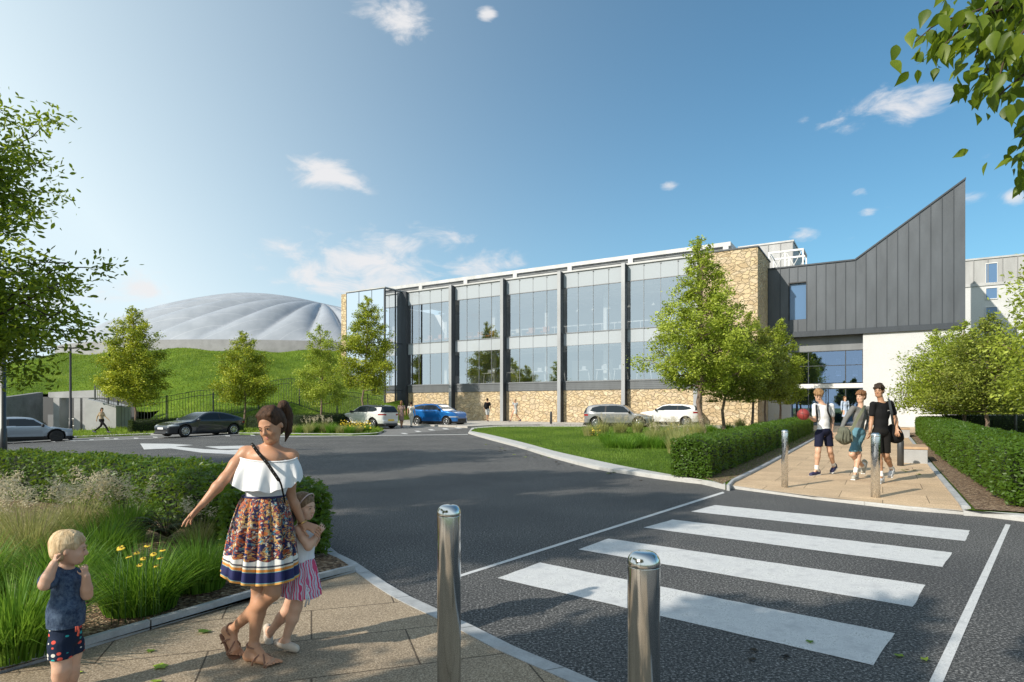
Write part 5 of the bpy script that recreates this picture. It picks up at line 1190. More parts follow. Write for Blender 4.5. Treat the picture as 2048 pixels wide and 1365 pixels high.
# ================================================================ implicit surface modeller (smooth bodies)
class Field:
    def __init__(s, lo, hi, h):
        s.lo = np.array(lo, float); s.h = h; s.n = np.ceil((np.array(hi)-s.lo)/h).astype(int)+1
        s.D = np.full(s.n, .5, np.float32)
        s.ax = [s.lo[i]+h*np.arange(s.n[i]) for i in range(3)]
    def block(s, lo, hi, pad):
        sl = []
        for i in range(3):
            a = max(0, int((lo[i]-pad-s.lo[i])/s.h)); b = min(s.n[i], int((hi[i]+pad-s.lo[i])/s.h)+2)
            if b <= a: return None, None
            sl.append(slice(a, b))
        g_ = np.meshgrid(*[s.ax[i][sl[i]] for i in range(3)], indexing='ij', copy=False)
        return tuple(sl), np.stack(g_, -1).astype(np.float32)
    def comb(s, sl, d, k, op='u'):
        if sl is None: return
        A = s.D[sl]
        if op == 'u':
            if k > 0: hh = np.clip(k-np.abs(A-d), 0, None)/k; s.D[sl] = np.minimum(A, d)-hh*hh*k*.25
            else: s.D[sl] = np.minimum(A, d)
        else:   # subtract
            d = -d
            if k > 0: hh = np.clip(k-np.abs(A-d), 0, None)/k; s.D[sl] = np.maximum(A, d)+hh*hh*k*.25
            else: s.D[sl] = np.maximum(A, d)
    def rc(s, a, b, r1, r2=None, k=.02, op='u', flat=None):
        r2 = r1 if r2 is None else r2; a = np.array(a, np.float32); b = np.array(b, np.float32); R = max(r1, r2)
        if flat is not None:
            n, f = flat; n = np.array(n, np.float32); n /= np.linalg.norm(n); R *= max(1, 1/min(f, 1))**0
        sl, Pp = s.block(np.minimum(a, b)-R, np.maximum(a, b)+R, k+3*s.h)
        if sl is None: return s
        if flat is not None:
            c = (a+b)/2; q = (Pp-c)@n; Pp = Pp+n*(q*(1/f-1))[..., None]
        ba = b-a; L = max(float(ba@ba), 1e-9); t = np.clip(((Pp-a)@ba)/L, 0, 1)
        d = np.linalg.norm(Pp-a-t[..., None]*ba, axis=-1)-(r1+(r2-r1)*t)
        if flat is not None: d = d*(.5+.5*f)
        s.comb(sl, d, k, op); return s
    def el(s, c, r, k=.02, op='u', rot=None):
        c = np.array(c, np.float32); r = np.array(r, np.float32); R = float(r.max())
        sl, Pp = s.block(c-R, c+R, k+3*s.h)
        if sl is None: return s
        q = Pp-c
        if rot is not None: q = q@np.array(rot, np.float32)
        k0 = np.linalg.norm(q/r, axis=-1); k1 = np.linalg.norm(q/(r*r), axis=-1)+1e-6
        s.comb(sl, k0*(k0-1)/k1, k, op); return s
    def chain(s, pts, rads, k=.02, flat=None, op='u'):
        for i in range(len(pts)-1): s.rc(pts[i], pts[i+1], rads[i], rads[i+1], k, op, flat)
        return s
    def cut(s, p, n):      # keep the side the normal points away from
        G_ = np.meshgrid(*s.ax, indexing='ij', copy=False); n = np.array(n, float); n /= np.linalg.norm(n)
        d = (G_[0]-p[0])*n[0]+(G_[1]-p[1])*n[1]+(G_[2]-p[2])*n[2]
        s.D = np.maximum(s.D, d.astype(np.float32)); return s
    def mesh(s):
        D = s.D; D[0] = D[-1] = .1; D[:, 0] = D[:, -1] = .1; D[:, :, 0] = D[:, :, -1] = .1
        S = D < 0; c = [S[a:S.shape[0]-1+a, b:S.shape[1]-1+b, d:S.shape[2]-1+d] for a in (0, 1) for b in (0, 1) for d in (0, 1)]
        cnt = sum(x.astype(np.int8) for x in c); act = (cnt > 0) & (cnt < 8); idx = np.argwhere(act)
        vid = np.full(act.shape, -1, np.int32); vid[tuple(idx.T)] = np.arange(len(idx))
        co = np.array([(a, b, d) for a in (0, 1) for b in (0, 1) for d in (0, 1)])
        vals = np.stack([D[tuple((idx+o).T)] for o in co], 1); acc = np.zeros((len(idx), 3)); m = np.zeros(len(idx))
        for i in range(8):
            for j in range(i+1, 8):
                if np.abs(co[i]-co[j]).sum() != 1: continue
                x = (vals[:, i] < 0) != (vals[:, j] < 0); t = np.where(x, vals[:, i]/(vals[:, i]-vals[:, j]+1e-12), 0)
                acc += (co[i]+(co[j]-co[i])*t[:, None])*x[:, None]; m += x
        V = (idx+acc/m[:, None])*s.h+s.lo
        Fs = []
        for ax in range(3):
            b, c2 = [(1, 2), (2, 0), (0, 1)][ax]
            lo = [slice(None)]*3; hi = [slice(None)]*3; lo[ax] = slice(0, -1); hi[ax] = slice(1, None)
            e = S[tuple(lo)] != S[tuple(hi)]; p = np.argwhere(e)
            p = p[(p[:, b] > 0) & (p[:, c2] > 0) & (p[:, b] < S.shape[b]-1) & (p[:, c2] < S.shape[c2]-1)]
            ins = S[tuple(p.T)]; eb = np.zeros(3, int); eb[b] = 1; ec = np.zeros(3, int); ec[c2] = 1
            q = np.stack([vid[tuple((p-eb-ec).T)], vid[tuple((p-ec).T)], vid[tuple(p.T)], vid[tuple((p-eb).T)]], 1)
            q[~ins] = q[~ins][:, ::-1]; Fs.append(q)
        F = np.concatenate(Fs); F = F[(F >= 0).all(1)]
        return V, F
    def obj(s, name, mat, parent=None, loc=(0, 0, 0), relax=1):
        V, F = s.mesh()
        for _ in range(relax):     # a light even smoothing
            A_ = np.zeros_like(V); n = np.zeros(len(V))
            for a, b in ((0, 1), (1, 2), (2, 3), (3, 0)):
                np.add.at(A_, F[:, a], V[F[:, b]]); np.add.at(n, F[:, a], 1); np.add.at(A_, F[:, b], V[F[:, a]]); np.add.at(n, F[:, b], 1)
            V = V*.5+.5*A_/np.maximum(n, 1)[:, None]
        return mesh_np(name, V-np.array(loc), [F], mat, parent=parent, smooth=True)

# ================================================================ cars
def poly_sd(poly, X, Z):
    poly = np.array(poly, float); d = np.full(X.shape, 1e9); sgn = np.zeros(X.shape, bool); n = len(poly); j = n-1
    for i in range(n):
        a = poly[i]; b = poly[j]; e = b-a; wx = X-a[0]; wz = Z-a[1]; t = np.clip((wx*e[0]+wz*e[1])/(e@e+1e-12), 0, 1)
        d = np.minimum(d, (wx-e[0]*t)**2+(wz-e[1]*t)**2)
        c = ((a[1] > Z) != (b[1] > Z)) & (X < (b[0]-a[0])*(Z-a[1])/(b[1]-a[1]+1e-12)+a[0]); sgn ^= c; j = i
    return np.where(sgn, -1, 1)*np.sqrt(d)
def sm(pts, n=5): return crom(pts, n)
TYRE = mk('tyre_rubber', col=(.012, .012, .012), rough=.8); CHROME = mk('alloy_silver', col=(.62, .63, .65), rough=.25, metal=.9); RIMDK = mk('rim_dark', col=(.03, .03, .03), rough=.4, metal=.6)
TRIMB = mk('black_trim', col=(.016, .016, .017), rough=.5); LAMPG = mk('lamp_glass', col=(.34, .37, .40), rough=.08, Coat_Weight=1.0); LAMPR = mk('tail_lamp_red', col=(.30, .01, .01), rough=.12, Coat_Weight=1.0)
PLW = mk('plate_white', col=(.75, .75, .73), rough=.4); PLY = mk('plate_yellow', col=(.75, .52, .04), rough=.4)
GLC = mk('car_glass', col=(.02, .028, .036), rough=.12, Specular_IOR_Level=.22)
def paint(name, col, metal=.5, rough=.32): return mk(name, col=col, rough=rough, metal=metal, Coat_Weight=1.0, Coat_Roughness=.04)
def car(label, loc, heading, bodym, L=4.3, Wd=1.80, H=1.5, style='hatch', roofm=None, rim=CHROME, spokes=5, plate=None, scale=1.0, clad_low=True, group='cars parked along the road edge'):
    x, y = loc; T = empty('parked_car', (x, y, g(x, y)+.0), heading, label, 'car', group); T.scale = (scale,)*3
    f = L/2; b = -L/2; wb = L*.615; wf, wr = wb/2+.06, -wb/2+.02; r = .335 if style != 'saloon' else .34; gc = .20 if style == 'suv' else .16
    belt = {'hatch': .93, 'saloon': .92, 'suv': 1.04, 'cross': 1.0}[style]*H/1.5 if style != 'saloon' else .90
    if style == 'saloon':
        prof_ = [(f-.02, .30), (f, .48), (f-.05, .62), (f-.35, .76), (f-1.0, .87), (f-1.35, .92), (f-2.05, 1.28), (f-2.45, H-.02), (f-2.9, H), (f-3.5, H-.06), (f-4.2, 1.17), (b+.25, 1.05), (b+.03, 1.0), (b, .85), (b+.06, .55), (b+.03, .32), (b+.12, gc), (f-.15, gc)]
        ws = (f-1.40, f-2.38); rw = (b+1.52, b+.42)
        side = [(f-1.55, .96), (f-2.05, 1.22), (f-2.5, H-.09), (f-3.3, H-.11), (f-3.85, 1.17), (f-4.1, 1.06), (f-3.9, .985), (f-2.5, .965)]
    else:
        hood = belt-.02; rr_ = .30 if style in ('hatch', 'cross') else .26
        prof_ = [(f-.02, .34), (f, .55), (f-.04, .74), (f-.22, hood-.12), (f-.9, hood), (f-1.12, hood+.03), (f-1.72, H-.12), (f-2.05, H-.03), (f-2.6, H), (b+1.0, H-.03), (b+.35, H-.10), (b+.22, H-.17), (b+.02, belt+.10), (b-.0, belt-.1), (b+.05, .62), (b-.0, .5), (b+.05, .36), (b+.18, gc), (f-.2, gc)]
        ws = (f-1.14, f-1.84); rw = (b+.30, b+.02)
        side = [(f-1.28, belt+.03), (f-1.78, H-.16), (f-2.2, H-.10), (b+1.05, H-.12), (b+.60, H-.22), (b+.45, belt+.14), (b+.85, belt+.06)]
    prof_ = sm(prof_+[prof_[0]], 4)[:-1]
    h = .028; F = Field((b-.1, -Wd/2-.08, 0), (f+.1, Wd/2+.08, H+.1), h)
    X, Z = np.meshgrid(F.ax[0], F.ax[2], indexing='ij'); d2 = poly_sd(prof_, X, Z)
    w = Wd/2-.02-.30*np.clip((Z-belt)/(H-belt), 0, 1.2)**1.1*((Z > belt))-.10*np.clip((.55-Z)/.4, 0, 1)
    ed = np.clip((np.abs(X)-(f-.75))/.75, 0, 1); w = w-.26*ed**2.2; w = w+.03*np.exp(-((X-wf)/.4)**2)*(Z < belt)+.035*np.exp(-((X-wr)/.42)**2)*(Z < belt)
    w = w-.025*np.exp(-((Z-.52)/.12)**2)*(np.abs(X-(wf+wr)/2) < .75)
    dy = np.abs(F.ax[1])[None, :, None]-w[:, None, :]; A_ = d2[:, None, :]+0*dy; kk = .10; hh = np.clip(kk-np.abs(A_-dy), 0, None)/kk
    F.D = (np.maximum(A_, dy)+hh*hh*kk*.25).astype(np.float32)
    Y = F.ax[1][None, :, None]
    for wx in (wf, wr):
        da = np.hypot(X-wx, Z-r)[:, None, :]-(r+.05); da = np.maximum(da, (Wd/2-.34)-np.abs(Y)); F.D = np.maximum(F.D, -da).astype(np.float32)
    V, Fc = F.mesh()
    for _ in range(2):
        A2 = np.zeros_like(V); n = np.zeros(len(V))
        for a_, b_ in ((0, 1), (1, 2), (2, 3), (3, 0)):
            np.add.at(A2, Fc[:, a_], V[Fc[:, b_]]); np.add.at(n, Fc[:, a_], 1); np.add.at(A2, Fc[:, b_], V[Fc[:, a_]]); np.add.at(n, Fc[:, b_], 1)
        V = V*.6+.4*A2/n[:, None]
    c = V[Fc].mean(1); e1 = V[Fc[:, 2]]-V[Fc[:, 0]]; e2 = V[Fc[:, 3]]-V[Fc[:, 1]]; nn = np.cross(e1, e2); nn /= np.linalg.norm(nn, axis=1)[:, None]+1e-9
    used = np.zeros(len(Fc), bool)
    def part(name, sel, mat, label=None):
        nonlocal used
        sel = sel & ~used
        if sel.sum() < 4: return None
        used |= sel; fa = Fc[sel]; u, inv = np.unique(fa, return_inverse=True)
        o = mesh_np(name, V[u], [inv.reshape(fa.shape)], mat, parent=T, smooth=True)
        if label: o['label'] = label
        return o
    sd_ = poly_sd(side, c[:, 0], c[:, 2]); up = c[:, 2] > belt-.02
    inw = (sd_ < 0) & (np.abs(nn[:, 1]) > .45) & up; mid = (side[1][0]+side[-2][0])/2-.05
    pil = np.abs(c[:, 0]-mid) < .045; pil2 = np.abs(c[:, 0]-(mid-.95)) < .03
    for sgn in (1, -1):
        for lo_, hi_ in ((mid, 9), (-9, mid)): part('side_window', inw & ~pil & (c[:, 1]*sgn > 0) & (c[:, 0] > lo_) & (c[:, 0] < hi_), GLC)
    part('window_pillars', inw, TRIMB)
    part('windscreen', up & (c[:, 0] < ws[0]) & (c[:, 0] > ws[1]) & (nn[:, 0] > .3) & (np.abs(c[:, 1]) < Wd/2-.14-.30*np.clip((c[:, 2]-belt)/(H-belt), 0, 1)), GLC)
    zr0 = belt+.02 if style != 'saloon' else .98
    part('rear_window', (c[:, 2] > zr0) & (c[:, 2] < H-.08) & (c[:, 0] < rw[0]) & (nn[:, 0] < -.25) & (np.abs(c[:, 1]) < Wd/2-.14-.28*np.clip((c[:, 2]-belt)/(H-belt), 0, 1)), GLC)
    if roofm is not None: part('roof', (c[:, 2] > H-.17) & (nn[:, 2] > .45), roofm)
    fr_ = (nn[:, 0] > .25) | (np.abs(c[:, 1]) > Wd/2-.26)
    for sgn in (1, -1):
        part('headlight', (c[:, 0] > f-.52) & (c[:, 2] > .63) & (c[:, 2] < .715) & (c[:, 1]*sgn > Wd*.5-.46) & fr_, LAMPG)
        part('tail_light', (c[:, 0] < b+.34) & (c[:, 2] > belt-.17) & (c[:, 2] < belt-.07) & (c[:, 1]*sgn > Wd*.5-.50), LAMPR)
    part('grille', (c[:, 0] > f-.3) & (nn[:, 0] > .5) & (c[:, 2] > .26) & (c[:, 2] < (.40 if style == 'saloon' else .56)) & (np.abs(c[:, 1]) < .52), TRIMB)
    part('lower_trim', (c[:, 2] < (.36 if clad_low else .25)) | ((np.minimum(np.hypot(c[:, 0]-wf, c[:, 2]-r), np.hypot(c[:, 0]-wr, c[:, 2]-r)) < r+(.10 if clad_low else .055)) & (c[:, 2] < .8)), TRIMB)
    part('body', np.ones(len(Fc), bool), bodym)
    for wx in (wf, wr):
        for sgn in (1, -1):
            yc = sgn*(Wd/2-.115)
            W_ = empty('wheel', (0, 0, 0)); W_.parent = T; W_.location = (wx, yc, r)
            m = MB(); m.lathe([(r*.60, -.10), (r*.9, -.115), (r, -.08), (r, .08), (r*.9, .115), (r*.60, .10)], (0, 0, 0), 28, axis='Y'); m.build('tyre', TYRE, W_)
            m = MB(); q = .112*sgn
            m.lathe([(r*.66, q*.2), (r*.66, q), (r*.60, q), (r*.60, q*.2)], (0, 0, 0), 28, axis='Y'); m.lathe([(r*.13, q*.6), (r*.13, q*.98), (.01, q*.98)], (0, 0, 0), 12, axis='Y')
            for k in range(spokes):
                a_ = 2*math.pi*k/spokes; Rm = Matrix.Rotation(a_, 3, 'Y'); m.box(Rm@Vector((r*.36, q*.85, 0)), (r*.54, .02, r*.11), R=Rm)
            m.build('rim', rim, W_)
            m = MB(); m.lathe([(.01, q*.1), (r*.62, q*.1), (r*.62, q*.3), (.01, q*.3)], (0, 0, 0), 20, axis='Y'); m.build('brake_disc', RIMDK, W_)
    for sgn in (1, -1):
        m = MB(); mx_ = ws[0]-.22; m.lathe([(.01, -.11), (.07, -.09), (.085, 0), (.07, .09), (.01, .11)], (mx_, sgn*(Wd/2+.06), belt+.07), 10, axis='Y'); m.box((mx_, sgn*(Wd/2-.06), belt+.03), (.06, .14, .03)); m.build('wing_mirror', bodym if not clad_low else TRIMB, T)
        for dx in (mid+.28, mid-.62):
            m = MB(); m.box((dx, sgn*(Wd/2-.012), belt-.13), (.17, .03, .022)); m.build('door_handle', bodym, T)
        m = MB()
    if plate == 'front': m = MB(); m.box((f+.012, 0, .50), (.02, .52, .11)); m.build('number_plate', PLW, T)
    if plate == 'rear': m = MB(); m.box((b-.0, 0, .56), (.03, .50, .11)); m.build('number_plate', PLY, T)
    return T
def ctr(px, D): return ((px-CX)/K*D, D)
car('silver blue hatchback at the left edge, parked beside the lamp post', ctr(50, 31.5), math.atan2(.62, .78), paint('paint_silver_blue', (.34, .40, .47)), 4.25, 1.8, 1.42, 'hatch', rim=RIMDK, scale=.93)
car('dark grey saloon with a long bonnet parked facing the road', ctr(403, 33.6), math.atan2(-.86, -.51), paint('paint_dark_grey', (.035, .04, .048)), 4.85, 1.92, 1.42, 'saloon', rim=CHROME, spokes=10, plate='front', clad_low=False, scale=.92)
car('white crossover with a red roof line and black roof seen from behind', ctr(740, 41.2), math.atan2(.60, -.80), paint('paint_pearl_white', (.66, .66, .66), .1), 4.15, 1.8, 1.56, 'cross', roofm=paint('paint_black', (.015, .015, .017)), rim=CHROME, plate='rear')
car('bright blue sports utility car parked beside the stone wall', ctr(877, 45.6), math.atan2(-.50, .86), paint('paint_bright_blue', (.005, .14, .46)), 4.25, 1.86, 1.62, 'suv', rim=CHROME, spokes=6)
car('silver grey hatchback behind the plumed grasses', ctr(1238, 41.5), math.atan2(-.34, .94), paint('paint_silver_grey', (.30, .30, .31)), 4.3, 1.8, 1.52, 'hatch', rim=CHROME, spokes=9, scale=1.06)
car('white sports utility car partly hidden by the trunk of the tallest tree', ctr(1338, 44.5), math.atan2(.40, -.92), paint('paint_white', (.74, .74, .74), .05), 4.25, 1.85, 1.60, 'suv', rim=CHROME, spokes=8)
# ================================================================ people
def V3(*a): return np.array(a, float)
def nrm(v): v = np.array(v, float); return v/(np.linalg.norm(v)+1e-12)
def skinmat(name, col, var=.12):
    A = Mat(name, rough=.48); n1 = A.noise(A.coord('Object'), 14, 3); A.set('Base Color', A.mix(1, (*col, 1), A.ramp(n1, [(.3, (1-var,)*3), (.7, (1+var*.5,)*3)]), 'MULTIPLY'))
    A.set('Subsurface Weight', .12); A.set('Subsurface Radius', (.012, .005, .003)); A.set('Subsurface Scale', 1.0); return A.m
SK_TAN = skinmat('skin_tanned', (.52, .27, .16)); SK_FAIR = skinmat('skin_fair', (.66, .40, .28)); SK_MID = skinmat('skin_medium', (.44, .24, .14)); SK_LIGHT = skinmat('skin_light', (.62, .38, .26))
def cloth(name, col, fold=.5, scale=7, rough=.85, pat=None):
    A = Mat(name, rough=rough); v = A.coord('Object'); n1 = A.noise(A.mapping(v, (1, 1, .55)), scale, 4, .5, .6)
    A.set('Base Color', A.mix(1, (*col, 1) if pat is None else pat(A, v), A.ramp(n1, [(.25, (.86,)*3), (.75, (1.06,)*3)]), 'MULTIPLY')); A.set('Specular IOR Level', .2)
    A.bump(n1, fold, .05); return A.m
def hairmat(name, c1, c2, sc_=60):
    A = Mat(name, rough=.58); A.set('Specular IOR Level', .22); v = A.coord('Object'); n1 = A.noise(A.mapping(v, (1, 1, .18)), sc_, 5, .65, .8)
    A.set('Base Color', A.ramp(n1, [(.32, c1), (.68, c2)])); A.bump(n1, .9, .012); return A.m
EYEW = mk('eye_white', col=(.50, .47, .45), rough=.2); EYED = mk('eye_dark', col=(.02, .014, .01), rough=.15); 
def hand(F, wrist, d, n, side, L, curl=(.25, .25, .3, .35), spread=.10, k=.004, th=.6, rf=1.0):
    """palm plus four unequal bent fingers and a thumb from the side of the palm. d: towards fingers, n: back of hand, side: towards thumb"""
    d = nrm(d); n = nrm(np.array(n)-d*np.dot(n, d)); s = nrm(np.array(side)-d*np.dot(side, d)-n*np.dot(side, n)); w = np.array(wrist, float)
    pl = L*.50; hw = L*.20
    for q in (-.75, -.25, .25, .75): F.rc(w+s*q*hw*.6+d*.01*L, w+d*pl+s*q*hw, L*.075, L*.062, .012*L/.18)
    r0 = L*.047*rf
    for i, (q, ln, cu) in enumerate(((.95, .40, curl[0]), (.34, .46, curl[1]), (-.30, .43, curl[2]), (-.92, .34, curl[3]))):
        p = w+d*pl*.96+s*q*hw; a = 0; dd = nrm(d+s*spread*q)
        for j, fr in enumerate((.45, .32, .23)):
            a += cu*(1.0 if j else .7); v = dd*math.cos(a)-n*math.sin(a); p2 = p+v*ln*L*fr; F.rc(p, p2, r0*(1-.1*j), r0*(.9-.1*j), k*L/.18); p = p2
    p = w+d*pl*.22+s*hw*.75; v = nrm(d*.75+s*.75-n*.25); p2 = p+v*L*.20; F.rc(p, p2, L*.06, L*.05, .01*L/.18)
    v = nrm(d*(.9)+s*(.75-th*.6)-n*.3); p3 = p2+v*L*.15; F.rc(p2, p3, L*.05, L*.045, k); p4 = p3+nrm(v-s*.2)*L*.12; F.rc(p3, p4, L*.045, L*.036, k)
def axes(face, up=(0, 0, 1)):
    f = nrm(face); u = nrm(np.array(up, float)-f*np.dot(up, f)); r = np.cross(f, u); return f, r, u
def head(F, c, face, up, S, k=.015, child=0.0):
    f, r, u = axes(face, up); R = np.stack([r, f, u], 1); c = np.array(c, float)
    L = lambda a, b, e: c+r*a*S+f*b*S+u*e*S
    F.el(L(0, -.012, .030), V3(.077, .096, .088+.0*child)*S, k, rot=R)
    F.el(L(0, .020, -.030), V3(.062+.006*child, .066, .078-.014*child)*S, .025*S, rot=R)
    F.rc(L(-.028, .048, -.085+.014*child), L(.028, .048, -.085+.014*child), .026*S, .026*S, .03*S)          # jaw
    F.rc(L(0, .066, -.092+.014*child), L(0, .064, -.100+.016*child), .017*S, .015*S, .02*S)
    for q in (-1, 1):
        F.el(L(q*.031, .096, .004), V3(.018, .012, .011)*S, .012*S, op='s', rot=R)
        F.rc(L(q*.014, .085, .022), L(q*.046, .070, .022), .007*S, .006*S, .014*S)            # brow ridge
        F.el(L(q*.036, .060, -.028), V3(.022, .022, .022)*S, .02*S, rot=R)                  # cheek
        F.el(L(q*.077, -.008, -.002), V3(.008, .017, .029)*S, .005*S, rot=R)                # ear
        F.el(L(q*.031, .077, .003), V3(.0145, .0125, .0105)*S, .003*S, rot=R)               # lids
    F.rc(L(0, .084, .012), L(0, .102, -.026), .008*S, .0125*S, .008*S); F.el(L(0, .092, -.031), V3(.017, .012, .009)*S, .006*S, rot=R)
    F.rc(L(-.018, .076, -.060), L(.018, .076, -.060), .009*S, .009*S, .008*S); F.rc(L(-.012, .079, -.066), L(.012, .079, -.066), .009*S, .009*S, .006*S)
    return L, R
def face_bits(T, L, R, S, hairm, base, lip=(.42, .13, .11), brow=None, vis=True):
    b = np.array(base)
    for q in (-1, 1):
        m = MB(); c = L(q*.031, .0875, .003)-b; f = R[:, 1]; u = R[:, 2]; r = R[:, 0]
        vs = [c+r*.0112*S*math.cos(a)+u*(.0043*S*math.sin(a))+f*(.0022*S) for a in np.linspace(0, 2*math.pi, 12, endpoint=False)]; m.add(vs+[c+f*.004*S], [(i, (i+1) % 12, 12) for i in range(12)], 0)
        vs = [c+r*.0056*S*math.cos(a)+u*(.0052*S*math.sin(a))+f*(.0045*S) for a in np.linspace(0, 2*math.pi, 10, endpoint=False)]; m.add(vs, [tuple(range(10))], 1)
        m.tube([c-r*.013*S+u*.001*S+f*.002*S, c+u*.0062*S+f*.005*S, c+r*.013*S+u*.001*S+f*.001*S], .0014*S, 5, 1)
        m.build('eye', [EYEW, EYED], T)
        m = MB(); m.tube([L(q*.014, .0955, .021)-b, L(q*.030, .0925, .027)-b, L(q*.047, .078, .020)-b], [.0022*S, .0026*S, .0012*S], 6); m.build('eyebrow', brow or hairm, T)
    m = MB(); lm = mk('lips_%02d' % int(lip[0]*100), col=lip, rough=.4)
    m.tube([L(-.022, .0795, -.0605)-b, L(-.008, .0865, -.0575)-b, L(0, .0865, -.059)-b, L(.008, .0865, -.0575)-b, L(.022, .0795, -.0605)-b], [.001*S, .0034*S, .0032*S, .0034*S, .001*S], 6)
    m.tube([L(-.020, .0795, -.0625)-b, L(0, .0875, -.0675)-b, L(.020, .0795, -.0625)-b], [.001*S, .0046*S, .001*S], 6); m.build('lips', lm, T)
def loft(name, rings, mat, parent, base, n=120, closed_top=False):
    """rings: list of functions phi -> point. UVs: u round, v down"""
    V = []; ph = np.linspace(0, 2*np.pi, n, endpoint=False)
    for f in rings: V += [f(p) for p in ph]
    V = np.array(V)-np.array(base); m = len(rings); idx = np.arange(m*n).reshape(m, n)
    F = np.stack([idx[:-1], np.roll(idx[:-1], -1, 1), np.roll(idx[1:], -1, 1), idx[1:]], -1).reshape(-1, 4)
    o = mesh_np(name, V, [F], mat, parent=parent, smooth=True)
    uv = o.data.uv_layers.new(name='UVMap'); li = np.zeros(len(o.data.loops), np.int32); o.data.loops.foreach_get('vertex_index', li)
    u = (li % n)/n; v = (li//n)/(m-1); fi = np.repeat(np.arange(len(F)), 4); wrap = (fi % n == n-1) & (u == 0); u = np.where(wrap, 1.0, u)
    uv.data.foreach_set('uv', np.stack([u, v], 1).ravel().astype(np.float32)); return o
def limb(F, a, b, c, r, k=.02, bulge=None):
    a, b, c = map(lambda q: np.array(q, float), (a, b, c)); F.rc(a, a+(b-a)*.45, r[0], r[0]*.55+r[1]*.5, k); F.rc(a+(b-a)*.45, b, r[0]*.55+r[1]*.5, r[1], k)
    m = b+(c-b)*.32; F.rc(b, m, r[1], r[2], k); F.rc(m, c, r[2], r[3], k)
def foot(F, ankle, heel, toe, r, k=.015, toes=True, up=(0, 0, 1)):
    heel, toe, ankle = np.array(heel, float), np.array(toe, float), np.array(ankle, float); d = toe-heel; L = np.linalg.norm(d); d /= L; u = nrm(np.array(up)-d*np.dot(up, d)); s = np.cross(d, u)
    F.rc(ankle, heel+u*r*.9, r*.95, r*.85, k); F.rc(heel+u*r*.8, heel+d*L*.70+u*r*.62, r*.8, r*.62, k, flat=None)
    F.rc(ankle, heel+d*L*.62+u*r*.7, r*.85, r*.62, k)
    for q in (-.55, .0, .55): F.rc(heel+d*L*.30+u*r*.55+s*q*r*.5, heel+d*L*.74+u*r*.5+s*q*r*1.0, r*.5, r*.48, k)
    if toes:
        for i, q in enumerate((-1, -.45, .05, .52, .95)): F.rc(heel+d*L*.74+s*q*r*1.05+u*r*.35, heel+d*L*(.985-.045*i)+s*q*r*1.1+u*r*.25, r*.30*(1.15 if i == 0 else .9), r*.24*(1.25 if i == 0 else .9), .004)
    else: F.rc(heel+d*L*.6+u*r*.5, heel+d*L*.88+u*r*.45, r*.7, r*.55, k)
def torso(F, pel, ms, rt, S, k=.03, infl=0.0, fem=False, wid=1.0):
    up = nrm(ms-pel); r = nrm(rt-up*np.dot(rt, up)); f = np.cross(up, r); R = np.stack([r, f, up], 1); h = np.linalg.norm(ms-pel)
    F.el(pel+up*h*.66, V3((.142 if fem else .160)*wid*S+infl, (.092)*S+infl, .17*S+infl), k, rot=R)
    F.el(pel+up*h*.88, V3((.125 if fem else .15)*wid*S+infl, .075*S+infl, .07*S+infl), k, rot=R)
    F.el(pel+up*h*.34, V3((.112 if fem else .132)*wid*S+infl, .085*S+infl, .15*S+infl), k, rot=R)
    F.el(pel+up*h*.02, V3((.155 if fem else .148)*wid*S+infl, .102*S+infl, .115*S+infl), k, rot=R)
    if fem:
        for q in (-1, 1): F.el(pel+up*h*.70+r*q*.062*S+f*.062*S, V3(.052, .048, .052)*S+infl, .03, rot=R)
    return up, r, f
def bounds(pts, pad): p = np.array(pts); return p.min(0)-pad, p.max(0)+pad

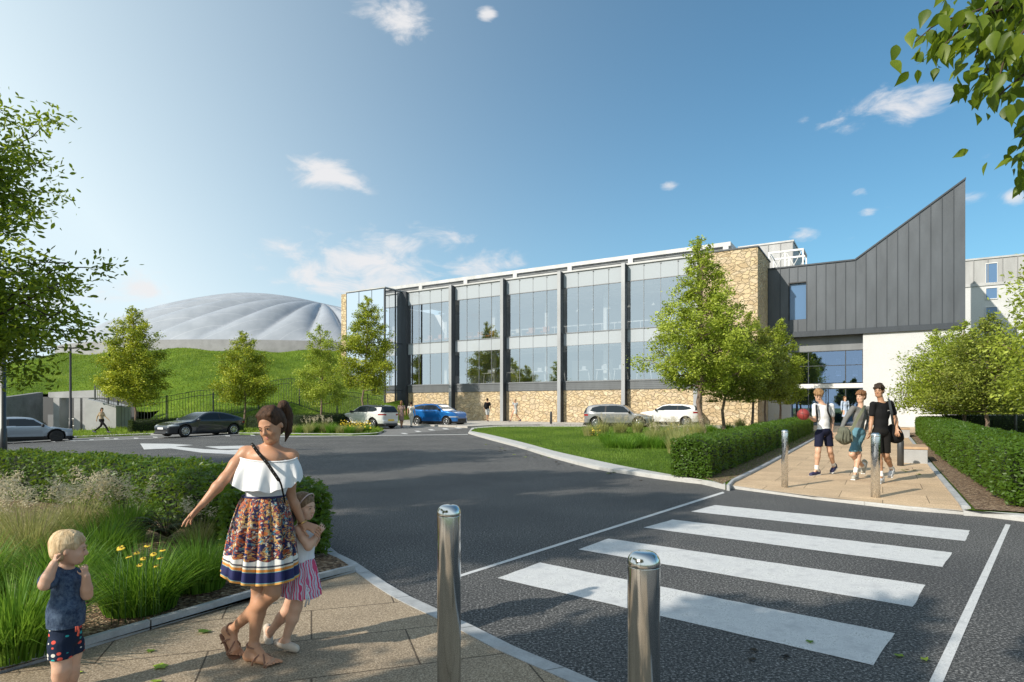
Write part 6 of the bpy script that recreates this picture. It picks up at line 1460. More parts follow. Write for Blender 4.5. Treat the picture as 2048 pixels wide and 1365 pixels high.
# ---------------------------------------------------------------- the mother
def mother():
    D = 3.75; J = lambda px, py, dy=0: np.array(at(px, py, D+dy)); S = .92; base = (J(515, 1326)[0], D, .05); b = np.array(base)
    T = empty('person', base, 0, 'woman in a white off shoulder top and a printed skirt, one arm stretched out', 'person')
    pel = J(527, 1046, .01); ms = J(537, 903, .02); rt = V3(.98, .12, -.05); hc = J(543, 852, -.01)
    shR, shL = J(489, 907, .0), J(585, 912, .05); elR, wrR = J(449, 958, -.09), J(404, 1010, -.16); elL, wrL = J(581, 992, .10), J(606, 1048, .13)
    hipA, knA, anA = J(541, 1062, .0), J(545, 1186, -.035), J(465, 1259, .10); hipB, knB, anB = J(514, 1062, .03), J(519, 1196, .02), J(507, 1291, .03)
    pts = [hc+V3(0, 0, .14), hc, shR, shL, wrR+V3(-.17, -.05, -.12), wrL+V3(.16, 0, 0), anA, anB, J(474, 1322, .07), J(560, 1336, 0)]
    lo, hi = bounds(pts, .10); F = Field(lo, hi, .0062)
    up, r, f = torso(F, pel, ms, rt, S, .03, fem=True)
    fc = nrm((-.22, -.93, -.32)); L, R = head(F, hc, fc, (-.12, 0, 1), .86)
    F.rc(J(541, 903, .035), J(547, 868, .035), .046*S, .042*S, .03)
    F.rc(J(540, 903, .03), shR+V3(.02, 0, .0), .042, .046, .035); F.rc(J(540, 903, .03), shL+V3(-.02, 0, .0), .042, .046, .035)
    F.el(J(531, 918, -.035), V3(.10, .05, .06), .03)
    limb(F, shR, elR, wrR, (.040, .030, .031, .020), .02); limb(F, shL, elL, wrL, (.039, .029, .030, .020), .02)
    hand(F, wrR, J(366, 1050, -.20)-wrR, (-.5, .1, .85), (.2, -.9, -.5), .165, (.12, .05, .16, .30), .22, th=-.2)
    hand(F, wrL, J(640, 1062, .12)-wrL, (.15, -.5, .85), (0, -.75, .3), .160, (.25, .45, .55, .60), .12)
    limb(F, hipA, knA, anA, (.070, .047, .047, .026), .02); limb(F, hipB, knB, anB, (.070, .044, .045, .026), .02)
    hA, tA = J(449, 1268, .13), J(476, 1317, .05); hB, tB = J(496, 1322, .02), J(556, 1331, -.05)
    foot(F, anA, hA, tA, .034, up=(.75, -.4, .55)); foot(F, anB, hB, tB, .034)
    F.obj('body', SK_TAN, T, base, 2)
    HM = hairmat('hair_brown', (.018, .009, .005), (.10, .050, .027)); face_bits(T, L, R, .86, HM, base, (.50, .17, .15), brow=mk('brow_dark', col=(.04, .02, .012), rough=.7))
    # hair: cap swept back, high ponytail
    H = Field(hc-V3(.17, .17, .2), hc+V3(.2, .2, .2), .0062); Q = lambda a, c, e: L(a, c, e)
    H.el(Q(0, -.022, .040), V3(.086, .102, .092)*.88, .01, rot=R); H.el(Q(0, -.035, -.005), V3(.081, .078, .08)*.88, .02, rot=R)
    H.el(Q(0, .112, -.030), V3(.076, .084, .106)*.88, .012, op='s', rot=R)
    for q in (-1, 1): H.el(Q(q*.088, .012, -.030), V3(.026, .030, .040), .01, op='s', rot=R)
    for q in (-.8, -.3, .2, .7): H.rc(Q(q*.07, .050, .096), Q(q*.05, -.03, .124), .012, .016, .015)
    pt_ = [J(560, 818, .08), J(567, 811, .10), J(573, 822, .12), J(576, 848, .12), J(573, 872, .10)]
    H.chain(pt_, [.022, .030, .031, .026, .010], .015); H.chain([J(569, 812, .12), J(579, 832, .13), J(578, 862, .11), J(570, 884, .08)], [.018, .022, .018, .005], .01)
    H.obj('hair', HM, T, base, 1)
    m = MB(); m.tube([Q(.074, .030, .03)-b, Q(.083, .030, -.04)-b, Q(.080, .035, -.11)-b, Q(.070, .04, -.14)-b], [.003, .002, .0015, .0006], 5); m.build('hair_strand', HM, T)
    # top
    WT = cloth('white_crepe', (.80, .80, .81), .25, 5, .6)
    B = Field(*bounds([pel, ms, shL, shR], .17), .0065); torso(B, pel, ms, rt, S, .03, infl=.010, fem=True); B.cut(J(527, 1000), (.02, 0, -1)); B.cut(J(534, 918), (0, 0, 1)); B.obj('bodice', WT, T, base, 2)
    cN, cH = J(534, 912, .02), J(526, 950, .01)
    def ring(q):
        def fn(ph):
            c, s_ = math.cos(ph), math.sin(ph); wv = math.sin(ph*11+1.3*math.sin(ph*2))+.5*math.sin(ph*17+1)
            hw = .180+.042*q+.010*math.sin(q*3.1); dp = .105+.050*q; fr = max(0, -s_)
            p = cN+(cH-cN)*q*.35
            x = c*hw*(1+.03*q*wv*(.3+.7*fr)); y = s_*(dp+.016*q*wv)
            z = -.026*fr+.010*(-c)*1.4 - q*(.115+.018*fr-.028*abs(c)**3)+.008*q*wv
            return p+V3(x, y, z)
        return fn
    loft('ruffle', [ring(q) for q in np.linspace(0, 1, 14)], WT, T, base, 180)
    m = MB(); r0 = ring(0); m.tube([r0(p)-b for p in np.linspace(0, 2*np.pi, 60)], .0055, 6); m.build('neck_trim', WT, T)
    # skirt with printed border
    A = Mat('printed_cotton', rough=.75); uvn = A.n('UVMap').outputs[0]; sp = A.n('SeparateXYZ', {0: uvn}); u_, v_ = sp.outputs[0], sp.outputs[1]
    pv = A.mapping(uvn, (23, 10.5, 1)); ds = A.n('TexNoise', {'Vector': pv, 'Scale': 1.6, 'Detail': 2.0})
    pv = A.n('VectorMath', {0: pv, 1: A.n('VectorMath', {0: ds.outputs['Color'], 1: (.9, .9, .9)}, operation='MULTIPLY').outputs[0]}, operation='ADD').outputs[0]
    big = A.n('TexVoronoi', {'Vector': pv, 'Scale': .75}); sm_ = A.n('TexVoronoi', {'Vector': pv, 'Scale': 3.4}); eg = A.n('TexVoronoi', {'Vector': pv, 'Scale': 3.4}, feature='DISTANCE_TO_EDGE')
    h1_ = A.n('SeparateColor', {0: big.outputs['Color']}).outputs[0]; h2_ = A.n('SeparateColor', {0: sm_.outputs['Color']}).outputs[0]
    def const(fac, stops):
        x = A.n('ValToRGB', {'Fac': fac}); x.color_ramp.interpolation = 'CONSTANT'; rr_ = x.color_ramp
        while len(rr_.elements) < len(stops): rr_.elements.new(.5)
        for e, (p, c) in zip(rr_.elements, stops): e.position = p; e.color = (*c, 1)
        return x.outputs[0]
    cA = const(h2_, [(0, (.50, .13, .03)), (.20, (.55, .31, .09)), (.30, (.012, .015, .08)), (.56, (.58, .54, .46)), (.66, (.32, .05, .02)), (.78, (.10, .26, .32)), (.86, (.02, .02, .05)), (.94, (.62, .46, .20))])
    cB = const(h1_, [(0, (.012, .016, .09)), (.38, (.46, .12, .03)), (.5, (.56, .38, .15)), (.68, (.40, .10, .03)), (.80, (.014, .020, .13)), (.90, (.66, .63, .58))])
    rg = A.math('ABSOLUTE', A.math('SINE', A.math('MULTIPLY', big.outputs['Distance'], 17.0)))
    col_ = A.mix(A.ramp(rg, [(.35, (0, 0, 0)), (.45, (1, 1, 1))]), cB, cA); col_ = A.mix(A.ramp(eg.outputs['Distance'], [(.02, (1, 1, 1)), (.05, (0, 0, 0))]), col_, (.03, .02, .05))
    scal = A.math('ADD', v_, A.math('MULTIPLY', A.math('ABSOLUTE', A.math('SINE', A.math('MULTIPLY', u_, 40.0))), -.03))
    band = const(scal, [(0, (0, 0, 0)), (.70, (1, 1, 1))]); col_ = A.mix(band, col_, (.74, .73, .70))
    strip = const(v_, [(0, (.7, .7, .7)), (.775, (.08, .08, .10)), (.795, (.70, .66, .55)), (.815, (.66, .26, .05)), (.845, (.20, .42, .42)), (.855, (.014, .018, .10)), (.965, (.20, .42, .42)), (.975, (.68, .34, .08)), (.995, (.68, .34, .08))])
    col_ = A.mix(const(v_, [(0, (0, 0, 0)), (.775, (1, 1, 1))]), col_, strip); side_ = const(u_, [(0, (0, 0, 0)), (.465, (1, 1, 1)), (.49, (0, 0, 0))])
    A.set('Base Color', col_); n1 = A.noise(A.coord('Object'), 30, 3); A.bump(n1, .1, .01)
    cW, cB_ = J(528, 992, .015), J(522, 1150, .0)
    def sring(q):
        def fn(ph):
            c, s_ = math.cos(ph), math.sin(ph); wv = abs(math.sin(ph*7+.6))**.7*2-1+.35*math.sin(ph*19+2); e = q**.62
            hw = .124+.092*e; dp = .092+.082*e; am = .022*min(1, q*1.6+.12)
            p = cW+(cB_-cW)*q; return p+V3(c*(hw+am*wv*.7), s_*(dp+am*wv), -.014*q*(1-c)*0+.012*q*c*-1.2+.006*q*wv-.018*q*max(0, -s_)+.012*q*(1 if c < 0 else -.2)*abs(c))
        return fn
    loft('skirt', [sring(q) for q in np.linspace(0, 1, 22)], A.m, T, base, 220)
    m = MB(); s0 = sring(0); m.tube([s0(p)-b for p in np.linspace(0, 2*np.pi, 50)], .007, 6); m.build('waistband', mk('navy_cotton', col=(.03, .03, .10), rough=.8), T)
    # sandals
    SL = mk('tan_leather', col=(.26, .13, .08), rough=.5)
    for (h_, t_, an, u0) in ((hA, tA, anA, (.75, -.4, .55)), (hB, tB, anB, (0, 0, 1))):
        d = nrm(t_-h_); u1 = nrm(np.array(u0)-d*np.dot(u0, d)); s = np.cross(d, u1); Lf = np.linalg.norm(t_-h_)+.008; o_ = h_-d*.012-u1*.010
        m = MB(); out = [(0, .022), (.15, .028), (.4, .026), (.65, .036), (.85, .040), (1.0, .022)]
        top = [o_+d*Lf*q+s*w_ for q, w_ in out]+[o_+d*Lf*q-s*w_ for q, w_ in out[::-1]]; n_ = len(top)
        m.add([p-b for p in top]+[p-u1*.010-b for p in top], [tuple(range(n_)), tuple(range(2*n_-1, n_-1, -1))]+[(i, (i+1) % n_, n_+(i+1) % n_, n_+i) for i in range(n_)])
        def arc(q0, q1, hgt, w0=.036, sk=0): return [o_+d*Lf*(q0+(q1-q0)*(1-math.cos(a))/2)+s*w0*math.cos(a)+u1*hgt*math.sin(a)-b for a in np.linspace(0, math.pi, 9)]
        m.tube(arc(.80, .80, .036, .046), .006, 6); m.tube(arc(.74, .75, .042, .046), .006, 6); m.tube(arc(.74, .34, .066, .043), .005, 6); m.tube(arc(.34, .72, .066, .043), .005, 6)
        m.tube([an-b+V3(*(nrm(an-h_)*0))+s*.040*math.cos(a)+nrm(np.cross(s, nrm(an-h_)))*.040*math.sin(a) for a in np.linspace(0, 2*math.pi, 16)], .0055, 5)
        m.build('sandal', SL, T)
    m = MB(); wd = nrm(wrL-elL); a1 = nrm(np.cross(wd, (0, 1, 0))); a2 = np.cross(wd, a1); c = wrL-wd*.012-b
    m.tube([c+a1*.0275*math.cos(a)+a2*.0265*math.sin(a) for a in np.linspace(0, 2*math.pi, 24)], .0045, 6); m.build('bracelet', mk('gold', col=(.75, .50, .18), rough=.25, metal=1), T)
    # bag worn on a strap
    base2 = tuple(J(560, 1010, .14)); b2 = np.array(base2); G = empty('shoulder_bag', base2, 0, 'small black bag on a studded black strap across the chest of the woman', 'bag')
    m = MB(); path = [J(503, 893, .070), J(504, 889, .02), J(507, 892, -.035), J(517, 906, -.070), J(534, 926, -.115), J(545, 942, -.150), J(556, 958, -.165), J(562, 968, -.15), J(566, 985, -.105), J(569, 1000, -.05), J(571, 1012, .04)]
    path = [np.array(p) for p in crom(path, 4)]; W2 = .0095; vs = []
    for i, p in enumerate(path):
        d = nrm(path[min(i+1, len(path)-1)]-path[max(i-1, 0)]); s = nrm(np.cross(d, (0, -1, .1))); w_ = W2*(1 if i < len(path)*.62 else .55); o2 = V3(0, -.004, 0); vs += [p+s*w_+o2-b2, p-s*w_+o2-b2, p-s*w_-b2, p+s*w_-b2]
    m.add(vs, [(i*4+j, i*4+(j+1) % 4, (i+1)*4+(j+1) % 4, (i+1)*4+j) for i in range(len(path)-1) for j in range(4)]); m.build('strap', mk('black_leather', col=(.006, .006, .006), rough=.9, Specular_IOR_Level=.15), G)
    m = MB()
    for i in range(3, int(len(path)*.6), 2): m.lathe([(.0028, 0), (.0016, .002), (.0001, .0025)], tuple(path[i]+V3(0, -.006, 0)-b2), 6, axis='Y')
    m.build('studs', CHROME, G); m = MB(); m.box((0.0, .03, -.06), (.17, .05, .12)); m.build('pouch', BLACK, G, .015)
mother()

# ---------------------------------------------------------------- the girl behind her
def girl():
    D = 3.96; J = lambda px, py, dy=0: np.array(at(px, py, D+dy)); S = .60; base = (J(585, 1300)[0], D, .05); b = np.array(base)
    T = empty('person', base, 0, 'small girl in a white vest and striped skirt, half hidden behind the woman', 'person')
    pel = J(606, 1132, .0); ms = J(604, 1056, .02); rt = V3(-.35, -.94, 0); hc = J(608, 1014, .02)
    shN, shF = J(597, 1060, -.07), J(608, 1060, .10); elN, wrN = J(617, 1094, -.10), J(635, 1070, -.04); elF, wrF = J(622, 1092, .10), J(634, 1080, .04)
    hA, kA, aA = J(603, 1148, -.02), J(592, 1216, -.04), J(571, 1280, -.03); hB, kB, aB = J(602, 1148, .06), J(574, 1222, .06), J(541, 1264, .10)
    lo, hi = bounds([hc+V3(0, 0, .14), hc, shN, shF, elN, wrN+V3(.1, 0, .03), aA, aB, J(600, 1306, 0), J(535, 1300, .1)], .09); F = Field(lo, hi, .0058)
    torso(F, pel, ms, rt, S, .025, wid=.95); fc = nrm((.93, -.35, -.12)); L, R = head(F, hc, fc, (.0, 0, 1), .76, child=1)
    F.rc(J(604, 1058, .02), J(603, 1036, .02), .030, .029, .02); F.rc(ms-V3(0, 0, .01), shN, .026, .028, .02); F.rc(ms-V3(0, 0, .01), shF, .026, .028, .02)
    limb(F, shN, elN, wrN, (.030, .025, .025, .018), .012); limb(F, shF, elF, wrF, (.030, .025, .025, .018), .012)
    hand(F, wrN, J(644, 1056, -.02)-wrN, (.4, -.9, .2), (-.6, 0, .8), .095, (.35, .4, .5, .5), .1); hand(F, wrF, J(641, 1068, -.03)-wrF, (.6, -.2, .5), (0, 0, 1), .095, (.5, .5, .5, .5), .1)
    limb(F, hA, kA, aA, (.045, .036, .036, .023), .02); limb(F, hB, kB, aB, (.045, .035, .035, .023), .02)
    tA, eA = J(597, 1304, -.06), J(556, 1293, -.02); tB, eB = J(535, 1296, .10), J(529, 1258, .14)
    foot(F, aA, eA, tA, .024, toes=False); foot(F, aB, eB, tB, .024, toes=False, up=(.9, -.2, .3)); F.obj('body', SK_FAIR, T, base, 2)
    HM = hairmat('hair_light_brown', (.10, .06, .035), (.30, .20, .12)); face_bits(T, L, R, .76, HM, base, (.50, .20, .17))
    H = Field(hc-V3(.14, .14, .15), hc+V3(.14, .14, .15), .0058); H.el(L(0, -.018, .038), V3(.086, .102, .090)*.76, .01, rot=R); H.el(L(0, -.045, -.03), V3(.075, .065, .085)*.76, .02, rot=R); H.el(L(0, .105, -.045), V3(.10, .078, .098)*.76, .01, op='s', rot=R); H.obj('hair', HM, T, base, 1)
    m = MB(); m.tube([L(.081*math.sin(a), .045*math.cos(a)+.012, .028+.094*math.cos(a))-b for a in np.linspace(-2.0, 2.0, 30)], .0042, 6); m.build('headband', mk('glitter_band', col=(.55, .42, .40), rough=.35, metal=.4), T)
    WV = cloth('white_jersey', (.76, .75, .77), .3, 9); B = Field(*bounds([pel, ms, shN, shF], .12), .0058); torso(B, pel, ms, rt, S, .025, infl=.009, wid=.95)
    B.rc(ms+V3(0, -.05, .012), shN+V3(-.005, .02, .0), .022, .024, .01); B.cut(J(606, 1122), (.1, 0, -1)); B.cut(J(606, 1045), (0, 0, 1)); B.obj('vest', WV, T, base, 1)
    A = Mat('zebra_stripe_cotton', rough=.8); v = A.coord('Object'); dn = A.n('TexNoise', {'Vector': v, 'Scale': 9.0}); q = A.n('VectorMath', {0: A.mapping(v, (1, 1, .35), (0, .45, 0)), 1: A.n('VectorMath', {0: dn.outputs['Color'], 1: (.05, .05, .05)}, operation='MULTIPLY').outputs[0]}, operation='ADD').outputs[0]
    w1 = A.n('TexWave', {'Vector': q, 'Scale': 13.0, 'Distortion': 3.0, 'Detail': 1.0}); x = A.n('ValToRGB', {'Fac': w1.outputs['Fac']}); x.color_ramp.interpolation = 'CONSTANT'
    stops = [(0, (.60, .06, .16)), (.20, (.68, .68, .74)), (.42, (.22, .34, .60)), (.58, (.70, .70, .76)), (.72, (.03, .03, .08)), (.79, (.68, .68, .72)), (.90, (.55, .10, .22))]
    while len(x.color_ramp.elements) < len(stops): x.color_ramp.elements.new(.5)
    for e, (p, c) in zip(x.color_ramp.elements, stops): e.position = p; e.color = (*c, 1)
    A.set('Base Color', x.outputs[0]); A.bump(A.noise(A.mapping(v, (1, 1, .2)), 30, 2), .4, .01)
    cW, cB_ = J(607, 1117, .0), J(600, 1186, .0)
    def sr(q):
        def fn(ph):
            c, s_ = math.cos(ph), math.sin(ph); wv = math.sin(ph*12)+.6*math.sin(ph*19+1); rr_ = .058+.068*q**.7; return cW+(cB_-cW)*q+V3(c*(rr_*1.02+.008*q*wv), s_*(rr_*1.15+.008*q*wv), .006*q*wv-.018*q*c)
        return fn
    loft('skirt', [sr(q) for q in np.linspace(0, 1, 12)], A.m, T, base, 140)
    m = MB(); m.tube([J(612, 1180, -.10)-b, J(615, 1195, -.11)-b, J(610, 1214, -.10)-b], .006, 4); m.tube([J(614, 1180, -.10)-b, J(619, 1198, -.11)-b, J(617, 1210, -.10)-b], .005, 4); m.build('ribbon', WV, T)
    for (e_, t_, an, u0) in ((eA, tA, aA, (0, 0, 1)), (eB, tB, aB, (.9, -.2, .3))):
        d = nrm(t_-e_); u1 = nrm(np.array(u0)-d*np.dot(u0, d)); s = np.cross(d, u1); Ls = np.linalg.norm(t_-e_); Sf = Field(np.minimum(e_, t_)-.07, np.maximum(e_, t_)+.07, .0055)
        Sf.rc(e_+u1*.022, e_+d*Ls*.8+u1*.018, .027, .023, .01); Sf.rc(e_+d*Ls*.5+u1*.016, e_+d*Ls*.86+u1*.014, .029, .024, .01); Sf.cut(e_+u1*-.006, -u1); Sf.el(e_+d*Ls*.16+u1*.062, V3(.028, .028, .030), .008, op='s'); Sf.obj('shoe', cloth('canvas_cream_shoe', (.64, .55, .46), .3, 20), T, base, 1)
girl()

# ---------------------------------------------------------------- the toddler
def toddler():
    D = 3.35; J = lambda px, py, dy=0: np.array(at(px, py, D+dy)); S = .56; base = (J(128, 1387)[0], D, .05); b = np.array(base)
    T = empty('person', base, 0, 'blond toddler in a blue t-shirt and fish print shorts, one fist raised to the ear', 'person')
    pel = J(130, 1262, .0); ms = J(132, 1146, .02); rt = V3(.75, -.62, 0); hc = J(139, 1099, .01)
    shA, shB = J(106, 1151, -.05), J(158, 1155, .06); elA, wrA = J(89, 1170, -.12), J(108, 1128, -.10); elB, wrB = J(174, 1190, .02), J(172, 1152, -.02)
    hA, kA, aA = J(121, 1288, -.03), J(123, 1338, -.05), J(119, 1376, -.02); hB, kB, aB = J(144, 1288, .04), J(141, 1338, .03), J(142, 1374, .06)
    lo, hi = bounds([hc+V3(0, 0, .12), hc, shA, elA, elB, wrB, wrA, aA, aB, J(100, 1392, .0), J(170, 1392, -.05)], .10); F = Field(lo, hi, .0058)
    torso(F, pel, ms, rt, S, .03, wid=.92); F.el(J(132, 1225, -.01), V3(.070, .068, .08), .03)
    fc = nrm((.86, .42, -.12)); L, R = head(F, hc, fc, (0, 0, 1), .80, child=1)
    F.rc(J(132, 1150, .02), J(133, 1128, .02), .034, .034, .02); F.rc(ms, shA, .032, .034, .025); F.rc(ms, shB, .032, .034, .025)
    limb(F, shA, elA, wrA, (.031, .028, .029, .021), .012); limb(F, shB, elB, wrB, (.030, .027, .028, .020), .012)
    hand(F, wrA, J(112, 1112, -.09)-wrA, (-.5, -.8, .1), (.9, -.2, 0), .088, (1.1, 1.15, 1.15, 1.1), .05); hand(F, wrB, J(167, 1126, -.04)-wrB, (.8, -.5, .1), (-.6, -.5, .3), .090, (.5, .75, .9, .9), .12)
    limb(F, hA, kA, aA, (.052, .041, .040, .028), .015); limb(F, hB, kB, aB, (.050, .040, .039, .028), .015)
    foot(F, aA, aA+V3(-.02, .02, -.035), aA+V3(.04, -.10, -.040), .028); foot(F, aB, aB+V3(-.02, .02, -.035), aB+V3(.06, -.08, -.040), .028)
    F.obj('body', SK_FAIR, T, base, 2)
    HM = hairmat('hair_blond', (.42, .27, .13), (.80, .63, .40), 45); face_bits(T, L, R, .80, HM, base, (.50, .22, .18))
    H = Field(hc-V3(.15, .15, .15), hc+V3(.15, .15, .16), .0055); H.el(L(0, -.02, .042), V3(.089, .106, .092)*.80, .01, rot=R); H.el(L(0, -.05, -.015), V3(.078, .062, .07)*.80, .02, rot=R); H.el(L(0, .11, -.045), V3(.11, .085, .105)*.80, .01, op='s', rot=R)
    for q in (-1, 1): H.el(L(q*.090, .012, -.035), V3(.034, .045, .055)*.8, .01, op='s', rot=R)
    Rg = np.random.default_rng(3)
    for k in range(46):
        a = Rg.uniform(0, 6.28); e = Rg.uniform(-.1, 1.4); d1 = V3(math.cos(a)*math.cos(e), math.sin(a)*math.cos(e), math.sin(e)); p = L(d1[0]*.082, -.02+d1[1]*.098, .04+d1[2]*.085); t_ = nrm(np.cross(d1, Rg.normal(size=3))); H.rc(p, p+R@(t_*V3(1, 1, .4))*.03, .008, .004, .006)
    H.el(L(0, .112, -.048), V3(.11, .084, .105)*.80, .006, op='s', rot=R); H.obj('hair', HM, T, base, 0)
    TS = cloth('blue_marl_jersey', (.05, .08, .14), .7, 13, .9, lambda A, v: A.ramp(A.noise(v, 38, 5, .75), [(.35, (.022, .040, .085)), (.65, (.10, .145, .22))])); A = TS.node_tree
    lo2, hi2 = bounds([shA, shB, elA, elB, pel, ms], .13); B = Field(lo2, hi2, .0058); torso(B, pel, ms, rt, S, .03, infl=.013, wid=.92); B.el(J(132, 1225, -.01), V3(.086, .084, .095), .03)
    B.rc(ms, shA, .042, .046, .02); B.rc(ms, shB, .042, .044, .02); B.rc(shA, shA+(elA-shA)*.62, .043, .046, .015); B.rc(shB, shB+(elB-shB)*.55, .041, .043, .015)
    B.rc(J(132, 1215, 0), J(132, 1262, 0), .078, .086, .03); B.cut(J(130, 1251), (0, 0, -1)); B.el(J(134, 1131, .02), V3(.045, .045, .026), .008, op='s'); B.obj('t_shirt', TS, T, base, 1)
    def fish(A, v):
        vo = A.n('TexVoronoi', {'Vector': A.mapping(v, (1, .7, 1.25)), 'Scale': 27.0, 'Randomness': .45}); h_ = A.n('SeparateColor', {0: vo.outputs['Color']}).outputs[0]
        x = A.n('ValToRGB', {'Fac': h_}); x.color_ramp.interpolation = 'CONSTANT'
        for i, (p, c) in enumerate([(0, (.75, .10, .07)), (.38, (.70, .68, .62)), (.52, (.012, .022, .05)), (.62, (.03, .40, .42))]):
            if i > 1: x.color_ramp.elements.new(.5)
            x.color_ramp.elements[i].position = p; x.color_ramp.elements[i].color = (*c, 1)
        return A.mix(A.ramp(vo.outputs['Distance'], [(.30, (0, 0, 0)), (.33, (1, 1, 1))]), x.outputs[0], (.012, .022, .05))
    SH = cloth('fish_print_shorts', (.01, .02, .05), .3, 9, .8, fish); B = Field(*bounds([hA, hB, pel, J(122, 1318, -.04), J(145, 1314, .03)], .13), .0058)
    B.rc(J(131, 1255, 0), J(131, 1272, 0), .074, .076, .02); B.rc(hA, J(122, 1318, -.04), .060, .059, .012); B.rc(hB, J(145, 1314, .03), .058, .056, .012); B.cut(J(130, 1310), (0, 0, -1)); B.cut(J(130, 1249), (0, 0, 1)); B.obj('shorts', SH, T, base, 1)
    m = MB(); m.tube([J(155, 1253, -.085)-b, J(158, 1262, -.09)-b, J(156, 1272, -.088)-b], .005, 5); m.tube([J(152, 1253, -.09)-b, J(152, 1264, -.095)-b], .004, 5); m.build('drawstring', mk('coral_cord', col=(.75, .12, .07), rough=.7), T)
toddler()

# ---------------------------------------------------------------- adults further off
def adult(label, D, H_, j, face, skin, hairm, hair='short', top=None, bottom=None, shoes=None, socks=None, vox=.0095, group=None, dress=None, up=(0, 0, 1), hands=True, fem=False, topkw={}, wid=1.0, zg=None):
    """j: joints as (px, py, dy). ground contact comes from the toes."""
    J = lambda q: np.array(at(q[0], q[1], D+(q[2] if len(q) > 2 else 0))); P_ = {k: J(v) for k, v in j.items()}; S = H_/1.78
    zb = zg if zg is not None else min(P_['toeL'][2], P_['toeR'][2]); base = (P_['pel'][0], D, zb); b = np.array(base)
    T = empty('person', base, 0, label, 'person', group)
    lo, hi = bounds(list(P_.values())+[P_['head']+V3(0, 0, .15*S)], .17*S); F = Field(lo, hi, vox); rt = P_['shR']-P_['shL']; ms = (P_['shR']+P_['shL'])/2; pel = P_['pel']
    torso(F, pel, ms, rt, S, .03, fem=fem, wid=wid); L, R = head(F, P_['head'], face, up, S)
    F.rc(ms+V3(0, 0, .0), P_['head']-V3(0, 0, .06*S), .054*S, .05*S, .03)
    for s in 'LR':
        F.rc(ms-V3(0, 0, .008), P_['sh'+s]-V3(0, 0, .006), .046*S, .046*S, .035*S); limb(F, P_['sh'+s], P_['el'+s], P_['wr'+s], (.046*S, .036*S, .037*S, .025*S), .02*S)
        d = P_['ha'+s]-P_['wr'+s]
        side = np.cross(nrm(d), V3(0, -1, 0))*(1 if s == 'L' else -1); nb_ = V3((-1 if s == 'L' else 1)*.8, -.5, .2)
        hand(F, P_['wr'+s], d, nb_, V3(0, -1, 0), .185*S, (.35, .4, .45, .5), .12, rf=1.15)
        hp = pel+(P_['kn'+s]-pel)*.10+nrm(rt)*(.085*S if s == 'R' else -.085*S)
        limb(F, hp, P_['kn'+s], P_['an'+s], (.086*S, .056*S, .056*S, .036*S), .03*S); foot(F, P_['an'+s], P_['he'+s], P_['toe'+s], .036*S, toes=False)
        P_['hp'+s] = hp
    F.obj('body', skin, T, base, 2)
    if vox < .012: face_bits(T, L, R, S, hairm, base)
    h2 = max(vox*.85, .008); Hh = Field(P_['head']-V3(.17, .17, .32)*S, P_['head']+V3(.17, .17, .2)*S, h2)
    Hh.el(L(0, -.020, .042), V3(.088, .105, .094)*S, .01, rot=R); Hh.el(L(0, -.045, -.01), V3(.08, .065, .07)*S, .02, rot=R)
    Rg = np.random.default_rng(int(D*100))
    if hair in ('curly', 'messy'):
        for k in range(90 if hair == 'curly' else 46):
            a = Rg.uniform(0, 6.28); e = Rg.uniform(.0, 1.5); d1 = V3(math.cos(a)*math.cos(e), math.sin(a)*math.cos(e), math.sin(e)); p = L(d1[0]*.088, -.01+d1[1]*.10, .045+d1[2]*.095)
            if hair == 'curly': Hh.el(p, V3(1, 1, 1)*.026*S*Rg.uniform(.7, 1.25), .006)
            else: t_ = nrm(np.cross(d1, Rg.normal(size=3))); Hh.rc(p, p+(R@(t_*V3(1, 1, .4)))*.045*S, .014*S, .006*S, .008)
        for q in (-.045, -.02, .01, .035): Hh.rc(L(q, .06, .10), L(q*1.3, .105, .055), .017*S, .011*S, .01)
    if hair == 'long': Hh.chain([L(0, -.06, .02), L(0, -.09, -.07), L(.0, -.09, -.17)], [.07*S, .062*S, .035*S], .02)
    if hair == 'bun': Hh.el(L(0, -.09, .09), V3(.04, .04, .035)*S, .01)
    Hh.el(L(0, .112, -.042), V3(.10, .082, .098)*S, .008, op='s', rot=R)
    for q in (-1, 1): Hh.el(L(q*.088, .014, -.03), V3(.028, .032, .04)*S, .01, op='s', rot=R)
    Hh.obj('hair', hairm, T, base, 0)
    lo2, hi2 = lo, hi
    if top:
        mt, slv, hem, ease = top; B = Field(lo2, hi2, vox); torso(B, pel, ms, rt, S, .03, infl=ease, fem=fem, wid=wid); u_ = nrm(ms-pel)
        for s in 'LR':
            B.rc(ms-V3(0, 0, .014), P_['sh'+s]-V3(0, 0, .006), .052*S, .051*S, .03*S); a, e, w = P_['sh'+s], P_['el'+s], P_['wr'+s]
            if slv <= 1: B.rc(a, a+(e-a)*slv, .050*S+ease*.2, .049*S+ease*.45, .02)
            else: limb(B, a, e, w, (.054*S+ease*.3, .044*S+ease*.2, .043*S, .031*S), .02)
        B.rc(pel+u_*.10*S, pel, .10*S*wid+ease, .105*S*wid+ease, .04, flat=(np.cross(u_, nrm(rt)), .8))
        B.cut(np.array(at(j['pel'][0], hem, D)), (0, 0, -1)); B.el(ms+V3(0, -.01, .045*S), V3(.062, .062, .032)*S, .01, op='s'); B.obj('top', mt, T, base, 1)
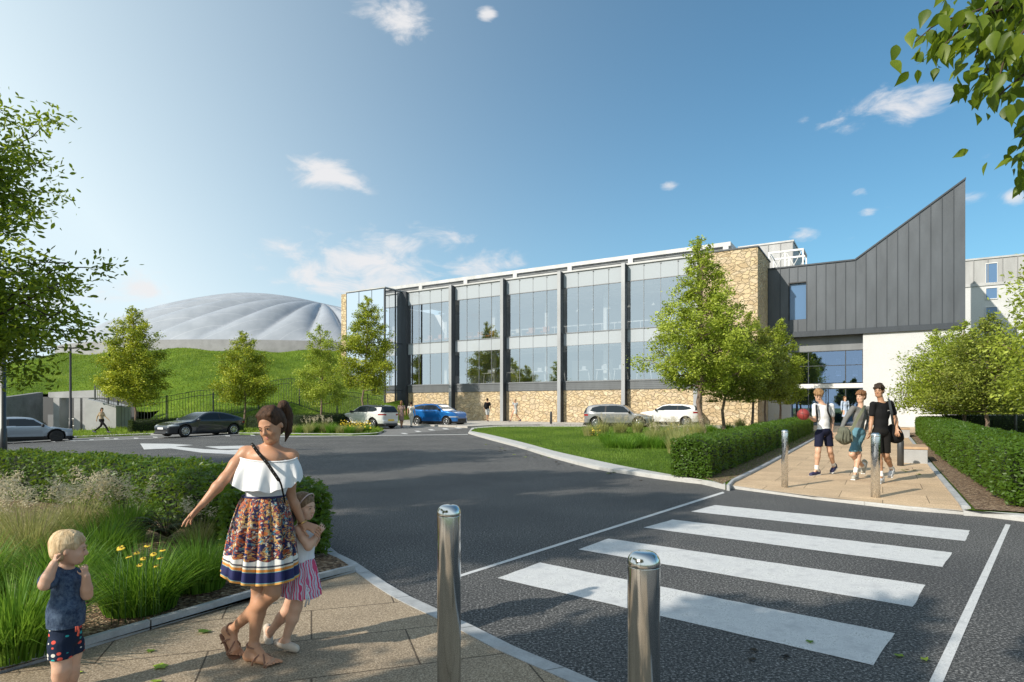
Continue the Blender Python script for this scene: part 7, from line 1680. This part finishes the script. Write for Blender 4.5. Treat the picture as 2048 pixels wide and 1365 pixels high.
    if bottom:
        mt, kind, hem, ease = bottom; B = Field(lo2, hi2, vox); u_ = nrm(ms-pel); r_ = nrm(rt); R2 = np.stack([r_, np.cross(u_, r_), u_], 1)
        B.el(pel+V3(0, 0, .02), V3(.155*wid*S+ease, .112*S+ease, .12*S), .03, rot=R2)
        for s in 'LR':
            hp, kn, an = P_['hp'+s], P_['kn'+s], P_['an'+s]
            if kind == 'shorts': B.rc(hp, hp+(kn-hp)*.98, .088*S+ease*.8, .070*S+ease, .015)
            elif kind == 'trousers': limb(B, hp, kn, an, (.094*S+ease*.3, .064*S+ease*.3, .062*S, .048*S), .02)
        if kind == 'skirt':
            hz = at(0, hem, D).z; c0 = pel; c1 = np.array([(P_['knL'][0]+P_['knR'][0])/2*.3+pel[0]*.7, pel[1], hz-.03]); B.rc(c0, c1, .13*S, .17*S+ease, .03)
        B.cut(np.array(at(j['pel'][0], hem, D)), (0, 0, -1)); B.cut(pel+V3(0, 0, .11*S), (0, 0, 1)); B.obj('shorts' if kind == 'shorts' else kind, mt, T, base, 1)
    if shoes is not None:
        for s in 'LR':
            e_, t_, an = P_['he'+s], P_['toe'+s], P_['an'+s]; Sf = Field(np.minimum(e_, t_)-.13*S, np.maximum(e_, t_)+.16*S, max(vox*.9, .009)); d = nrm(t_-e_); Ls = np.linalg.norm(t_-e_); u1 = nrm(V3(0, 0, 1)-d*d[2])
            Sf.rc(e_+u1*.04*S, e_+d*Ls*.85+u1*.03*S, .045*S, .036*S, .02); Sf.rc(e_+u1*.045*S, e_+u1*.075*S, .042*S, .044*S, .02); Sf.rc(e_+d*Ls*.55+u1*.03*S, e_+d*Ls*.88+u1*.028*S, .046*S, .038*S, .02); Sf.cut(e_-u1*.006, -u1); o = Sf.obj('shoe', shoes, T, base, 1)
            if vox < .012: m = MB(); m.box(tuple(e_+d*Ls*.47-u1*.004-b), (Ls*1.2, .088*S, .022), R=Matrix(np.stack([d, np.cross(u1, d), u1], 1).tolist())); m.build('sole', WHITE, T, .008)
            if socks is not None: Sf = Field(np.minimum(an, e_)-.09*S, an+.18*S, .0095); kk_ = P_['kn'+s]; Sf.rc(e_+u1*.06*S, an, .042*S, .041*S, .02); Sf.rc(an, an+nrm(kk_-an)*.07*S, .041*S, .045*S, .01); Sf.obj('sock', socks, T, base, 1)
    return T, P_, S, b
HB = hairmat('hair_black', (.012, .008, .006), (.06, .038, .025)); HC = hairmat('hair_sandy_curls', (.12, .06, .025), (.42, .25, .12), 40); HBR = hairmat('hair_chestnut', (.09, .04, .018), (.30, .15, .07)); HDK = hairmat('hair_dark_brown', (.02, .012, .008), (.10, .06, .035))
WTS = cloth('white_cotton', (.80, .80, .80), .5, 5); NAVY = cloth('navy_cotton_shorts', (.012, .014, .035), .5, 6); GREYT = cloth('grey_sport_jersey', (.17, .17, .165), .7, 8); TEAL = cloth('teal_shorts', (.12, .26, .33), .5, 7); BLK = cloth('black_cotton', (.010, .010, .011), .5, 5); BLKS = cloth('black_shorts', (.012, .011, .010), .5, 6)
WSOCK = mk('white_sock', col=(.74, .74, .74), rough=.9); SH_N = mk('navy_trainer', col=(.03, .03, .09), rough=.6); SH_C = mk('cream_trainer', col=(.42, .40, .34), rough=.6); SH_W = mk('white_trainer', col=(.62, .63, .66), rough=.6)
GB = 'three teenage boys walking down the path'
TA, PA_, SA, bA = adult('curly haired boy in a white t-shirt and navy shorts holding a red ball', 14.1, 1.86, dict(head=(1637, 792), shL=(1663, 812, .05), shR=(1630, 812, -.05), elR=(1629, 841, -.08), wrR=(1618, 834, -.22), haR=(1611, 831, -.26), elL=(1665, 842, .08), wrL=(1663, 864, .02), haL=(1663, 874, 0),
    pel=(1647, 864), knR=(1636, 902, -.08), anR=(1633, 938, -.02), heR=(1637, 949, .05), toeR=(1620, 952.5, -.12), knL=(1660, 902, .05), anL=(1667, 931, .30), heL=(1671, 936, .36), toeL=(1663, 946, .25)), (-.35, -.85, -.42), SK_LIGHT, HC, 'curly', (WTS, .62, 865, .020), (NAVY, 'shorts', 893, .012), SH_N, WSOCK, group=GB, wid=.9)
TB, PB_, SB_, bB = adult('boy in a tight grey long sleeved top and teal shorts looking left', 13.4, 1.84, dict(head=(1722, 794), shR=(1706, 817, -.04), shL=(1736, 818, .05), elR=(1691, 839, -.05), wrR=(1682, 859, -.18), haR=(1678, 868, -.22), elL=(1738, 845, .05), wrL=(1730, 866, .0), haL=(1726, 874, -.02),
    pel=(1715, 866), knL=(1704, 909, -.12), anL=(1727, 934, .32), heL=(1731, 926, .38), toeL=(1726, 947, .30), knR=(1717, 911, -.05), anR=(1711, 944, -.12), heR=(1713, 955, -.06), toeR=(1706, 959.5, -.25)), (-.88, -.42, -.05), SK_LIGHT, HBR, 'messy', (GREYT, 2, 861, .006), (TEAL, 'shorts', 903, .014), SH_C, WSOCK, group=GB, wid=.9)
TC, PC_, SC_, bC = adult('tallest boy in a black t-shirt and black shorts with a black bag at his side', 12.7, 1.92, dict(head=(1758, 782), shR=(1746, 809, -.04), shL=(1781, 807, .04), elR=(1743, 840, .0), wrR=(1740, 864, -.06), haR=(1738, 875, -.08), elL=(1791, 838, .05), wrL=(1794, 858, -.06), haL=(1794, 869, -.10),
    pel=(1761, 866), knL=(1772, 911, -.02), anL=(1783, 937, .22), heL=(1785, 943, .26), toeL=(1780, 955, .14), knR=(1757, 912, -.08), anR=(1762, 951, -.10), heR=(1764, 962, -.04), toeR=(1757, 967, -.2)), (-.72, -.66, -.10), SK_MID, HB, 'messy', (BLK, .62, 868, .022), (BLKS, 'shorts', 906, .012), SH_W, WSOCK, group=GB, wid=.92)
# little print marks on the clothes
m = MB(); c = (PC_['shL']+PC_['shR'])/2+V3(.06, -.135, -.14)-bC
for s in (-1, 1): m.box(c+V3(s*.012, 0, 0), (.030, .004, .006), R=Matrix.Rotation(s*.5, 3, 'Y'))
m.build('chest_print', WHITE, TC)
# basketball held in the raised hand
ball_c = np.array(at(1606.5, 829.3, 13.72)); Bt = empty('basketball', tuple(ball_c), 0, 'dark red basketball held up by the curly haired boy', 'ball'); m = MB(); r_ = .128
m.lathe([(r_*math.sin(a), -r_*math.cos(a)) for a in np.linspace(.02, math.pi-.02, 24)], (0, 0, 0), 32); A = Mat('ball_rubber', (.26, .035, .03), .55); A.bump(A.noise(A.coord('Object'), 160, 1), .3, .004); m.build('shell', A.m, Bt)
m = MB()
for Rm in (Matrix.Rotation(.3, 3, 'Y'), Matrix.Rotation(1.3, 3, 'X')@Matrix.Rotation(.2, 3, 'Y'), Matrix.Rotation(1.1, 3, 'Z')@Matrix.Rotation(1.45, 3, 'X')): m.tube([Rm@Vector((r_*1.0*math.cos(a), r_*1.0*math.sin(a), 0)) for a in np.linspace(0, 2*math.pi, 40)], .0035, 5, cap=False)
m.build('seam', BLACK, Bt)
# bags
def strap_obj(G, b0, path, w=.02, mat=BLACK, name='strap'):
    path = [np.array(p) for p in crom(path, 5)]; m = MB(); vs = []
    for i, p in enumerate(path):
        d = nrm(path[min(i+1, len(path)-1)]-path[max(i-1, 0)]); s = nrm(np.cross(d, (0, -1, .15))); o2 = V3(0, -.008, 0); vs += [p+s*w+o2-b0, p-s*w+o2-b0, p-s*w-b0, p+s*w-b0]
    m.add(vs, [(i*4+j, i*4+(j+1) % 4, (i+1)*4+(j+1) % 4, (i+1)*4+j) for i in range(len(path)-1) for j in range(4)]); return m.build(name, mat, G)
A = lambda px, py, D: np.array(at(px, py, D))
bc = A(1646, 835, 14.27); G = empty('backpack', tuple(bc), 0, 'black backpack on the back of the curly haired boy, its straps over the white t-shirt', 'bag'); Fb = Field(bc-.3, bc+.35, .014); Fb.el(bc+V3(0, .05, .02), V3(.15, .09, .22), .02); Fb.obj('pack', BLK, G, tuple(bc))
for (x0, x1) in ((1633, 1635), (1656, 1662)): strap_obj(G, bc, [A(x0+2, 807, 14.25), A(x0, 806, 14.10), A(x0-.5, 813, 13.96), A(x0, 824, 13.93), A(x1, 838, 13.99), A(x1+1, 846, 14.15)], .022)
OLIVE = cloth('olive_canvas', (.13, .135, .10), .8, 9); bc = A(1689, 871, 13.12); G = empty('holdall', tuple(bc), 0, 'crumpled olive canvas holdall slung over the boy in the grey top', 'bag'); Fb = Field(bc-.3, bc+.3, .011)
Fb.rc(bc+V3(-.02, 0, .07), bc+V3(.02, .03, -.06), .12, .145, .03); Fb.rc(bc+V3(-.10, .0, -.05), bc+V3(.10, .03, -.07), .09, .09, .04)
for k in range(4): Fb.rc(bc+V3(-.09+.06*k, -.11, .10), bc+V3(-.13+.08*k, -.12, -.12), .014, .012, .03)
Fb.obj('bag_body', OLIVE, G, tuple(bc)); strap_obj(G, bc, [A(1732, 815, 13.55), A(1729, 814, 13.38), A(1724, 822, 13.22), A(1714, 839, 13.16), A(1705, 856, 13.12), A(1697, 866, 13.05)], .030, cloth('olive_webbing', (.22, .23, .15), .2, 9))
bc = A(1791, 866, 12.78); G = empty('sports_bag', tuple(bc), 0, 'black sports bag hanging at the left hip of the tallest boy', 'bag'); Fb = Field(bc-.32, bc+.32, .012); Fb.rc(bc+V3(-.01, .05, .06), bc+V3(.03, .03, -.07), .13, .15, .03, flat=((0, 1, 0), .75)); Fb.el(bc+V3(.02, .03, -.12), V3(.165, .09, .09), .03)
Fb.obj('bag_body', BLK, G, tuple(bc)); strap_obj(G, bc, [A(1777, 797, 12.85), A(1778, 799, 12.66), A(1780, 812, 12.56), A(1783, 830, 12.55), A(1786, 850, 12.62)], .024, CHARC)
# small figures further away
def walker(label, px, top, foot_, D, face, skin, hairm, hair, topc, botc, stride=.35, fem=True, slv=.5, kind='trousers', hemf=.52, shoes=SH_N, turn=0, arms=0, thz=.5):
    H = foot_-top; y = lambda u: top+H*u; hw = H*.105*(1 if abs(face[1]) > .6 else .6); sx = stride*H*.25*(1 if face[0] >= 0 else -1)*min(1, abs(face[0])+.15); dz = .0 if abs(face[0]) > .5 else .15
    Hm = H*D/K; j = dict(head=(px+sx*.1, y(.067)), shR=(px-hw*(1 if face[1] < 0 else 1), y(.19), -.05), shL=(px+hw, y(.19), .05), elR=(px-hw*1.15-sx*.4, y(.36), -.05), wrR=(px-hw*1.1-sx*.5+arms, y(.49), -.1), haR=(px-hw*1.1-sx*.5+arms, y(.53), -.1), elL=(px+hw*1.15+sx*.3, y(.36), .05), wrL=(px+hw*1.1+sx*.9, y(.48), 0), haL=(px+hw*1.1+sx*1.0, y(.52), 0),
        pel=(px, y(.49)), knR=(px-hw*.35+sx*.7, y(.72), -.06), anR=(px-hw*.3+sx*1.2, y(.94), -.06), heR=(px-hw*.3+sx*1.2-sx*.15, y(.985), -.02), toeR=(px-hw*.3+sx*1.2+(H*.09 if face[0] > 0 else -H*.09)*min(1, abs(face[0])+.2), y(1.0), -.12 if face[1] < 0 else .1), knL=(px+hw*.35-sx*.2, y(.73), .06), anL=(px+hw*.3-sx*1.2, y(.93), .1), heL=(px+hw*.3-sx*1.45, y(.965), .12), toeL=(px+hw*.3-sx*1.05+(H*.04 if face[0] > 0 else -H*.04), y(.995), .05))
    return adult(label, D, Hm*1.0, j, face, skin, hairm, hair, (topc, slv, y(hemf), .012), (botc, kind, y(thz), .01) if botc else None, shoes, None, vox=.019, fem=fem)
CAMEL = cloth('camel_cloth', (.36, .27, .17), .4, 4); BEIGE = cloth('beige_cloth', (.42, .33, .26), .4, 4); CREAM = cloth('cream_cloth', (.66, .62, .54), .4, 4); GSK = cloth('pale_grey_cloth', (.48, .48, .47), .4, 4); LBLUE = cloth('pale_blue_cloth', (.42, .50, .64), .4, 6); DUSTY = cloth('dusty_rose_cloth', (.30, .21, .18), .4, 4)
walker('woman in a camel jacket and black trousers walking across the grass verge', 203, 816, 866, 37.5, (.95, -.3, -.15), SK_MID, HDK, 'long', CAMEL, BLK, 1.0, slv=2, hemf=.62, thz=.96)
walker('woman in a brown dress standing behind the white crossover', 803, 802, 857, 42.0, (.2, .95, 0), SK_MID, HBR, 'long', DUSTY, DUSTY, .2, slv=.6, kind='skirt', thz=.72)
walker('woman in a cream top and trousers beside the blue car', 822.5, 804, 855.5, 42.6, (.3, .9, 0), SK_MID, HB, 'bun', CREAM, CREAM, .35, slv=.3, thz=.95)
walker('man with a black backpack walking along the stone wall', 975, 797, 843.5, 47.0, (.25, .95, 0), SK_MID, HB, 'short', BLK, GSK, .3, fem=False, slv=.6, kind='shorts', thz=.72)
bc = A(972, 812, 46.85); G = empty('backpack', tuple(bc), 0, 'black backpack worn by the man walking along the stone wall', 'bag'); Fb = Field(bc-.4, bc+.4, .02); Fb.el(bc, V3(.17, .13, .27), .02); Fb.obj('pack', BLK, G, tuple(bc))
walker('woman in a grey top and pale skirt walking beside the stone wall', 1030.5, 798, 843.5, 46.5, (-.6, -.75, 0), SK_TAN, hairmat('hair_fair', (.3, .2, .1), (.6, .45, .28)), 'bun', GSK, CREAM, .8, slv=.3, kind='skirt', thz=.66)
walker('woman in a pale blue dress walking towards the glazed entrance', 1690, 793, 850, 34, (.1, -.98, 0), SK_LIGHT, HBR, 'long', LBLUE, LBLUE, .3, slv=2, kind='skirt', thz=.72)
walker('person in a light blue shirt beyond the dark hedge on the right', 2032, 790, 838, 38, (.2, .95, 0), SK_MID, HB, 'short', LBLUE, NAVY, .2, fem=False, slv=2, thz=.96, hemf=.56)
# ================================================================ street furniture and small things
def lathe_obj(name, prof, mat, parent, n=32): m = MB(); m.lathe(prof, (0, 0, 0), n); return m.build(name, mat, parent)
def bollard(x, y, z, r, h, mat, label, group, dome=True, n=40):
    T = empty('bollard', (x, y, z), 0, label, 'bollard', group)
    lathe_obj('post', [(r, -.1), (r, h-r*1.0)], mat, T, n) if False else None
    m = MB(); m.lathe([(r*1.0, -.1), (r, h-r*.92), (r*.99, h-r*.86)], (0, 0, 0), n); m.build('post', mat, T)
    pr = [(r*1.015, h-r*.88), (r*1.02, h-r*.80)]+[(r*(.42+.60*math.cos(a)), h-r*.72+r*.72*math.sin(a)) for a in np.linspace(0, math.pi/2, 8)]+[(.001, h)]
    m = MB(); m.lathe(pr, (0, 0, 0), n); m.build('cap', STEEL, T); return T
GBn = 'polished steel bollards either side of the crossing'
# near pair stand on the near pavement; far pair on the path
p = at(898, 1010, 2.72); bollard(p.x, 2.72, .05, .052, p.z-.05, STEEL, 'polished steel bollard in the foreground left of centre', GBn)
p = at(1287.5, 1103, 2.05); bollard(p.x, 2.05, .05, .0535, p.z-.05, STEEL, 'nearest polished steel bollard, in front of the zebra stripes', GBn)
x, y = gp(1569.5, 975, .06); bollard(x, y, .06, .060, at(1569, 860, y).z-.06, GALV, 'galvanised bollard in front of the curly haired boy', GBn)
x, y = gp(1751, 995, .06); bollard(x, y, .06, .072, at(1751, 866, y).z-.06, GALV, 'galvanised bollard in front of the tallest boy', GBn)
x, y = gp(1801, 932, .06); T = empty('bollard', (x, y, .06), 0, 'dark grey post beside the bench block', 'bollard'); m = MB(); m.lathe([(.078, -.1), (.078, .66), (.070, .68), (.001, .68)], (0, 0, 0), 24); m.build('post', CHARC, T)
x, y = gp(1102, 848, .12); T = empty('bollard', (x, y, g(x, y)+.12), 0, 'short dark post on the footway by the stone wall', 'bollard'); m = MB(); m.lathe([(.09, -.1), (.09, .85), (.08, .9), (.001, .9)], (0, 0, 0), 16); m.build('post', CHARC, T)
# stone benches with timber tops
def bench(px0, px1, pyb, h, depth, label):
    x0, y0 = gp(px0, pyb, .06); x1 = (px1-CX)/K*y0; cx = (x0+x1)/2; w = x1-x0; rz = 0
    T = empty('bench', (cx+WX*depth/2, y0+WY*depth/2, g(cx, y0)+.06), FROT, label, 'bench', 'stone block benches beside the right hand hedge')
    m = MB(); m.box((0, 0, h/2-.05), (w, depth, h-.0)); m.build('block', CONC_L, T, .012)
    m = MB()
    for k in range(5): m.box((0, -depth/2+depth*(k+.5)/5, h-.05+.045), (w+.02, depth/5-.012, .07))
    m.build('seat', TIMBER, T, .006); return T
bench(1806, 1851, 927, .42, 1.6, 'near grey block bench with a timber seat beside the dark post')
bench(1800, 1818, 876, .42, 1.7, 'far grey block bench with a timber seat, partly behind the near one')
# lamp posts
x, y = ctr(141, 33.5); z = g(x, y)+.1; T = empty('street_lamp', (x, y, z), 0, 'slender black street lamp with two flat heads on the grass verge', 'street lamp'); hh = at(141, 697, y).z-z
m = MB(); m.tube([(0, 0, -.1), (0, 0, .9), (0, 0, .92), (0, 0, hh)], [.10, .09, .065, .05], 12); m.build('post', BLACK, T)
for s in (-1, 1): m = MB(); m.box((s*.33, 0, hh+.03), (.55, .22, .07), R=Matrix.Rotation(-.08*s, 3, 'Y')); m.box((s*.06, 0, hh), (.14, .05, .05)); m.build('lamp_head', BLACK, T, .015)
x, y = ctr(6, 17.5); z = g(x, y); T = empty('street_lamp', (x, y, z), 0, 'thick dark lamp post at the left edge behind the leaves', 'street lamp')
m = MB(); m.tube([(0, 0, -.1), (0, 0, 1.0), (0, 0, 1.02), (0, 0, 5.4)], [.10, .095, .078, .062], 16); m.build('post', CHARC, T)
for s in (-1, 1): m = MB(); m.box((s*.36, 0, 5.42), (.6, .24, .08)); m.build('lamp_head', BLACK, T, .015)
x, y = ctr(2031, 27); z = g(x, y); T = empty('street_lamp', (x, y, z), 0, 'dark lamp post rising behind the trees at the right edge', 'street lamp')
m = MB(); m.tube([(0, 0, -.1), (0, 0, 1.0), (0, 0, 5.0)], [.07, .06, .045], 12); m.build('post', CHARC, T); m = MB(); m.box((.3, 0, 5.0), (.6, .2, .06)); m.build('lamp_head', BLACK, T, .01)
# steel railing climbing over the mound
def fence(pts, hgt, label, post_every=None, pitch=.2, posts=None):
    P0 = pts[0]; T = empty('railing', (P0[0], P0[1], P0[2]), 0, label, 'railing'); b = Vector(P0); L = [Vector(p) for p in pts]
    d = [0]; 
    for i in range(1, len(L)): d.append(d[-1]+(L[i]-L[i-1]).length)
    def q(s): 
        for i in range(1, len(L)):
            if s <= d[i]: return L[i-1].lerp(L[i], (s-d[i-1])/(d[i]-d[i-1]))
        return L[-1]
    m = MB(); n = int(d[-1]/pitch)
    for k in range(n+1):
        c = q(k*pitch)-b; m.box((c.x, c.y, c.z+hgt/2), (.018, .018, hgt*.98))
    m.build('bars', CHARC, T); 
    N = 24
    for zz in (hgt*.04, hgt*.80, hgt*.98):
        m = MB(); m.tube([q(d[-1]*k/N)-b+Vector((0, 0, zz)) for k in range(N+1)], .020, 6); m.build('rail', CHARC, T)
    for s in (posts or np.arange(0, d[-1]+.01, post_every)):
        c = q(min(s, d[-1]))-b; m = MB(); m.box((c.x, c.y, c.z+hgt/2), (.075, .075, hgt*1.04)); m.build('post', CHARC, T)
    return T
def fp(px, D): x = (px-CX)/K*D; return (x, D, mh(x, D)-.02)
fence([fp(236, 41.5), fp(270, 41.8), fp(308, 42), fp(398, 42), fp(440, 42.6), fp(500, 44), fp(579, 46), fp(640, 47), fp(700, 49), fp(764, 52)], 1.9, 'tall dark steel railing running across the grass mound', 3.1)
a_, b_ = at(190, 800, 40.7), at(230, 812, 40.7); fence([(a_.x, a_.y, a_.z), (b_.x, b_.y, b_.z)], 1.0, 'short dark railing on top of the low concrete retaining wall', .9, .16)
# interior things behind the glass
def pendant(t, s, z0, z1, label): 
    x, y = P(t, s); T = empty('pendant_lamp', (x, y, z1), 0, label, 'lamp', 'white pendant lamps behind the upper glazing'); m = MB(); m.tube([(0, 0, 0), (0, 0, z0-z1)], .012, 5); m.build('cable', WHITE, T)
    m = MB(); m.lathe([(.16, 0), (.14, .06), (.05, .16), (.02, .2)], (0, 0, 0), 14); m.build('lamp_shade', WHITE, T); return T
for i, t in enumerate((4.9, 6.3, 7.7, 9.4, 11.4, 13.2)): pendant(t, 2.0, ZB+.2, 9.6, 'white cone pendant lamp, '+ORD[i]+' from the left behind the upper glazing')
def high_table(t, s, z, label):
    x, y = P(t, s); T = empty('high_table', (x, y, z), FROT, label, 'table', 'white high tables behind the lower glazing'); m = MB(); m.box((0, 0, 1.02), (1.1, .6, .05)); m.build('tabletop', WHITE, T)
    for a in (-1, 1): m = MB(); m.tube([(a*.62, 0, 0), (a*.5, 0, 1.0)], .04, 6); m.build('leg', WHITE, T)
    m = MB(); m.box((0, .12, 1.22), (.4, .03, .3)); m.build('screen', mk('pale_grey_plastic', col=(.55, .56, .58), rough=.5), T)
for i, t in enumerate((-3.6, -1.2, 1.5, 3.4, 5.6, 7.4, 8.9, 10.8, 12.6, 14.2)): high_table(t, 1.5, ZD-.05, 'white high table with a small screen, '+ORD[i]+' from the left behind the lower glazing')
def armchair(t, s, z, mat, label, group):
    x, y = P(t, s); T = empty('armchair', (x, y, z), FROT+random.uniform(-.5, .5), label, 'chair', group); m = MB(); m.box((0, 0, .40), (.6, .6, .14)); m.build('seat', mat, T, .03); m = MB(); m.box((0, .27, .66), (.6, .10, .46)); m.build('backrest', mat, T, .03)
    for a in (-1, 1):
        for c in (-1, 1): m = MB(); m.tube([(a*.26, c*.26, 0), (a*.24, c*.24, .36)], .018, 6); m.build('leg', BLACK, T)
ORA = mk('terracotta_fabric', col=(.52, .24, .12), rough=.9); CRM = mk('cream_fabric', col=(.66, .60, .52), rough=.9)
for i, t in enumerate((-10.4, -9.2, -8.0, -5.6, -4.6, -3.4, -2.1, -.6, .8, 2.2)): c_ = ORA if int(t*10) % 3 else CRM; armchair(t, 1.3, ZC, c_, ('terracotta' if c_ is ORA else 'cream')+' armchair, '+ORD[i]+' from the left behind the upper glazing', 'armchairs on the upper floor behind the glass')
